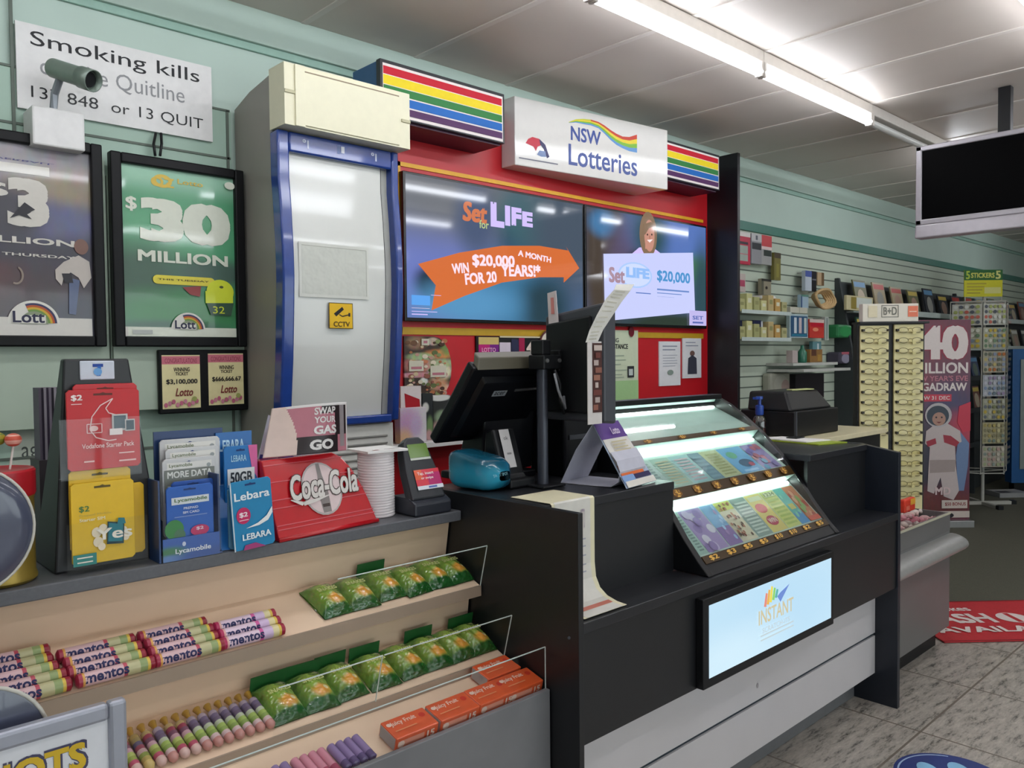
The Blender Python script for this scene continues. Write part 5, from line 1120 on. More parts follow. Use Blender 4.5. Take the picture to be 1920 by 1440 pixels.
# ---- red dispenser with script lettering
t = T('red_dispenser', 'red ribbed metal dispenser with white script lettering leaning back on the ledge', 'dispenser', (1.06, 1.84, LZ))
O = Vector((0.912, 1.782, LZ)); U = Vector((0.302, 0.033, 0)); V = Vector((-0.012, 0.065, 0.192)); NB = Vector((-0.011, 0.1, 0.0))
RD = mat('dispenser_red', '#bf1420', 0.22, coat=0.5, noise=0.05)
out = [(0, 0), (1.0, 0), (0.985, 0.12), (0.955, 0.35), (0.91, 0.58), (0.85, 0.78), (0.77, 0.94), (0.70, 1.0), (0, 1.0)]
f2 = [O + U*u + V*v for u, v in out]; b2 = [O + U*u + V*v*0.98 + NB*(1.0 if v < 0.2 else 1.0-0.3*v) for u, v in out]
g = G(); n_ = len(out); g.add(f2+b2, [tuple(range(n_-1, -1, -1))[::-1], tuple(range(2*n_-1, n_-1, -1))] + [(i, n_+i, n_+(i+1) % n_, (i+1) % n_) for i in range(n_)], RD); g.build('body', t, bevel=0.003)
nn = U.cross(V).normalized()
g = G()
RDL = mat('dispenser_red_rib', '#d8606a', 0.25, coat=0.5)
for v, u1_ in ((0.14, 0.985), (0.19, 0.98), (0.40, 0.95), (0.50, 0.93), (0.72, 0.87), (0.93, 0.78)): g.tube([O+U*0.005+V*v-NB*0.0+nn*0.0005, O+U*u1_+V*v+nn*0.0005], 0.0014, RDL, n=6)
g.build('pressed_ribs', t)
g = G(); g.tube([O+U*0.0-nn*0.004+Vector((0,0,.006)), O+U*1.005-nn*0.004+Vector((0,0,.006))], 0.006, RD, n=10); g.build('bottom_lip', t, smooth=True)
g = G().frame(O, U, V); g.lay = 4; g.step = 0.0006
DW = ink('#d3cdc8', 0.25); DK = ink('#4a3f3c', 0.25)
g.disc(0.50, 0.555, 0.20, 0.34, ink('#b8aeac', 0.25)); g.disc(0.50, 0.555, 0.185, 0.315, ink('#d9c4c4', 0.25))
g.poly([(0.46, 0.25), (0.54, 0.25), (0.55, 0.5), (0.525, 0.72), (0.52, 0.88), (0.485, 0.88), (0.48, 0.72), (0.45, 0.5)], ink('#8a8280', 0.25)); g.rect(0.465, 0.535, 0.32, 0.36, DK)
g.text('Coca-Cola', 0.165, 0.865, 0.44, 0.78, DK, bold=0.075, shear=0.12); g.text('Coca-Cola', 0.17, 0.86, 0.45, 0.77, DW, bold=0.04, shear=0.12)
g.band([(0.17, 0.47), (0.28, 0.40), (0.40, 0.42), (0.55, 0.46)], [0.01, 0.05, 0.04, 0.01], DW)
g.build('script_lettering', t)
# ---- curled gas flyer and blue-white leaflet
t = T('gas_flyer', 'curled pink and black gas flyer standing on top of the red dispenser', 'flyer', (1.05, 1.86, 1.253))
z0, z1 = 1.256, 1.384
def fly(u, v):                               # u along the curl
    a = -0.35 + 2.5*u
    return (0.915 + 0.235*u + 0.045*v*(1-u)**1.5, 1.905 - 0.075*math.sin(min(PI, a+0.35)) - 0.035*(1-v)*(1-u), z0 + (z1-z0)*v*(0.93+0.07*u) + 0.006*math.sin(3*u))
FP = mat('flyer_pale_back', '#d9c3b8', 0.55); FK = mat('flyer_black', '#24191c', 0.35); FPK = mat('flyer_pink', '#b5727f', 0.4); FW = mat('flyer_white', '#d8d4d2', 0.45); FG = mat('flyer_grey', '#8e8688', 0.4)
def fm(u, v):
    if u < 0.30 - 0.16*v + 0.05*math.sin(PI*v): return FP
    if v < 0.34 and u < 0.80: return FK
    if u > 0.97 or v > 0.96: return FW
    if u > 0.84 and u < 0.93 and v > 0.1: return FG
    if u > 0.76: return FK if v > 0.34 else FPK
    if v > 0.8 and u > 0.55: return FK
    return FPK
g = G(); g.surf(fly, 70, 40, FPK, mfun=fm); g.build('sheet', t, solid=0.0012, smooth=True)
a0, a1 = Vector(fly(0.38, 0)), Vector(fly(0.80, 0)); top = Vector(fly(0.5, 1))
g = G(); g.frame((0,0,0), (1,0,0), (0,0,1))
def ftext(s_, ua, ub, va, vb, m, bold):
    vs, fs = text_mesh(s_, bold); xs = [p[0] for p in vs]; ys = [p[1] for p in vs]; ax, bx, ay, by = min(xs), max(xs), min(ys), max(ys)
    out = []
    for x, y in vs:
        p = Vector(fly(ua+(ub-ua)*(x-ax)/(bx-ax), va+(vb-va)*(y-ay)/(by-ay))); out.append(p + Vector((0.0004, -0.0022, 0)))
    g.add(out, fs, m)
ftext('SWAP', .46, .76, .78, .93, FW, .03); ftext('YOUR', .46, .76, .61, .74, FW, .03); ftext('GAS', .46, .77, .38, .56, FW, .04); ftext('GO', .42, .72, .07, .28, FW, .05)
g.build('lettering', t)
t = T('leaflet', 'blue and white leaflet leaning behind the curled pink and black flyer', 'leaflet', (0.95, 1.92, LZ))
g = G(); p = [(0.9294,1.93,1.2405), (0.9803,1.93,1.2356), (1.0158,1.945,1.3374), (0.9698,1.945,1.3568)]
p = [(p[0][0], 1.93, LZ+0.0), (p[1][0]+0.02, 1.93, LZ), *p]
g.add([p[0], p[1], p[3], p[2]], [(0, 1, 2, 3)], mat('leaflet_navy', '#2f3a7a', 0.4)); g.add(p[2:], [(0, 1, 2, 3)], mat('leaflet_white', '#b9bccb', 0.45)); g.build('sheet', t, solid=0.002)
g = G(); q = [Vector(x) for x in p[2:]]
def lq(u, v): return (q[0]*(1-u)+q[1]*u)*(1-v) + (q[3]*(1-u)+q[2]*u)*v + Vector((0, -0.002, 0))
for a_, b_, c_, d_, m in ((.3, .8, .78, .86, '#5a6aa8'), (.2, .7, .55, .57, '#9a9db4'), (.2, .7, .48, .50, '#9a9db4'), (.2, .7, .4, .42, '#9a9db4'), (.05, .95, .05, .16, '#30347e')): g.add([lq(a_, c_), lq(b_, c_), lq(b_, d_), lq(a_, d_)], [(0, 1, 2, 3)], ink(m))
g.build('print', t)
# ---- ridged stack of white slips
t = T('paper_stack', 'round ridged stack of white paper slips between the red dispenser and card terminal', 'paper stack', (1.268, 1.90, LZ))
WS = mat('stack_white', '#e0d9db', 0.6, noise=0.03); pf = []
for k in range(24): z = 0.0 + k*0.0075; pf += [(0.049, z), (0.051, z+0.002), (0.051, z+0.0055), (0.049, z+0.0075)]
g = G(); g.lathe(pf, WS, c=(1.266, 1.90, LZ), n=28); g.build('stacked_slips', t, smooth='angle')
g = G(); g.prism([(1.205, 1.845), (1.33, 1.835), (1.335, 1.955), (1.21, 1.965)], 'z', LZ+0.181, LZ+0.187, WPAPER); g.build('top_sheet', t)
g = G(); g.frame((1.22, 1.85, LZ+0.187), (1, 0, 0), (0, 1, 0)); g.rect(0.012, 0.03, 0.005, 0.018, ink('#7a3a3a')); g.rect(0.05, 0.10, 0.012, 0.016, ink('#4a4a4a')); g.build('top_print', t)
# ---- card payment terminal
t = T('card_terminal', 'dark card payment terminal with a green screen and red advert at the ledge end', 'payment terminal', (1.385, 1.83, LZ))
EF = mat('terminal_grey', '#2c2e33', 0.4)
g = G(); g.prism([(1.79, LZ), (1.79, LZ+0.035), (1.82, LZ+0.05), (1.90, LZ+0.05), (1.90, LZ)], 'x', 1.318, 1.448, mat('terminal_base', '#2a2d36', 0.4)); g.build('base', t, bevel=0.006)
E0 = Vector((1.318, 1.803, LZ+0.045)); EU = Vector((0.118, 0, 0)); EV = Vector((-0.002, 0.07, 0.168)); EN = EU.cross(EV).normalized()
out = [(0.02, 0), (1.0, 0), (0.97, 0.45), (0.9, 0.72), (0.8, 0.92), (0.68, 1.0), (0.34, 1.0), (0.2, 0.93), (0.1, 0.75), (0.04, 0.45)]
f2 = [E0+EU*u+EV*v for u, v in out]; b2 = [p - EN*0.035 for p in f2]; n_ = len(out)
g = G(); g.add(f2+b2, [tuple(range(n_)), tuple(range(2*n_-1, n_-1, -1))] + [(i, n_+i, n_+(i+1) % n_, (i+1) % n_) for i in range(n_)], EF); g.build('body', t, bevel=0.005)
g = G().frame(E0, EU, EV); g.lay = 2
g.rect(.25, .83, .66, .88, ink('#5f7f2e', 0.15)); g.rect(.25, .85, .62, .655, ink('#c8ccc0')); g.rect(.24, .98, .20, .46, ink('#d83a4a', 0.2)); g.rect(.6, .98, .20, .40, ink('#b82a6a', 0.2)); g.rect(.24, .45, .30, .46, ink('#e0603a', 0.2)); g.text('Tap, insert', .32, .8, .36, .42, ink('#f4d8d8', 0.2), bold=0.03); g.text('or swipe', .4, .76, .29, .34, ink('#f4d8d8', 0.2), bold=0.03); g.rect(.23, .99, .14, .20, ink('#dcdfe6', 0.2)); g.rect(.55, .8, .155, .185, ink('#5a6fb0', 0.2))
g.build('screen_panel', t)
# ---- left end: gold lollipop tin, lollipops, dark disc, striped box
t = T('lollipop_tin', 'gold tin with a red band holding lollipops at the left end of the ledge', 'tin', (0.352, 1.86, LZ))
GLD = mat('gold_tin', '#9a8238', 0.35, metal=0.5, noise=0.2, scale=25)
g = G(); g.lathe([(0.06, 0), (0.066, 0.006), (0.066, 0.012), (0.063, 0.02), (0.063, 0.165), (0.065, 0.172)], GLD, c=(0.352, 1.87, LZ), n=32); g.build('tin_body', t, smooth='angle')
g = G(); g.lathe([(0.0645, 0.172), (0.067, 0.176), (0.067, 0.222), (0.064, 0.226), (0.05, 0.222)], mat('tin_red_band', '#b01c28', 0.3), c=(0.352, 1.87, LZ), n=32); g.build('red_band', t, smooth='angle')
for (c, c1, c2, lab) in ((Vector((0.385, 1.885, 1.342)), '#cf5a48', '#e6a898', 'red striped lollipop standing tallest in the gold tin'), (Vector((0.36, 1.90, 1.345)), '#9a8a2a', '#6f7a2c', 'olive yellow lollipop just left of the red striped lollipop'), (Vector((0.335, 1.865, 1.318)), '#dccbb0', '#d0b088', 'cream lollipop lowest in the gold tin at the picture edge')):
    t = T('lollipop', lab, 'lollipop', (c.x, c.y, 1.24), group='lollipops in the gold tin')
    g = G(); r = 0.016
    g.lathe([(max(1e-4, r*math.sin(PI*i/10)), -r*0.85*math.cos(PI*i/10)) for i in range(11)], ink(c1, 0.3), c=tuple(c), n=18, mfun=lambda i: ink(c2 if 3 <= i <= 4 or i == 7 else c1, 0.3)); g.build('sweet', t, smooth=True)
    g = G(); g.tube([c - Vector((0, 0, 0.012)), c - Vector((0.012, 0.004, 0.085))], 0.0022, ink('#d8d4cc'), n=8); g.build('stick', t)
g = G(); dc = (0.268, 1.768, LZ+0.126)
g.lathe([(0.0, -0.006), (0.09, -0.0055), (0.122, -0.002), (0.124, 0.002), (0.09, 0.004), (0.0, 0.005)], mat('dark_disc', '#4a4f63', 0.2, coat=0.6, noise=0.25, scale=7), c=(0, 0, 0), n=40, axis='y')
M = Matrix.Translation(dc)
g.v = [M @ v for v in g.v]
t = T('round_disc', 'large dark round plastic disc with a pale rim leaning on the gold tin', 'disc', (dc[0], dc[1], LZ))
g.build('disc', t, smooth=True)
g = G(); g.tube([(dc[0]+0.124*math.cos(a), dc[1]-0.001, dc[2]+0.124*math.sin(a)) for a in [2*PI*k/48 for k in range(49)]], 0.003, mat('disc_rim', '#c9c6bc', 0.3), n=8, caps=False); g.build('rim', t, smooth=True)
t = T('striped_box', 'narrow box with dark purple and grey vertical stripes left of the tapered stand', 'box', (0.494, 2.05, LZ))
g = G(); u0, u1 = 0.4779, 0.525
for k in range(9): g.box(u0+(u1-u0)*k/9, u0+(u1-u0)*(k+1)/9, 2.08+0.002*(k % 2), 2.13, 1.275, 1.44, ink(['#5b5460', '#2f2836', '#8d8790', '#3c3344', '#77707c', '#2b2530', '#9a949c', '#4a4350', '#6a6470'][k]))
g.build('striped_body', t)
g = G(); g.box(u0-0.005, u1+0.02, 2.07, 2.15, LZ, 1.275, mat('riser_dark', '#3a3438', 0.45)); g.build('riser', t)

# ================================================================== SWEETS ON THE STEPPED SHELVES
SL = math.atan2(0.059, 0.157)                # slope of the shelves
def on_shelf(k, x, f):                        # f: 0 at the lip, 1 at the back
    yl, zl, yb, zb = ((1.704, 0.858, 1.861, 0.917), (1.609, 0.684, 1.766, 0.743), (1.451, 0.622, 1.615, 0.664))[k]
    return Vector((x, yl+(yb-yl)*f, zl+(zb-zl)*f))
# -- wrapped mint rolls lying along the top shelf
def roll_proto(name, R, L, bands, label, cat, text=None, tcol='#2a2c58'):
    t = T(name, label, cat, (0, 0, 0))
    g = G(); prof = [(R*0.55, -L/2-0.002), (R, -L/2+0.002)]; cols = []
    x = -L/2+0.002
    cols.append(bands[0][1])
    for w_, c in bands: x += w_*(L-0.004); prof.append((R, x)); cols.append(c)
    prof.append((R*0.55, L/2+0.002)); cols.append(bands[-1][1])
    g.lathe(prof, ink(cols[0], 0.3), n=14, axis='x', mfun=lambda i: ink(cols[i], 0.28, 0.3)); g.build('wrapper', t, smooth='angle')
    if text:
        vs, fs = text_mesh(text, 0.03); xs = [p[0] for p in vs]; ys = [p[1] for p in vs]; ax, bx, ay, by = min(xs), max(xs), min(ys), max(ys)
        o = []
        for px_, py_ in vs:
            u = -L*0.41 + L*0.55*(px_-ax)/(bx-ax); a = -0.45 + 1.3*(py_-ay)/(by-ay) - 0.5     # wrapped round the roll
            th = a + 0.95; o.append((u, -(R+0.0006)*math.cos(th), (R+0.0006)*math.sin(th)))
        g = G(); g.add(o, fs, ink(tcol)); g.build('lettering', t)
    return t
mb = [(.05, '#a03048'), (.03, '#d8a050'), (.50, '#d3b0b4'), (.05, '#b84a5c'), (.17, '#b9b58a'), (.10, '#8fa06a'), (.04, '#d8b84a'), (.06, '#8f1c30')]
mb2 = [(.05, '#b02a58'), (.03, '#d8a8a0'), (.50, '#d8c0d0'), (.06, '#d0559a'), (.16, '#c9b0d0'), (.10, '#d8cc9a'), (.04, '#d8b84a'), (.06, '#9a1c3a')]
RM = 0.0138
pr1 = roll_proto('mint_roll', RM, 0.147, mb, 'x', 'sweet roll', 'mentos')
pr2 = roll_proto('mint_roll', RM, 0.147, mb2, 'x', 'sweet roll', 'mentos')
first = True
bundles = ((0.363, 5, 'bundle at the left edge'), (0.516, 4, 'second bundle from the left'), (0.662, 4, 'third bundle from the left'), (0.810, 3, 'pinkest bundle, nearest the green bags'))
used = {}
for bi, (x, n_, bl) in enumerate(bundles):
    src = pr2 if bi == 3 else pr1
    for k in range(n_):
        p = on_shelf(0, x + random.uniform(-.004, .004) - 0.004*k*(bi < 2), 0.09+0.172*k) + Vector((0, -math.sin(SL), math.cos(SL)))*(RM+0.001)
        rot = (SL+random.uniform(-.15, .15), 0, random.uniform(-.02, .02))
        lab = 'fruit mint roll, %s from the shelf edge in the %s' % (ORD[k], bl)
        if src not in used: src.location = p; src.rotation_euler = rot; src['label'] = lab; src['group'] = 'fruit mint rolls on the top shelf'; used[src] = 1
        else: dup(src, p, rot, lab, 'fruit mint rolls on the top shelf')
# -- green lolly bags
BAGM = blobmat('green_sweet_bag', '#517f35', [(0.5, 0.5, 0.42, 0.40, '#7f9a3e', 0.5), (0.45, 0.62, 0.25, 0.2, '#8fae4a', 0.5), (0.58, 0.30, 0.24, 0.13, '#d89a3a', 0.45), (0.72, 0.34, 0.07, 0.05, '#e6dfae', 0.3), (0.5, 0.06, 0.8, 0.1, '#1f5a24', 0.3), (0.85, 0.85, 0.2, 0.15, '#8f8f70', 0.5)], rough=0.18, coat=0.7, axes=(0, 1), bump=0.35, bscale=55, mottle=0.35, mscale=12)
HEADC = mat('bag_header_green', '#1f5a2a', 0.35)
bag = T('sweet_bag', 'x', 'sweet bag')
bw, bd, bh = 0.088, 0.122, 0.03
def bagtop(u, v):
    e = (1-abs(2*u-1)**3.2)*(1-abs(2*v-1)**3.2)
    return ((u-.5)*bw*(1-0.06*math.sin(PI*v)), (v-.5)*bd, 0.003+bh*e**0.7+0.0018*math.sin(19*u+7*v)*e)
g = G(); g.surf(bagtop, 18, 22, BAGM); g.surf(lambda u, v: ((u-.5)*bw, (.5-v)*bd, 0.001), 6, 6, BAGM); g.build('pouch', bag, smooth=True)
g = G()
g.frame((-0.03, 0.0, bh+0.0045), (0.06, 0, 0), (0, 0.022, 0)); g.text('SNAKES', 0.05, 0.95, 0.2, 0.8, ink('#c9d08a', 0.3), bold=0.04); g.build('lettering', bag)
hb = T('sweet_bag', 'x', 'sweet bag')          # the same bag with its cardboard header standing up
for ch in list(bag.children):
    c = ch.copy(); COL.objects.link(c); c.parent = hb
g = G(); g.hexa([(-bw/2, bd/2-0.004, 0.002), (bw/2, bd/2-0.004, 0.002), (bw/2, bd/2-0.002, 0.002), (-bw/2, bd/2-0.002, 0.002), (-bw/2, bd/2+0.002, 0.040), (bw/2, bd/2+0.002, 0.040), (bw/2, bd/2+0.004, 0.040), (-bw/2, bd/2+0.004, 0.040)], HEADC); g.build('header_card', hb)
spots = [(0, 1.035, .50, 0, 0.06), (0, 1.118, .50, 0, -0.05), (0, 1.205, .55, 1, 0.03), (0, 1.283, .50, 0, 0.10), (0, 1.365, .52, 0, -0.08), (0, 1.432, .52, 0, 0.05),
         (1, 0.853, .50, 1, 0.03), (1, 0.938, .50, 1, -0.05), (1, 1.017, .52, 1, 0.02), (1, 1.112, .50, 1, -0.02), (1, 1.20, .52, 0, 0.05), (1, 1.283, .52, 1, -0.04), (1, 1.36, .52, 0, 0.04), (1, 1.432, .52, 1, 0.0)]
cnt = {0: 0, 1: 0}; used = {}
for (k, x, f, hd, rz_) in spots:
    src = hb if hd else bag
    p = on_shelf(k, x, f) + Vector((0, -math.sin(SL), math.cos(SL)))*0.0015
    lab = '%sgreen sweet bag, %s from the left on the %s shelf' % ('header carded ' if hd else '', ORD[cnt[k]], ('top', 'middle')[k]); cnt[k] += 1
    rot = (SL, 0, rz_)
    if src not in used: src.location = p; src.rotation_euler = rot; src['label'] = lab; src['group'] = 'green sweet bags'; used[src] = 1
    else: dup(src, p, rot, lab, 'green sweet bags')
# -- clear twisted fruit candy rolls standing side by side on the middle shelf
def stick_proto(cols, name='candy_roll'):
    t = T(name, 'x', 'sweet roll'); R, L = 0.0105, 0.118
    g = G(); prof = [(R*0.5, -L/2), (R*0.95, -L/2+0.006)]; cc = [cols[0]]; n_ = len(cols)
    for i, c in enumerate(cols): prof += [(R, -L/2+0.006+(i+0.5)*(L-0.03)/n_), (R*0.93, -L/2+0.006+(i+1)*(L-0.03)/n_)]; cc += [c, c]
    prof += [(R*0.3, L/2-0.02), (R*0.8, L/2)]; cc += ['#b89038', '#c9a03c']
    g.lathe(prof, ink(cols[0]), n=12, axis='y', mfun=lambda i: ink(cc[min(i, len(cc)-1)], 0.2, 0.5)); g.build('wrapper', t, smooth=True)
    return t
sp = [stick_proto(['#b9847c', '#c9b0b0', '#8aa05a', '#9ab060', '#b0b8a0', '#6f6378', '#766a86', '#a89aa8']), stick_proto(['#c9a8a0', '#b0546a', '#8f9a50', '#a8b468', '#b8949c', '#7a5468', '#9a4a5c', '#b8a070']), stick_proto(['#c0a868', '#a8985a', '#7f8a48', '#b89a9a', '#8a4a58', '#5f5a70', '#9a8a60', '#a8905a'])]
order = [2, 1, 2, 1, 0, 1, 1, 0, 0, 0, 0, 0, 0, 0]; used = {}
for k in range(14):
    src = sp[order[k]]; x = 0.50+0.0232*k
    p = on_shelf(1, x, 0.46) + Vector((0, -math.sin(SL), math.cos(SL)))*0.0115
    lab = 'twist wrapped fruit candy roll, %s to the left of the green bags' % ORD[13-k]
    if src not in used: src.location = p; src.rotation_euler = (SL, 0, 0.05); src['label'] = lab; src['group'] = 'fruit candy rolls on the middle shelf'; used[src] = 1
    else: dup(src, p, (SL, 0, 0.05), lab, 'fruit candy rolls on the middle shelf')
# -- orange chewing sweet cartons on the bottom shelf
oc = T('sweet_carton', 'x', 'sweet carton')
OR = mat('carton_orange', '#dd5a2c', 0.3, coat=0.3, noise=0.08); OW = ink('#e8c8b8', 0.3)
ow, od, oh = 0.118, 0.066, 0.034
g = G(); g.box(-ow/2, ow/2, -od/2, od/2, 0, oh, OR); g.build('carton', oc, bevel=0.0025)
g = G(); g.frame((-ow/2, -od/2, oh), (1, 0, 0), (0, 1, 0)); g.text('Juicy Fruit', ow*.12, ow*.7, od*.55, od*.82, OW, bold=0.03); g.disc(ow*.84, od*.65, 0.008, 0.008, ink('#c93a2c', 0.3)); g.rect(ow*.1, ow*.6, od*.3, od*.36, ink('#e08a60', 0.3)); g.disc(ow*.08, od*.7, 0.006, 0.006, OW)
g.frame((-ow/2, -od/2, 0), (1, 0, 0), (0, 0, 1)); g.rect(ow*.04, ow*.66, oh*.3, oh*.75, ink('#e0937c', 0.3)); g.disc(ow*.12, oh*.5, 0.009, 0.009, OW); g.text('15', ow*.72, ow*.9, oh*.25, oh*.75, OW, bold=0.05)
g.build('print', oc)
g = G(); g.box(-ow/2-0.0008, -ow/2, -od/2+0.004, od/2-0.004, 0.003, oh-0.003, ink('#a8a0a0', 0.35)); g.build('end_label', oc)
SL3 = math.atan2(0.042, 0.164); used = False
lay = [(1.072, .27, 0, 'first from the left in the front row'), (1.198, .27, 0, 'second from the left in the front row'), (1.318, .28, 0, 'third from the left in the front row'), (1.418, .28, 0, 'fourth, nearest the black counter in the front row'), (1.406, .71, 0, 'in the back row nearest the black counter')]
for x, f, dz, lab in lay:
    p = on_shelf(2, x, f) + Vector((0, 0, 0.002+dz)); lab = 'orange sweet carton, ' + lab
    if not used: oc.location = p; oc.rotation_euler = (SL3, 0, 0.0); oc['label'] = lab; oc['group'] = 'orange sweet cartons'; used = True
    else: dup(oc, p, (SL3, 0, random.uniform(-.03, .03)), lab, 'orange sweet cartons')
# -- purple and pink small rolls in fours on the bottom shelf
pp = T('small_sweet_roll', 'x', 'sweet roll')
PU = ink('#8d78a4', 0.25, 0.3); PUD = ink('#5f4f7a', 0.25, 0.3)
g = G(); g.lathe([(0.006, -0.04), (0.0098, -0.037), (0.0098, -0.02), (0.0098, 0.02), (0.0098, 0.037), (0.006, 0.04)], PU, n=12, axis='y', mfun=lambda i: (PUD, PUD, PU, PU, PUD, PUD)[min(i, 5)]); g.build('wrapper', pp, smooth='angle')
swp = {PU: ink('#cf8b9c', 0.25, 0.3), PUD: ink('#a84a64', 0.25, 0.3)}
blocks = [(0.925, 0, 'block nearest the orange cartons'), (0.838, 1, 'block right of the middle'), (0.752, 0, 'third block from the orange cartons'), (0.668, 1, 'fourth block from the orange cartons'), (0.58, 0, 'fifth block from the orange cartons')]
used = False
for x, pk_, lab in blocks:
    for k in range(4):
        p = on_shelf(2, x + 0.0205*k - 0.03, .30) + Vector((0, 0, 0.0112)); L_ = '%s small sweet roll, %s from the left, %s' % ('pink' if pk_ else 'purple', ORD[k], lab)
        gp = 'pink small sweet rolls' if pk_ else 'purple small sweet rolls'
        if not used: pp.location = p; pp.rotation_euler = (SL3, 0, 0); pp['label'] = L_; pp['group'] = gp; used = True
        else: dup(pp, p, (SL3, 0, 0), L_, gp, swap=swp if pk_ else None)

# ================================================================== FOREGROUND SIGN STAND
t = T('sign_stand', 'silver framed white sign with yellow outlined letters on a stand at the lower left corner', 'sign', (0.24, 1.21, 0))
SVF = mat('sign_silver_frame', '#a5a8b4', 0.35, metal=0.4)
x0, x1, z0, z1 = 0.06, 0.374, 0.80, 1.023; w_ = 0.024
g = G()
for a, b, c, d in ((x0, x0+w_, z0, z1), (x1-w_, x1, z0, z1), (x0+w_, x1-w_, z0, z0+w_), (x0+w_, x1-w_, z1-w_, z1)): g.box(a, b, 1.195, 1.215, c, d, SVF)
g.build('sign_frame', t, bevel=0.005)
g = G(); g.box(x0+w_, x1-w_, 1.203, 1.21, z0+w_, z1-w_, ink('#e3e4ea')); g.build('sign_face', t)
g = G().wall(1.2028); a_, b_ = 0.1667, 0.3209
zt_, zb_ = 0.9786, 0.9424
g.text('KNOTS', a_, b_+0.003, zb_-0.004, zt_+0.003, ink('#4c4a66'), bold=0.09); g.text('KNOTS', a_+0.001, b_, zb_-0.001, zt_, ink('#d9b532'), bold=0.05)
g.rect(x0+0.05, x1-0.05, z0+0.05, z0+0.06, ink('#8a8aa0')); g.build('lettering', t)
g = G(); g.box(0.19, 0.25, 1.215, 1.235, 0.02, 1.0, SVF); g.box(0.05, 0.40, 1.10, 1.35, 0, 0.02, SVF); g.build('post_and_base', t, bevel=0.004)
g = G(); g.lathe([(0.0, 0), (0.085, 0), (0.09, 0.002), (0.09, 0.006), (0.0, 0.008)], mat('dark_disc', '#4a4f63', 0.2), n=40, axis='y'); M = Matrix.Translation((0.195, 1.236, 0.985)); g.v = [M @ v for v in g.v]; g.build('round_header', t, smooth='angle')
g = G(); g.tube([(0.195+0.09*math.cos(a), 1.2375, 0.985+0.09*math.sin(a)) for a in [2*PI*k/40 for k in range(41)]], 0.0028, mat('disc_rim', '#c9c6bc', 0.3), n=8, caps=False); g.build('header_rim', t, smooth=True)

# ================================================================== GOODS ON THE SLATTED WALL
def goods(name, label, cat, rect, y0, y1, base, art=None, group=None, z0=None, bevel=0.002):
    u0, u1, v0, v1 = rect
    if z0 is not None: v0 = z0
    t = T(name, label, cat, ((u0+u1)/2, (y0+y1)/2, v0), group=group)
    g = G(); g.box(u0, u1, y0, y1, v0, v1, ink(base, 0.35)); g.build('body', t, bevel=bevel)
    if art:
        g = G().wall(y0); w, h = u1-u0, v1-v0
        for a in art:
            if a[0] == 'r': g.rect(u0+w*a[1], u0+w*a[2], v0+h*a[3], v0+h*a[4], ink(a[5], 0.35))
            elif a[0] == 'd': g.disc(u0+w*a[1], v0+h*a[2], w*a[3], h*a[4], ink(a[5], 0.35), n=14)
        g.build('print', t)
    return t
def hook(t, x, z, y0): g = G(); g.tube([(x, y0, z), (x, 3.074, z)], 0.004, CHROME, n=6); g.build('hook', t)
GP = 'hanging packs on the slatted wall'
def hang(label, rect, base, art, y0=3.01, cat='hanging pack', name='hanging_pack'):
    t = goods(name, label, cat, rect, y0, y0+0.03, base, art, GP); hook(t, (rect[0]+rect[1])/2, rect[3]-0.01, y0+0.02); return t
A4 = lambda *a: a
hang('red and white pack with clear windows beside the black side panel', A4(5.0072,5.1689,2.1321,2.356), '#b8324a', [('r', 0, 1, .86, 1, '#cfc8c4'), ('r', .05, .8, .62, .7, '#3a2c34'), ('r', .06, .78, .1, .58, '#9aa49a'), ('r', .06, .78, .3, .33, '#b87078')])
hang('grey and black pack, second along under the green rail', A4(5.1834,5.3226,2.1467,2.3585), '#8f8f92', [('r', 0, 1, .75, 1, '#b8b8b8'), ('r', .05, .95, .48, .7, '#2c3034'), ('r', .4, .6, .8, .95, '#5a6068')])
hang('small red pack with a black label, third along under the green rail', A4(5.3225,5.4667,2.1491,2.3605), '#9a9a98', [('r', 0, 1, .6, 1, '#c0454a'), ('r', 0, 1, .52, .62, '#d8c0bc'), ('r', .2, .95, .3, .5, '#2a3430')])
hang('narrow olive brown pack hanging alone on the slatted wall', A4(5.5052,5.5999,2.0478,2.2494), '#77703c', [('r', 0, 1, .8, 1, '#4a4030'), ('r', .3, .7, .1, .6, '#8a8440')])
hang('pale pink pack below the red packs beside the black panel', A4(5.0068,5.1046,1.9373,2.0654), '#b8aaa4', [('r', .1, .9, .3, .65, '#a84a62')])
hang('brownish pack with a dark top and a round dot', A4(5.3227,5.4592,1.9308,2.0472), '#8d8672', [('r', 0, 1, .85, 1, '#2c2c28'), ('d', .5, .45, .12, .1, '#2a2420'), ('r', 0, .2, 0, .85, '#5a5a4c')])
hang('blue and white pack hanging beside the black marker pack', A4(5.9217,6.0265,1.9874,2.1416), '#b4bec8', [('r', 0, 1, .7, 1, '#4a5a9a')], y0=2.98)
hang('black marker pack between the blue pack and the tan pack', A4(6.0257,6.1061,1.987,2.1443), '#17181f', [('r', .1, .9, .55, .62, '#6a6a70')], y0=2.98)
hang('tan and brown pack right of the black marker pack', A4(6.1232,6.2325,2.0396,2.1423), '#b29a7a', [('r', .6, 1, 0, 1, '#6a5236')], y0=2.98)
hang('pale blue pack below the blue and white pack', A4(5.8544,5.9747,1.8532,1.9547), '#9fb6c4', [('r', 0, .15, 0, 1, '#34507c'), ('r', 0, 1, .85, 1, '#5a8478')], y0=2.98)
t = hang('teal framed pack with three white upright bars', A4(5.6427,5.9271,1.6215,1.8014), '#a9bcbe', [('r', .04, .96, .05, .92, '#33587a'), ('r', .1, .9, .08, .16, '#2b7a94'), ('r', .22, .36, .2, .85, '#c6d0d4'), ('r', .48, .63, .2, .85, '#c9b8b8'), ('r', .76, .9, .2, .85, '#b9c4c0')], y0=2.96)
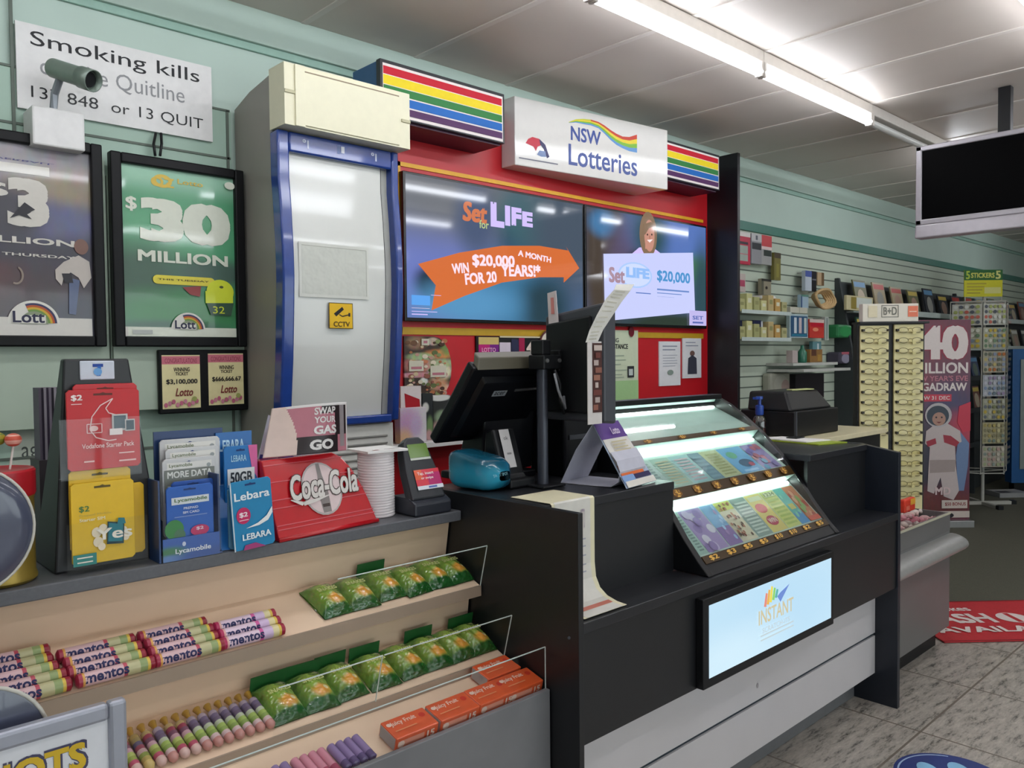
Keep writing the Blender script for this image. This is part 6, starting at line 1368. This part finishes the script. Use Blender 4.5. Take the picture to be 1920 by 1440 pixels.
hang('cream card standing above the teal framed pack', A4(5.6697,5.9376,1.8105,1.8543), '#c2c0b0', [('r', .5, .55, 0, 1, '#a8a898')], y0=2.97)
hang('red and orange pack with a white top beside the teal framed pack', A4(5.9523,6.1933,1.6238,1.7695), '#c03a30', [('r', 0, 1, .82, 1, '#d0bcb4'), ('r', .05, .95, .6, .8, '#b81830'), ('d', .4, .45, .2, .1, '#e08a6a')], y0=2.96)
hang('slim pale pack with grey stripes right of the red and orange pack', A4(6.2105,6.2763,1.6075,1.7927), '#a8b0aa', [('r', .4, .6, .05, .95, '#60706c')], y0=2.96)
# tan rope bundle
t = T('rope_bundle', 'coiled tan rope bundle hanging on the slatted wall', 'rope', (6.1604,2.98,1.9267))
g = G(); c = Vector((6.1604,2.98,1.9309))
for k in range(5): g.tube([c+Vector(((0.11+0.012*k)*math.cos(a), -0.012*k+0.01*math.sin(3*a), (0.05+0.006*k)*math.sin(a))) for a in [2*PI*i/20 for i in range(21)]], 0.012, mat('rope_tan', '#bfa072', 0.8, noise=0.2, scale=80), n=6, caps=False)
g.tube([c+Vector((0, 0.03, 0.06)), c+Vector((0, 0.094, 0.06))], 0.004, CHROME, n=6); g.tube([c+Vector((0, -0.05, 0.06)), c+Vector((0, 0.03, 0.06))], 0.005, CHROME, n=6)
g.build('coil', t, smooth=True)
# thin glass shelves with small packs
for (x0, x1, z, lab) in ((4.8666, 5.5457, 1.7943, 'upper clear shelf on the slatted wall beside the black panel'), (4.8664, 5.5462, 1.607, 'lower clear shelf on the slatted wall beside the black panel')):
    t = T('clear_shelf', lab, 'shelf', ((x0+x1)/2, 3.0, z-0.012))
    g = G(); g.box(x0, x1, 2.90, 3.073, z-0.012, z-0.002, mat('shelf_grey_green', '#8f9484', 0.3)); g.build('shelf_board', t)
    g = G(); g.box(x0, x1, 2.897, 2.90, z-0.014, z+0.012, ACEDGE); g.build('front_rail', t)
    cols = ['#c6c69a', '#b8bc88', '#d2d0b0', '#bcbf6a', '#c9c89c', '#a8ac86', '#c4b890'] if z > 1.8 else ['#b2b07c', '#c2c088', '#a8a874', '#c8c48c', '#bca878', '#c09a5a', '#b2ae80']
    n_ = 7; w_ = (x1-x0)/n_
    for k in range(n_):
        hh = 0.085+0.02*((k*5) % 3)
        goods('small_packet', 'small %s packet, %s from the black panel on the %s clear shelf' % (('cream', 'yellowish', 'pale')[k % 3], ORD[k], 'upper' if z > 1.8 else 'lower'), 'packet', (x0+w_*k+0.012, x0+w_*(k+1)-0.012, z-0.001, z+hh), 2.925, 2.99, cols[k], [('r', .2, .8, .5, .75, '#d8d8c0' if k % 2 else '#8f8f60')], 'small packets on the clear shelves')
goods('dark_gadget', 'small navy gadget at the black panel end above the lower clear shelf', 'gadget', A4(4.9232,5.0196,1.6579,1.7366), 2.96, 3.074, '#20244a', None, bevel=0.01)
goods('dark_gadget', 'navy and white gadget in the middle above the lower clear shelf', 'gadget', A4(5.1257,5.2492,1.6725,1.7414), 2.96, 3.074, '#22284c', [('r', .8, 1, 0, .9, '#c8ccd0')], bevel=0.01)
t = goods('white_cap', 'white curved cap above the packets on the upper clear shelf', 'packet', A4(5.2594,5.4635,1.8936,1.9231), 2.97, 3.074, '#d6d0cc', bevel=0.012)  # white cap, drawn as one rounded block
# white desk shelves with bottles and pots
t = T('wall_shelf', 'white wall shelf holding a green bottle and small pots', 'shelf', (6.1, 3.0, 1.4101))
zs = 1.4342
g = G(); g.box(5.4991, 6.2179, 2.86, 3.073, zs-0.02, zs, mat('shelf_white', '#b9bbb4', 0.4)); g.build('shelf_board', t)
zl = 1.3894
t = T('wall_shelf', 'lower white wall shelf sticking out over the black printer slot', 'shelf', (6.3, 3.0, zl))
g = G(); g.box(5.5029, 6.2674, 2.78, 3.073, zl-0.02, zl, mat('shelf_white', '#b9bbb4', 0.4)); g.build('shelf_board', t)
t = T('green_bottle', 'small dark green bottle on the white wall shelf', 'bottle', (0, 0, 0)); c = (5.7748, 2.93, zs+0.0005)
g = G(); g.lathe([(0.03, 0), (0.034, 0.01), (0.034, 0.08), (0.014, 0.105), (0.012, 0.13)], mat('bottle_green', '#2f7058', 0.2), c=c, n=16); t.location = c; W[t] = Matrix.Translation(c); g.build('bottle', t, smooth=True)
goods('white_carton', 'small white carton left of the green bottle on the wall shelf', 'carton', A4(5.6265,5.7084,1.4435,1.5274), 2.93, 2.98, '#b8aaa6', None, z0=zs+0.0005)
goods('orange_packet', 'brown and orange packet right of the green bottle on the wall shelf', 'packet', A4(5.9017,6.1045,1.439,1.535), 2.93, 2.99, '#8f6a3c', [('r', .1, .5, .5, 1, '#5a3a2c'), ('r', .6, .9, .1, .6, '#a8823c')], z0=zs+0.0005)
goods('teal_packet', 'teal and white packet behind the orange packet on the wall shelf', 'packet', A4(6.0866,6.2318,1.4633,1.5987), 3.0, 3.03, '#5f8a90', [('r', .5, .7, .1, .9, '#c0ccd0')], z0=zs+0.0005)
t = goods('printer_slot', 'dark open backed box under the lower white shelf', 'box', A4(5.7146,6.1752,1.1557,1.3473), 2.95, 3.073, '#1c1d22', None)
goods('pale_bag', 'pale grey clear bag hanging on the wall left of the dark box', 'bag', A4(5.4342,5.7454,1.1924,1.3609), 3.0, 3.074, '#9c9c8e', [('d', .5, .5, .35, .4, '#a9a99c'), ('d', .7, .4, .2, .3, '#a08c84')], bevel=0.02)

# ================================================================== MAGAZINE RACK ALONG THE WALL
t = T('magazine_rack', 'long dark tiered magazine rack along the slatted wall', 'rack', (9.4, 3.0, 0))
RK = mat('rack_dark', '#33383a', 0.5)
sd = [(3.072, 0), (3.072, 2.13), (3.04, 2.13), (2.93, 1.55), (2.85, 0.9), (2.84, 0)]
for x in (6.62, 9.40, 12.3): g = G(); g.prism(sd, 'x', x, x+0.03, RK); g.build('side_panel', t)
g = G(); g.prism([(3.065, 0), (3.065, 2.10), (3.058, 2.10), (3.0, 1.30), (2.95, 0.5), (2.95, 0)], 'x', 6.65, 12.3, RK); g.build('back_panel', t)
TIERS = []
for k, (y, z) in enumerate(((3.02, 1.84), (2.99, 1.52), (2.965, 1.20), (2.945, 0.86), (2.93, 0.5))):
    g = G(); g.box(6.65, 12.3, y-0.09, y+0.02, z, z+0.012, mat('rack_shelf_grey', '#8a8f8a', 0.4)); g.box(6.65, 12.3, y-0.094, y-0.09, z, z+0.05, ACEDGE if k < 2 else RK); g.build('tier', t)
    TIERS.append((y, z))
rm = random.Random(11)
covers = ['#4a4f58', '#7a4a40', '#8f8a78', '#3a5a4a', '#5a3a4a', '#9a9a90', '#3c4a6a', '#6a6a4a', '#a89878', '#2c2f36', '#7f8f96']
nm = ['grey', 'brown', 'stone', 'green', 'plum', 'pale', 'blue', 'olive', 'sand', 'black', 'silver']
for ti, (y, z) in enumerate(TIERS[:4]):
    for k in range(14):
        x = 6.78+0.39*k; ci = rm.randrange(len(covers)); h = rm.uniform(.24, .29)
        g = G(); y0, y1 = y-0.075, y-0.055 + 0.0
        g.hexa([(x, y0, z+0.0125), (x+0.24, y0, z+0.0125), (x+0.24, y0+0.012, z+0.0125), (x, y0+0.012, z+0.0125), (x, y0+0.05, z+h), (x+0.24, y0+0.05, z+h), (x+0.24, y0+0.062, z+h), (x, y0+0.062, z+h)], ink(covers[ci], 0.3))
        g.frame((x, y0, z+0.0125), (0.24, 0, 0), (0, 0.05, h-0.0125)); g.rect(.05, .95, .78, .94, ink(rm.choice(['#c8b050', '#b84038', '#d0d0c8', '#5a8ab0']), 0.3)); g.disc(.5, .42, .3, .3, ink(rm.choice(['#a88878', '#8f8f88', '#5f6f64', '#b8a890']), 0.3), n=12)
        tag(g.build('magazine'), '%s magazine, %s along the %s tier of the wall rack' % (nm[ci], ORD[k], ('top', 'second', 'third', 'fourth')[ti]), 'magazine', 'magazines on the tiered rack')
# loose stock on top of the rack end
t = goods('yellow_white_carton', 'yellow and white carton lying on top at the near end of the rack', 'carton', A4(6.4664,6.9692,1.91,1.9733), 2.90, 2.925, '#c4bb94', [('r', .35, .95, .2, .9, '#c9d0c8'), ('r', .15, .35, .1, .9, '#8f7f3c')], z0=1.853, bevel=0.004)
goods('green_tape_pack', 'bright green disc pack hanging beside the glasses stand', 'hanging pack', A4(6.4239,6.6812,1.6277,1.7377), 2.95, 3.074, '#2f7a4a', [('d', .5, .5, .4, .4, '#2a8a4c')], bevel=0.02)
goods('purple_tape_pack', 'purple and grey round pack below the green pack', 'hanging pack', A4(6.4642,6.6528,1.4152,1.5131), 2.95, 3.074, '#4a4654', [('d', .5, .45, .4, .4, '#8d8a9c'), ('r', .1, .9, .8, 1, '#a85a68')], bevel=0.02)

# ================================================================== SECOND SWEETS UNIT
t = T('sweets_unit', 'grey sweets bin unit with a rounded silver bumper past the lottery counter', 'counter', (3.95, 1.57, 0))
UG = mat('unit_grey', '#6a6868', 0.35, noise=0.06, scale=6)
g = G(); g.box(3.512, 4.40, 1.44, 1.72, 0.11, 0.60, UG); g.build('body', t, bevel=0.003)
g = G(); g.box(3.52, 4.385, 1.50, 1.70, 0, 0.11, BLACKP); g.build('kickboard', t)
BM = mat('bumper_silver', '#a3a3a0', 0.3, metal=0.35)
def bump(u, v):
    a = PI*v - PI/2; x = 3.512 + 0.95*u; r = 1.0 if u < .9 else math.sqrt(max(0, 1-((u-.9)/.1)**2))
    return (x, 1.44-0.095*math.cos(a)*r, 0.545+0.042*math.sin(a)*(0.5+0.5*r))
g = G(); g.surf(bump, 40, 12, BM); g.build('bumper', t, smooth=True)
g = G(); g.box(3.512, 4.40, 1.44, 1.455, 0.60, 0.69, UG); g.box(3.512, 3.527, 1.455, 1.72, 0.60, 0.69, UG); g.box(4.385, 4.40, 1.455, 1.72, 0.60, 0.69, UG); g.box(3.527, 4.385, 1.70, 1.72, 0.60, 0.74, UG); g.box(3.512, 4.40, 1.436, 1.44, 0.684, 0.694, mat('bin_lip', '#bdb9a4', 0.3)); g.build('bin', t)
g = G(); g.box(3.512, 4.40, 1.446, 1.449, 0.69, 0.80, ACRYL); g.build('clear_guard', t)
sc = ['#b8707a', '#c9a0a0', '#d8c8c0', '#a85a68', '#c88890', '#d0b0a8', '#b09a98']
sp_ = None; rm = random.Random(5); k = 0
for i in range(15):
    for j in range(4):
        x = 3.57+0.055*i+rm.uniform(-.01, .01); y = 1.492+0.05*j; z = 0.642+0.012*j+rm.uniform(0, .012)
        c = ink(sc[k % len(sc)], 0.3)
        if sp_ is None:
            sp_ = T('wrapped_sweet', 'pink or white wrapped sweet heaped in the grey bin', 'sweet', (x, y, z), group='wrapped sweets in the grey bin'); base_c = c
            g = G(); g.M = W[sp_]; g.ellip((0, 0, 0), (0.026, 0.02, 0.016), c, n=10, k=6); g.lathe([(0.004, 0.022), (0.014, 0.038)], c, n=8, axis='x'); g.lathe([(0.014, -0.038), (0.004, -0.022)], c, n=8, axis='x'); g.build('wrapper', sp_, smooth=True)
        else: dup(sp_, (x, y, z), (0, rm.uniform(-.3, .3), rm.uniform(0, 6)), None, None, swap={base_c: c})
        k += 1
g = G(); g.box(3.512+.016, 4.384, 1.456, 1.699, 0.601, 0.63, mat('bin_paper', '#a87a78', 0.6)); g.build('bin_liner', t)
t = goods('red_sweet_bag', 'bright red and orange sweet bag on top of the wrapped sweets', 'sweet bag', A4(3.9771,4.1102,0.7357,0.8), 1.50, 1.53, '#d8402c', [('r', .5, .95, .5, .95, '#e0a03a'), ('r', .1, .4, .2, .5, '#e0705a')], bevel=0.008)

# ================================================================== READING GLASSES STAND
t = T('glasses_stand', 'tall cream reading glasses stand with a white header behind the counter end', 'display stand', (4.688, 1.862, 0), rot=(0, 0, math.radians(-43.2)))
GC = mat('glasses_panel_cream', '#dcd29c', 0.45, noise=0.08, scale=10)
def L(t): g = G(); g.M = W[t]; return g
g = L(t); g.box(-0.178, -0.018, -0.04, -0.025, 0.28, 1.655, GC); g.build('panel', t, bevel=0.002)
g = L(t); g.box(0.012, 0.176, -0.04, -0.025, 0.28, 1.66, GC); g.build('panel', t, bevel=0.002)
g = L(t); g.box(-0.19, 0.19, -0.025, 0.03, 0.25, 1.668, BLACKP); g.box(-0.19, 0.20, -0.06, 0.05, 1.664, 1.676, BLACKP); g.build('core', t, bevel=0.002)
g = L(t); g.box(-0.17, 0.142, -0.05, 0.0, 1.676, 1.776, ink('#dad4c6')); g.build('header', t, bevel=0.002)
g = L(t); g.frame((0, -0.05, 0), (1, 0, 0), (0, 0, 1))
GR = ink('#77766c')
for a, b, c, d in ((-.066, .03, 1.764, 1.768), (-.066, .03, 1.70, 1.704), (-.066, -.062, 1.70, 1.768), (.026, .03, 1.70, 1.768)): g.rect(a, b, c, d, GR)
g.text('B+D', -0.055, 0.02, 1.713, 1.757, GR, bold=0.03); g.rect(.082, .138, 1.702, 1.762, ink('#df7a5c')); g.rect(.09, .13, 1.728, 1.734, ink('#e8c0a8')); g.rect(-.14, -.09, 1.70, 1.765, ink('#d6ccae'))
g.build('header_print', t)
g = L(t); g.tube([(0, 0, 0.03), (0, 0, 0.25)], 0.02, BLACKP); g.lathe([(0.17, 0), (0.17, 0.02), (0.03, 0.035)], BLACKP, n=28); g.build('foot', t)
gp = T('reading_glasses', 'x', 'glasses')
FRG = ink('#5f5330', 0.3); g = G()
for sx in (-.038, .038): g.tube([(sx+0.027*math.cos(a), 0, 0.015*math.sin(a)) for a in [2*PI*k/16 for k in range(17)]], 0.0016, FRG, n=5, caps=False)
g.tube([(-.012, 0, .006), (0, -.003, .009), (.012, 0, .006)], 0.0016, FRG, n=5); g.build('frame', gp)
for sx in (-1, 1): g = G(); g.box(sx*.064, sx*.076, -.006, .012, -.006, .007, ink('#2a2419', 0.3)); g.build('temple', gp)
for sx in (-.038, .038): g = G(); g.add([(sx+0.026*math.cos(a), 0.001, 0.0145*math.sin(a)) for a in [2*PI*k/14 for k in range(14)]], [tuple(range(14))], clear('lens_clear', (0.93, 0.92, 0.82), 0.05)); g.build('lens', gp)
g = G(); g.box(.012, .03, -.004, -.002, -.022, -.008, ink('#cfc68c', 0.5)); g.build('price_tag', gp)
used = False
for ci, (cx, nrows, colname) in enumerate(((-0.098, 11, 'left'), (0.094, 17, 'right'))):
    for k in range(nrows):
        p = W[t] @ Vector((cx, -0.056, 1.628-0.0575*k)); lab = 'reading glasses, %s row down the %s column of the stand' % (ORD[k], colname)
        if not used: gp.location = p; gp.rotation_euler = (0, 0, math.radians(-43.2)); gp['label'] = lab; gp['group'] = 'reading glasses on the stand'; used = True
        else: dup(gp, p, (0, 0, math.radians(-43.2)), lab, 'reading glasses on the stand')
g = L(t)
for ci, (cx, nrows) in enumerate(((-0.098, 11), (0.094, 17))):
    for k in range(nrows): g.box(cx-0.07, cx+0.07, -0.058, -0.04, 1.628-0.0575*k-0.009, 1.628-0.0575*k-0.006, mat('holder_bar_cream', '#c9bd86', 0.4))
g.build('holder_bars', t)

# ================================================================== TALL MEGADRAW BANNER
t = T('pull_up_banner', 'tall purple banner with a big white 40 above a child in a space suit', 'banner', (7.3962,2.5234,0), rot=(0, 0, math.radians(-43.2)))
bw2 = 0.275
pm = blobmat('banner_purple', '#5a2140', [(0.5, 0.9, 0.8, 0.14, '#6a1a34', 0.6), (0.7, 0.55, 0.4, 0.12, '#3a2a58', 0.6), (0.9, 0.46, 0.3, 0.08, '#b82a48', 0.6), (0.3, 0.3, 0.5, 0.2, '#2c2438', 0.6), (0.5, 0.08, 0.8, 0.08, '#6a2c2c', 0.6), (0.1, 0.7, 0.3, 0.1, '#7a2038', 0.6)], rough=0.35, axes=(0, 2), mottle=0.3)
g = L(t); g.box(-bw2, bw2, -0.002, 0.002, 0.06, 1.78, pm); g.build('banner_sheet', t)
g = L(t); g.box(-bw2-0.02, bw2+0.02, -0.05, 0.06, 0, 0.06, CHROME); g.box(-0.012, 0.012, 0.003, 0.02, 0.06, 1.78, CHROME); g.build('base_cassette', t, bevel=0.004)
g = L(t); g.frame((0, -0.002, 0), (1, 0, 0), (0, 0, 1)); s_ = 0.00479      # metres per photo pixel at the banner
X_ = lambda px: (px-1757)*s_*0.98
Z_ = lambda py: 1.5-(py-672)*s_*0.98
def bt(s, a, b, c, d, m, bold=0.03): g.text(s, X_(a), X_(b), Z_(d), Z_(c), m, bold=bold)
BW = ink('#ddd0cc', 0.35); BR_ = ink('#c8384e', 0.35)
bt('40', 1716, 1812, 622, 686, ink('#8f1e38', 0.35), .09); bt('40', 1717, 1811, 623, 685, BW, .06)
bt('MILLION', 1712, 1811, 690, 710, BW, .04); bt("NEW YEAR'S EVE", 1705, 1811, 714, 724, ink('#b8707f', 0.35), .03); bt('MEGADRAW', 1704, 1809, 727, 742, BW, .04)
g.rect(X_(1705), X_(1781), Z_(761), Z_(748), BR_); bt('DRAW 31 DEC', 1710, 1778, 751, 758, BW, .03)
SU = ink('#c4b6b4', 0.35); SU2 = ink('#a39490', 0.35); DKB = ink('#23242e', 0.35)
g.poly([(X_(1795), Z_(770)), (X_(1816), Z_(762)), (X_(1816), Z_(815)), (X_(1802), Z_(818)), (X_(1792), Z_(800))], BR_)
g.poly([(X_(1796), Z_(815)), (X_(1814), Z_(838)), (X_(1812), Z_(880)), (X_(1805), Z_(925)), (X_(1794), Z_(925)), (X_(1790), Z_(860))], ink('#6f86ac', 0.35))
g.poly([(X_(1735), Z_(815)), (X_(1752), Z_(802)), (X_(1775), Z_(802)), (X_(1797), Z_(815)), (X_(1800), Z_(835)), (X_(1788), Z_(842)), (X_(1790), Z_(880)), (X_(1796), Z_(925)), (X_(1786), Z_(942)), (X_(1768), Z_(935)), (X_(1762), Z_(900)), (X_(1750), Z_(930)), (X_(1738), Z_(925)), (X_(1740), Z_(880)), (X_(1742), Z_(845)), (X_(1733), Z_(838))], SU)
g.poly([(X_(1742), Z_(868)), (X_(1790), Z_(868)), (X_(1788), Z_(890)), (X_(1742), Z_(892))], SU2)
g.poly([(X_(1766), Z_(822)), (X_(1780), Z_(824)), (X_(1796), Z_(836)), (X_(1790), Z_(844)), (X_(1768), Z_(836))], ink('#a03040', 0.35)); g.poly([(X_(1735), Z_(834)), (X_(1752), Z_(828)), (X_(1754), Z_(838)), (X_(1738), Z_(844))], ink('#a03040', 0.35))
g.disc(X_(1757), Z_(786), 24*s_, 22*s_, ink('#b9b2b4', 0.35)); g.disc(X_(1756), Z_(787), 20*s_, 18*s_, ink('#39424e', 0.35)); g.disc(X_(1758), Z_(793), 12*s_, 12*s_, ink('#b08878', 0.35)); g.disc(X_(1753), Z_(790), 1.8*s_, 1.6*s_, DKB, n=8); g.disc(X_(1763), Z_(790), 1.8*s_, 1.6*s_, DKB, n=8); g.poly([(X_(1753), Z_(798)), (X_(1763), Z_(798)), (X_(1758), Z_(801))], ink('#7a3a3a', 0.35))
bt('MD', 1752, 1780, 918, 932, ink('#d8c0c0', 0.35), .05); g.rect(X_(1764), X_(1811), Z_(957), Z_(942), ink('#cdbfb6', 0.35)); bt('$50 BONUS', 1770, 1808, 946, 953, ink('#8a3a3a', 0.35), .03)
g.rect(X_(1704), X_(1815), Z_(974), Z_(962), ink('#cdbfb6', 0.35)); g.disc(X_(1780), Z_(970), 6*s_, 4*s_, ink('#2c2c30', 0.35))
g.build('banner_print', t)

# ================================================================== STICKER SPINNER RACK
t = T('sticker_rack', 'white wire spinner rack of sticker sheets with a yellow STICKERS sign', 'display stand', (8.7929,2.5841,0), rot=(0, 0, math.radians(-43.2)))
WR = mat('rack_white', '#b9b7ae', 0.4); s8 = 7.93/1514.9
g = L(t); g.tube([(0, 0, 0.03), (0, 0, 2.04)], 0.016, WR, n=10); g.build('pole', t, smooth='angle')
g = L(t); g.box(-0.32, 0.30, -0.02, 0.02, 0.0, 0.035, WR); g.box(-0.02, 0.02, -0.28, 0.28, 0.0, 0.033, WR); g.build('cross_foot', t, bevel=0.003)
for cx, cy in ((0.30, 0), (-0.32, 0), (0, -0.28)): g = L(t); g.box(cx-0.025, cx+0.025, cy-0.025, cy+0.025, 0.0, 0.04, BLACKP); g.build('foot_cap', t, bevel=0.004)
g = L(t)
for q in ((-.33, .0), (-.11, -.15), (.115, -.15), (.28, .08), (-.02, .25)): g.tube([(q[0], q[1], .32), (q[0], q[1], 1.99)], 0.005, WR, n=6)
g.tube([(-.33, 0, 1.99), (-.11, -.15, 1.99), (.115, -.15, 1.99), (.28, .08, 1.99), (-.02, .25, 1.99), (-.33, 0, 1.99)], 0.006, WR, n=6); g.tube([(-.33, 0, .33), (-.11, -.15, .33), (.115, -.15, .33), (.28, .08, .33), (-.02, .25, .33), (-.33, 0, .33)], 0.006, WR, n=6)
g.tube([(-.33, 0, 1.99), (0, 0, 1.99), (.28, .08, 1.99)], 0.006, WR, n=6); g.tube([(-.33, 0, .33), (0, 0, .33), (.28, .08, .33)], 0.006, WR, n=6)
g.tube([(-.2, -.02, 1.99), (-.2, -.02, 2.1)], 0.006, WR, n=6); g.tube([(.155, -.02, 1.98), (.155, -.02, 2.1)], 0.006, WR, n=6); g.build('wire_frame', t)
g = L(t); g.box(-0.215, 0.158, -0.03, -0.022, 2.04, 2.30, ink('#d8d22c')); g.build('sign_card', t)
g = L(t); g.frame((0, -0.03, 0), (1, 0, 0), (0, 0, 1)); g.rect(-0.215, 0.158, 2.20, 2.30, ink('#2f6a34'))
g.text('STICKERS', -0.15, 0.08, 2.222, 2.272, ink('#d8d86a'), bold=0.05); g.text('5', 0.09, 0.14, 2.21, 2.29, ink('#e0e08a'), bold=0.05); g.text('5', -0.2, -0.16, 2.21, 2.29, ink('#b8d04a'), bold=0.05)
for k in range(4): g.rect(-0.19, 0.0-0.02*k, 2.16-0.03*k, 2.172-0.03*k, ink('#b8a83a'))
g.rect(-0.02, 0.14, 2.07, 2.13, ink('#e0dc8a')); g.build('sign_print', t)
rm = random.Random(21)
faces = (((-.33, 0), (-.11, -.15), 'left face', [0, 1]), ((-.11, -.15), (.115, -.15), 'front face', range(7)), ((.115, -.15), (.28, .08), 'right face', range(7)))
pal = [['#c86a5a', '#5a5f68', '#d8d8d0', '#a8b06a'], ['#6f8a6a', '#c8b048', '#7f8f9a', '#d8d8c8'], ['#b8703a', '#6a7060', '#c8b878', '#8f9ab0'], ['#8a9ab8', '#9a8aa8', '#c8c8d0', '#6f7f8a'], ['#7a8058', '#c0a848', '#6a6f78', '#b8b8a8'], ['#b0a060', '#8f8a6a', '#c8c090', '#7a8a80'], ['#b89a90', '#a8b088', '#d0c8b8', '#8f9a90']]
for (a, b, fname, rows_) in faces:
    for k in rows_:
        z1 = 1.965-0.228*k; z0 = z1-0.205
        A = W[t] @ Vector((a[0], a[1]-0.012, z0)); B = W[t] @ Vector((b[0], b[1]-0.012, z0)); U = B-A
        g = G(); g.frame(A + U*0.03, U*0.94, (0, 0, z1-z0)); g.step = 0.0012
        g.rect(0, 1, 0, 1, ink('#c9c8bc' if k < 1 else ['#b9b9a4', '#b4ae9a', '#b4b8bc', '#a8a890', '#b0a884', '#b8b0a0'][k-1]))
        for i in range(5):
            for j in range(4): g.disc(.12+.19*i, .14+.24*j, .075, .085, ink(rm.choice(pal[k])), n=8)
        o = g.build('sticker_sheet', solid=0.0)
        tag(o, 'sheet of round stickers, %s from the top on the %s of the rack' % (ORD[k], fname), 'sticker sheet', 'sticker sheets on the spinner rack')

# ================================================================== FAR RIGHT, FLOOR
t = T('blue_cabinet', 'bright blue framed cabinet with a grey panel at the far right edge', 'cabinet', (9.8178,2.5356,0.8171), rot=(0, 0, math.radians(-43.2)))
t.location.z = 0; W[t] = Matrix.Translation(t.location) @ Euler(t.rotation_euler).to_matrix().to_4x4()
g = L(t); g.box(-0.08, 0.75, 0, 0.12, 0.1, 1.53, mat('cabinet_blue', '#1f5a94', 0.35)); g.build('carcass', t, bevel=0.005)
g = L(t); g.box(0.0, 0.67, -0.012, 0, 0.25, 1.42, mat('cabinet_grey_panel', '#8f9894', 0.4)); g.build('panel', t, bevel=0.003)
g = L(t); g.box(-0.04, 0.71, 0.02, 0.11, 0, 0.1, BLACKP); g.build('plinth', t)
rm = random.Random(2)
for k, (dx, dy, c, lab) in enumerate(((-0.25, -0.20, '#9a9a9a', 'pale newspaper bundle on the floor in front of the blue cabinet'), (0.28, -0.35, '#5f6f80', 'blue grey newspaper bundle on the floor beside the pale one'))):
    p = W[t] @ Vector((dx, dy, 0)); g = G(); g.M = Matrix.Translation(p) @ rz(-0.7+0.3*k)
    g.box(-.16, .16, -.12, .12, 0.0035, 0.05, ink(c)); g.frame((-.16, -.12, 0.05), (1, 0, 0), (0, 1, 0)); g.rect(.03, .29, .15, .21, ink('#c4c4c0')); g.rect(.03, .15, .03, .13, ink('#4a4a50')); tag(g.build('newspaper_bundle'), lab, 'newspaper')
# red CASH floor mat
ang = math.radians(-41.5)
t = T('floor_mat', 'red floor mat with white CASH AVAILABLE lettering', 'mat', (4.44, 1.475, 0.0031), rot=(0, 0, ang))
MR = mat('mat_red', '#c3242e', 0.6, noise=0.12, scale=90, bump=0.1)
g = L(t); g.box(0, 1.45, 0.0, 0.66, 0, 0.006, MR); g.build('mat_pad', t, bevel=0.002)
g = L(t); g.frame((0, 0, 0.006), (1, 0, 0), (0, 1, 0)); MW = ink('#e6d8d4', 0.6)
for a, b, c, d in ((0, 1.45, 0, 0.012), (0, 1.45, 0.648, 0.66)): g.rect(a, b, c, d, ink('#8f1a22', 0.6))
g.text('ladbrokes', 0.10, 0.44, 0.48, 0.56, MW, bold=0.03); g.text('CASH', 0.03, 0.47, 0.27, 0.43, MW, bold=0.05); g.disc(0.59, 0.345, 0.085, 0.085, MW); g.rect(0.575, 0.605, 0.27, 0.42, MR); g.text('IN', 0.72, 0.9, 0.27, 0.43, MW, bold=0.05); g.text('AVAILABLE', 0.05, 0.82, 0.12, 0.21, MW, bold=0.04); g.build('lettering', t)
# round blue floor sticker with a footprint
t = T('floor_sticker', 'round navy floor sticker with a pale blue footprint at the bottom right', 'sticker', (3.03, 0.975, 0.0))
g = G(); g.lathe([(0.19, 0.0), (0.19, 0.0015)], mat('sticker_navy', '#2f3f80', 0.3), c=(3.03, 0.975, 0.0003), n=64); g.build('disc', t)
g = G(); g.frame((3.03, 0.975, 0.0018), (0.7, -0.71, 0), (0.71, 0.7, 0)); LB = ink('#8fc4e8', 0.3)
g.ring(0, 0, 0.178, 0.178, 0.006, ink('#a8c0e0', 0.3), n=48, a0=1.2, a1=3.6)
for sx in (-1, 1): g.poly([(sx*0.055+0.036*math.cos(a)*(1+0.2*math.sin(a)), 0.03+0.09*math.sin(a)) for a in [2*PI*k/24 for k in range(24)]], LB)
g.text('KEEP YOUR DISTANCE', -0.12, 0.12, -0.13, -0.105, ink('#d8e4f0', 0.3), bold=0.03); g.build('print', t)
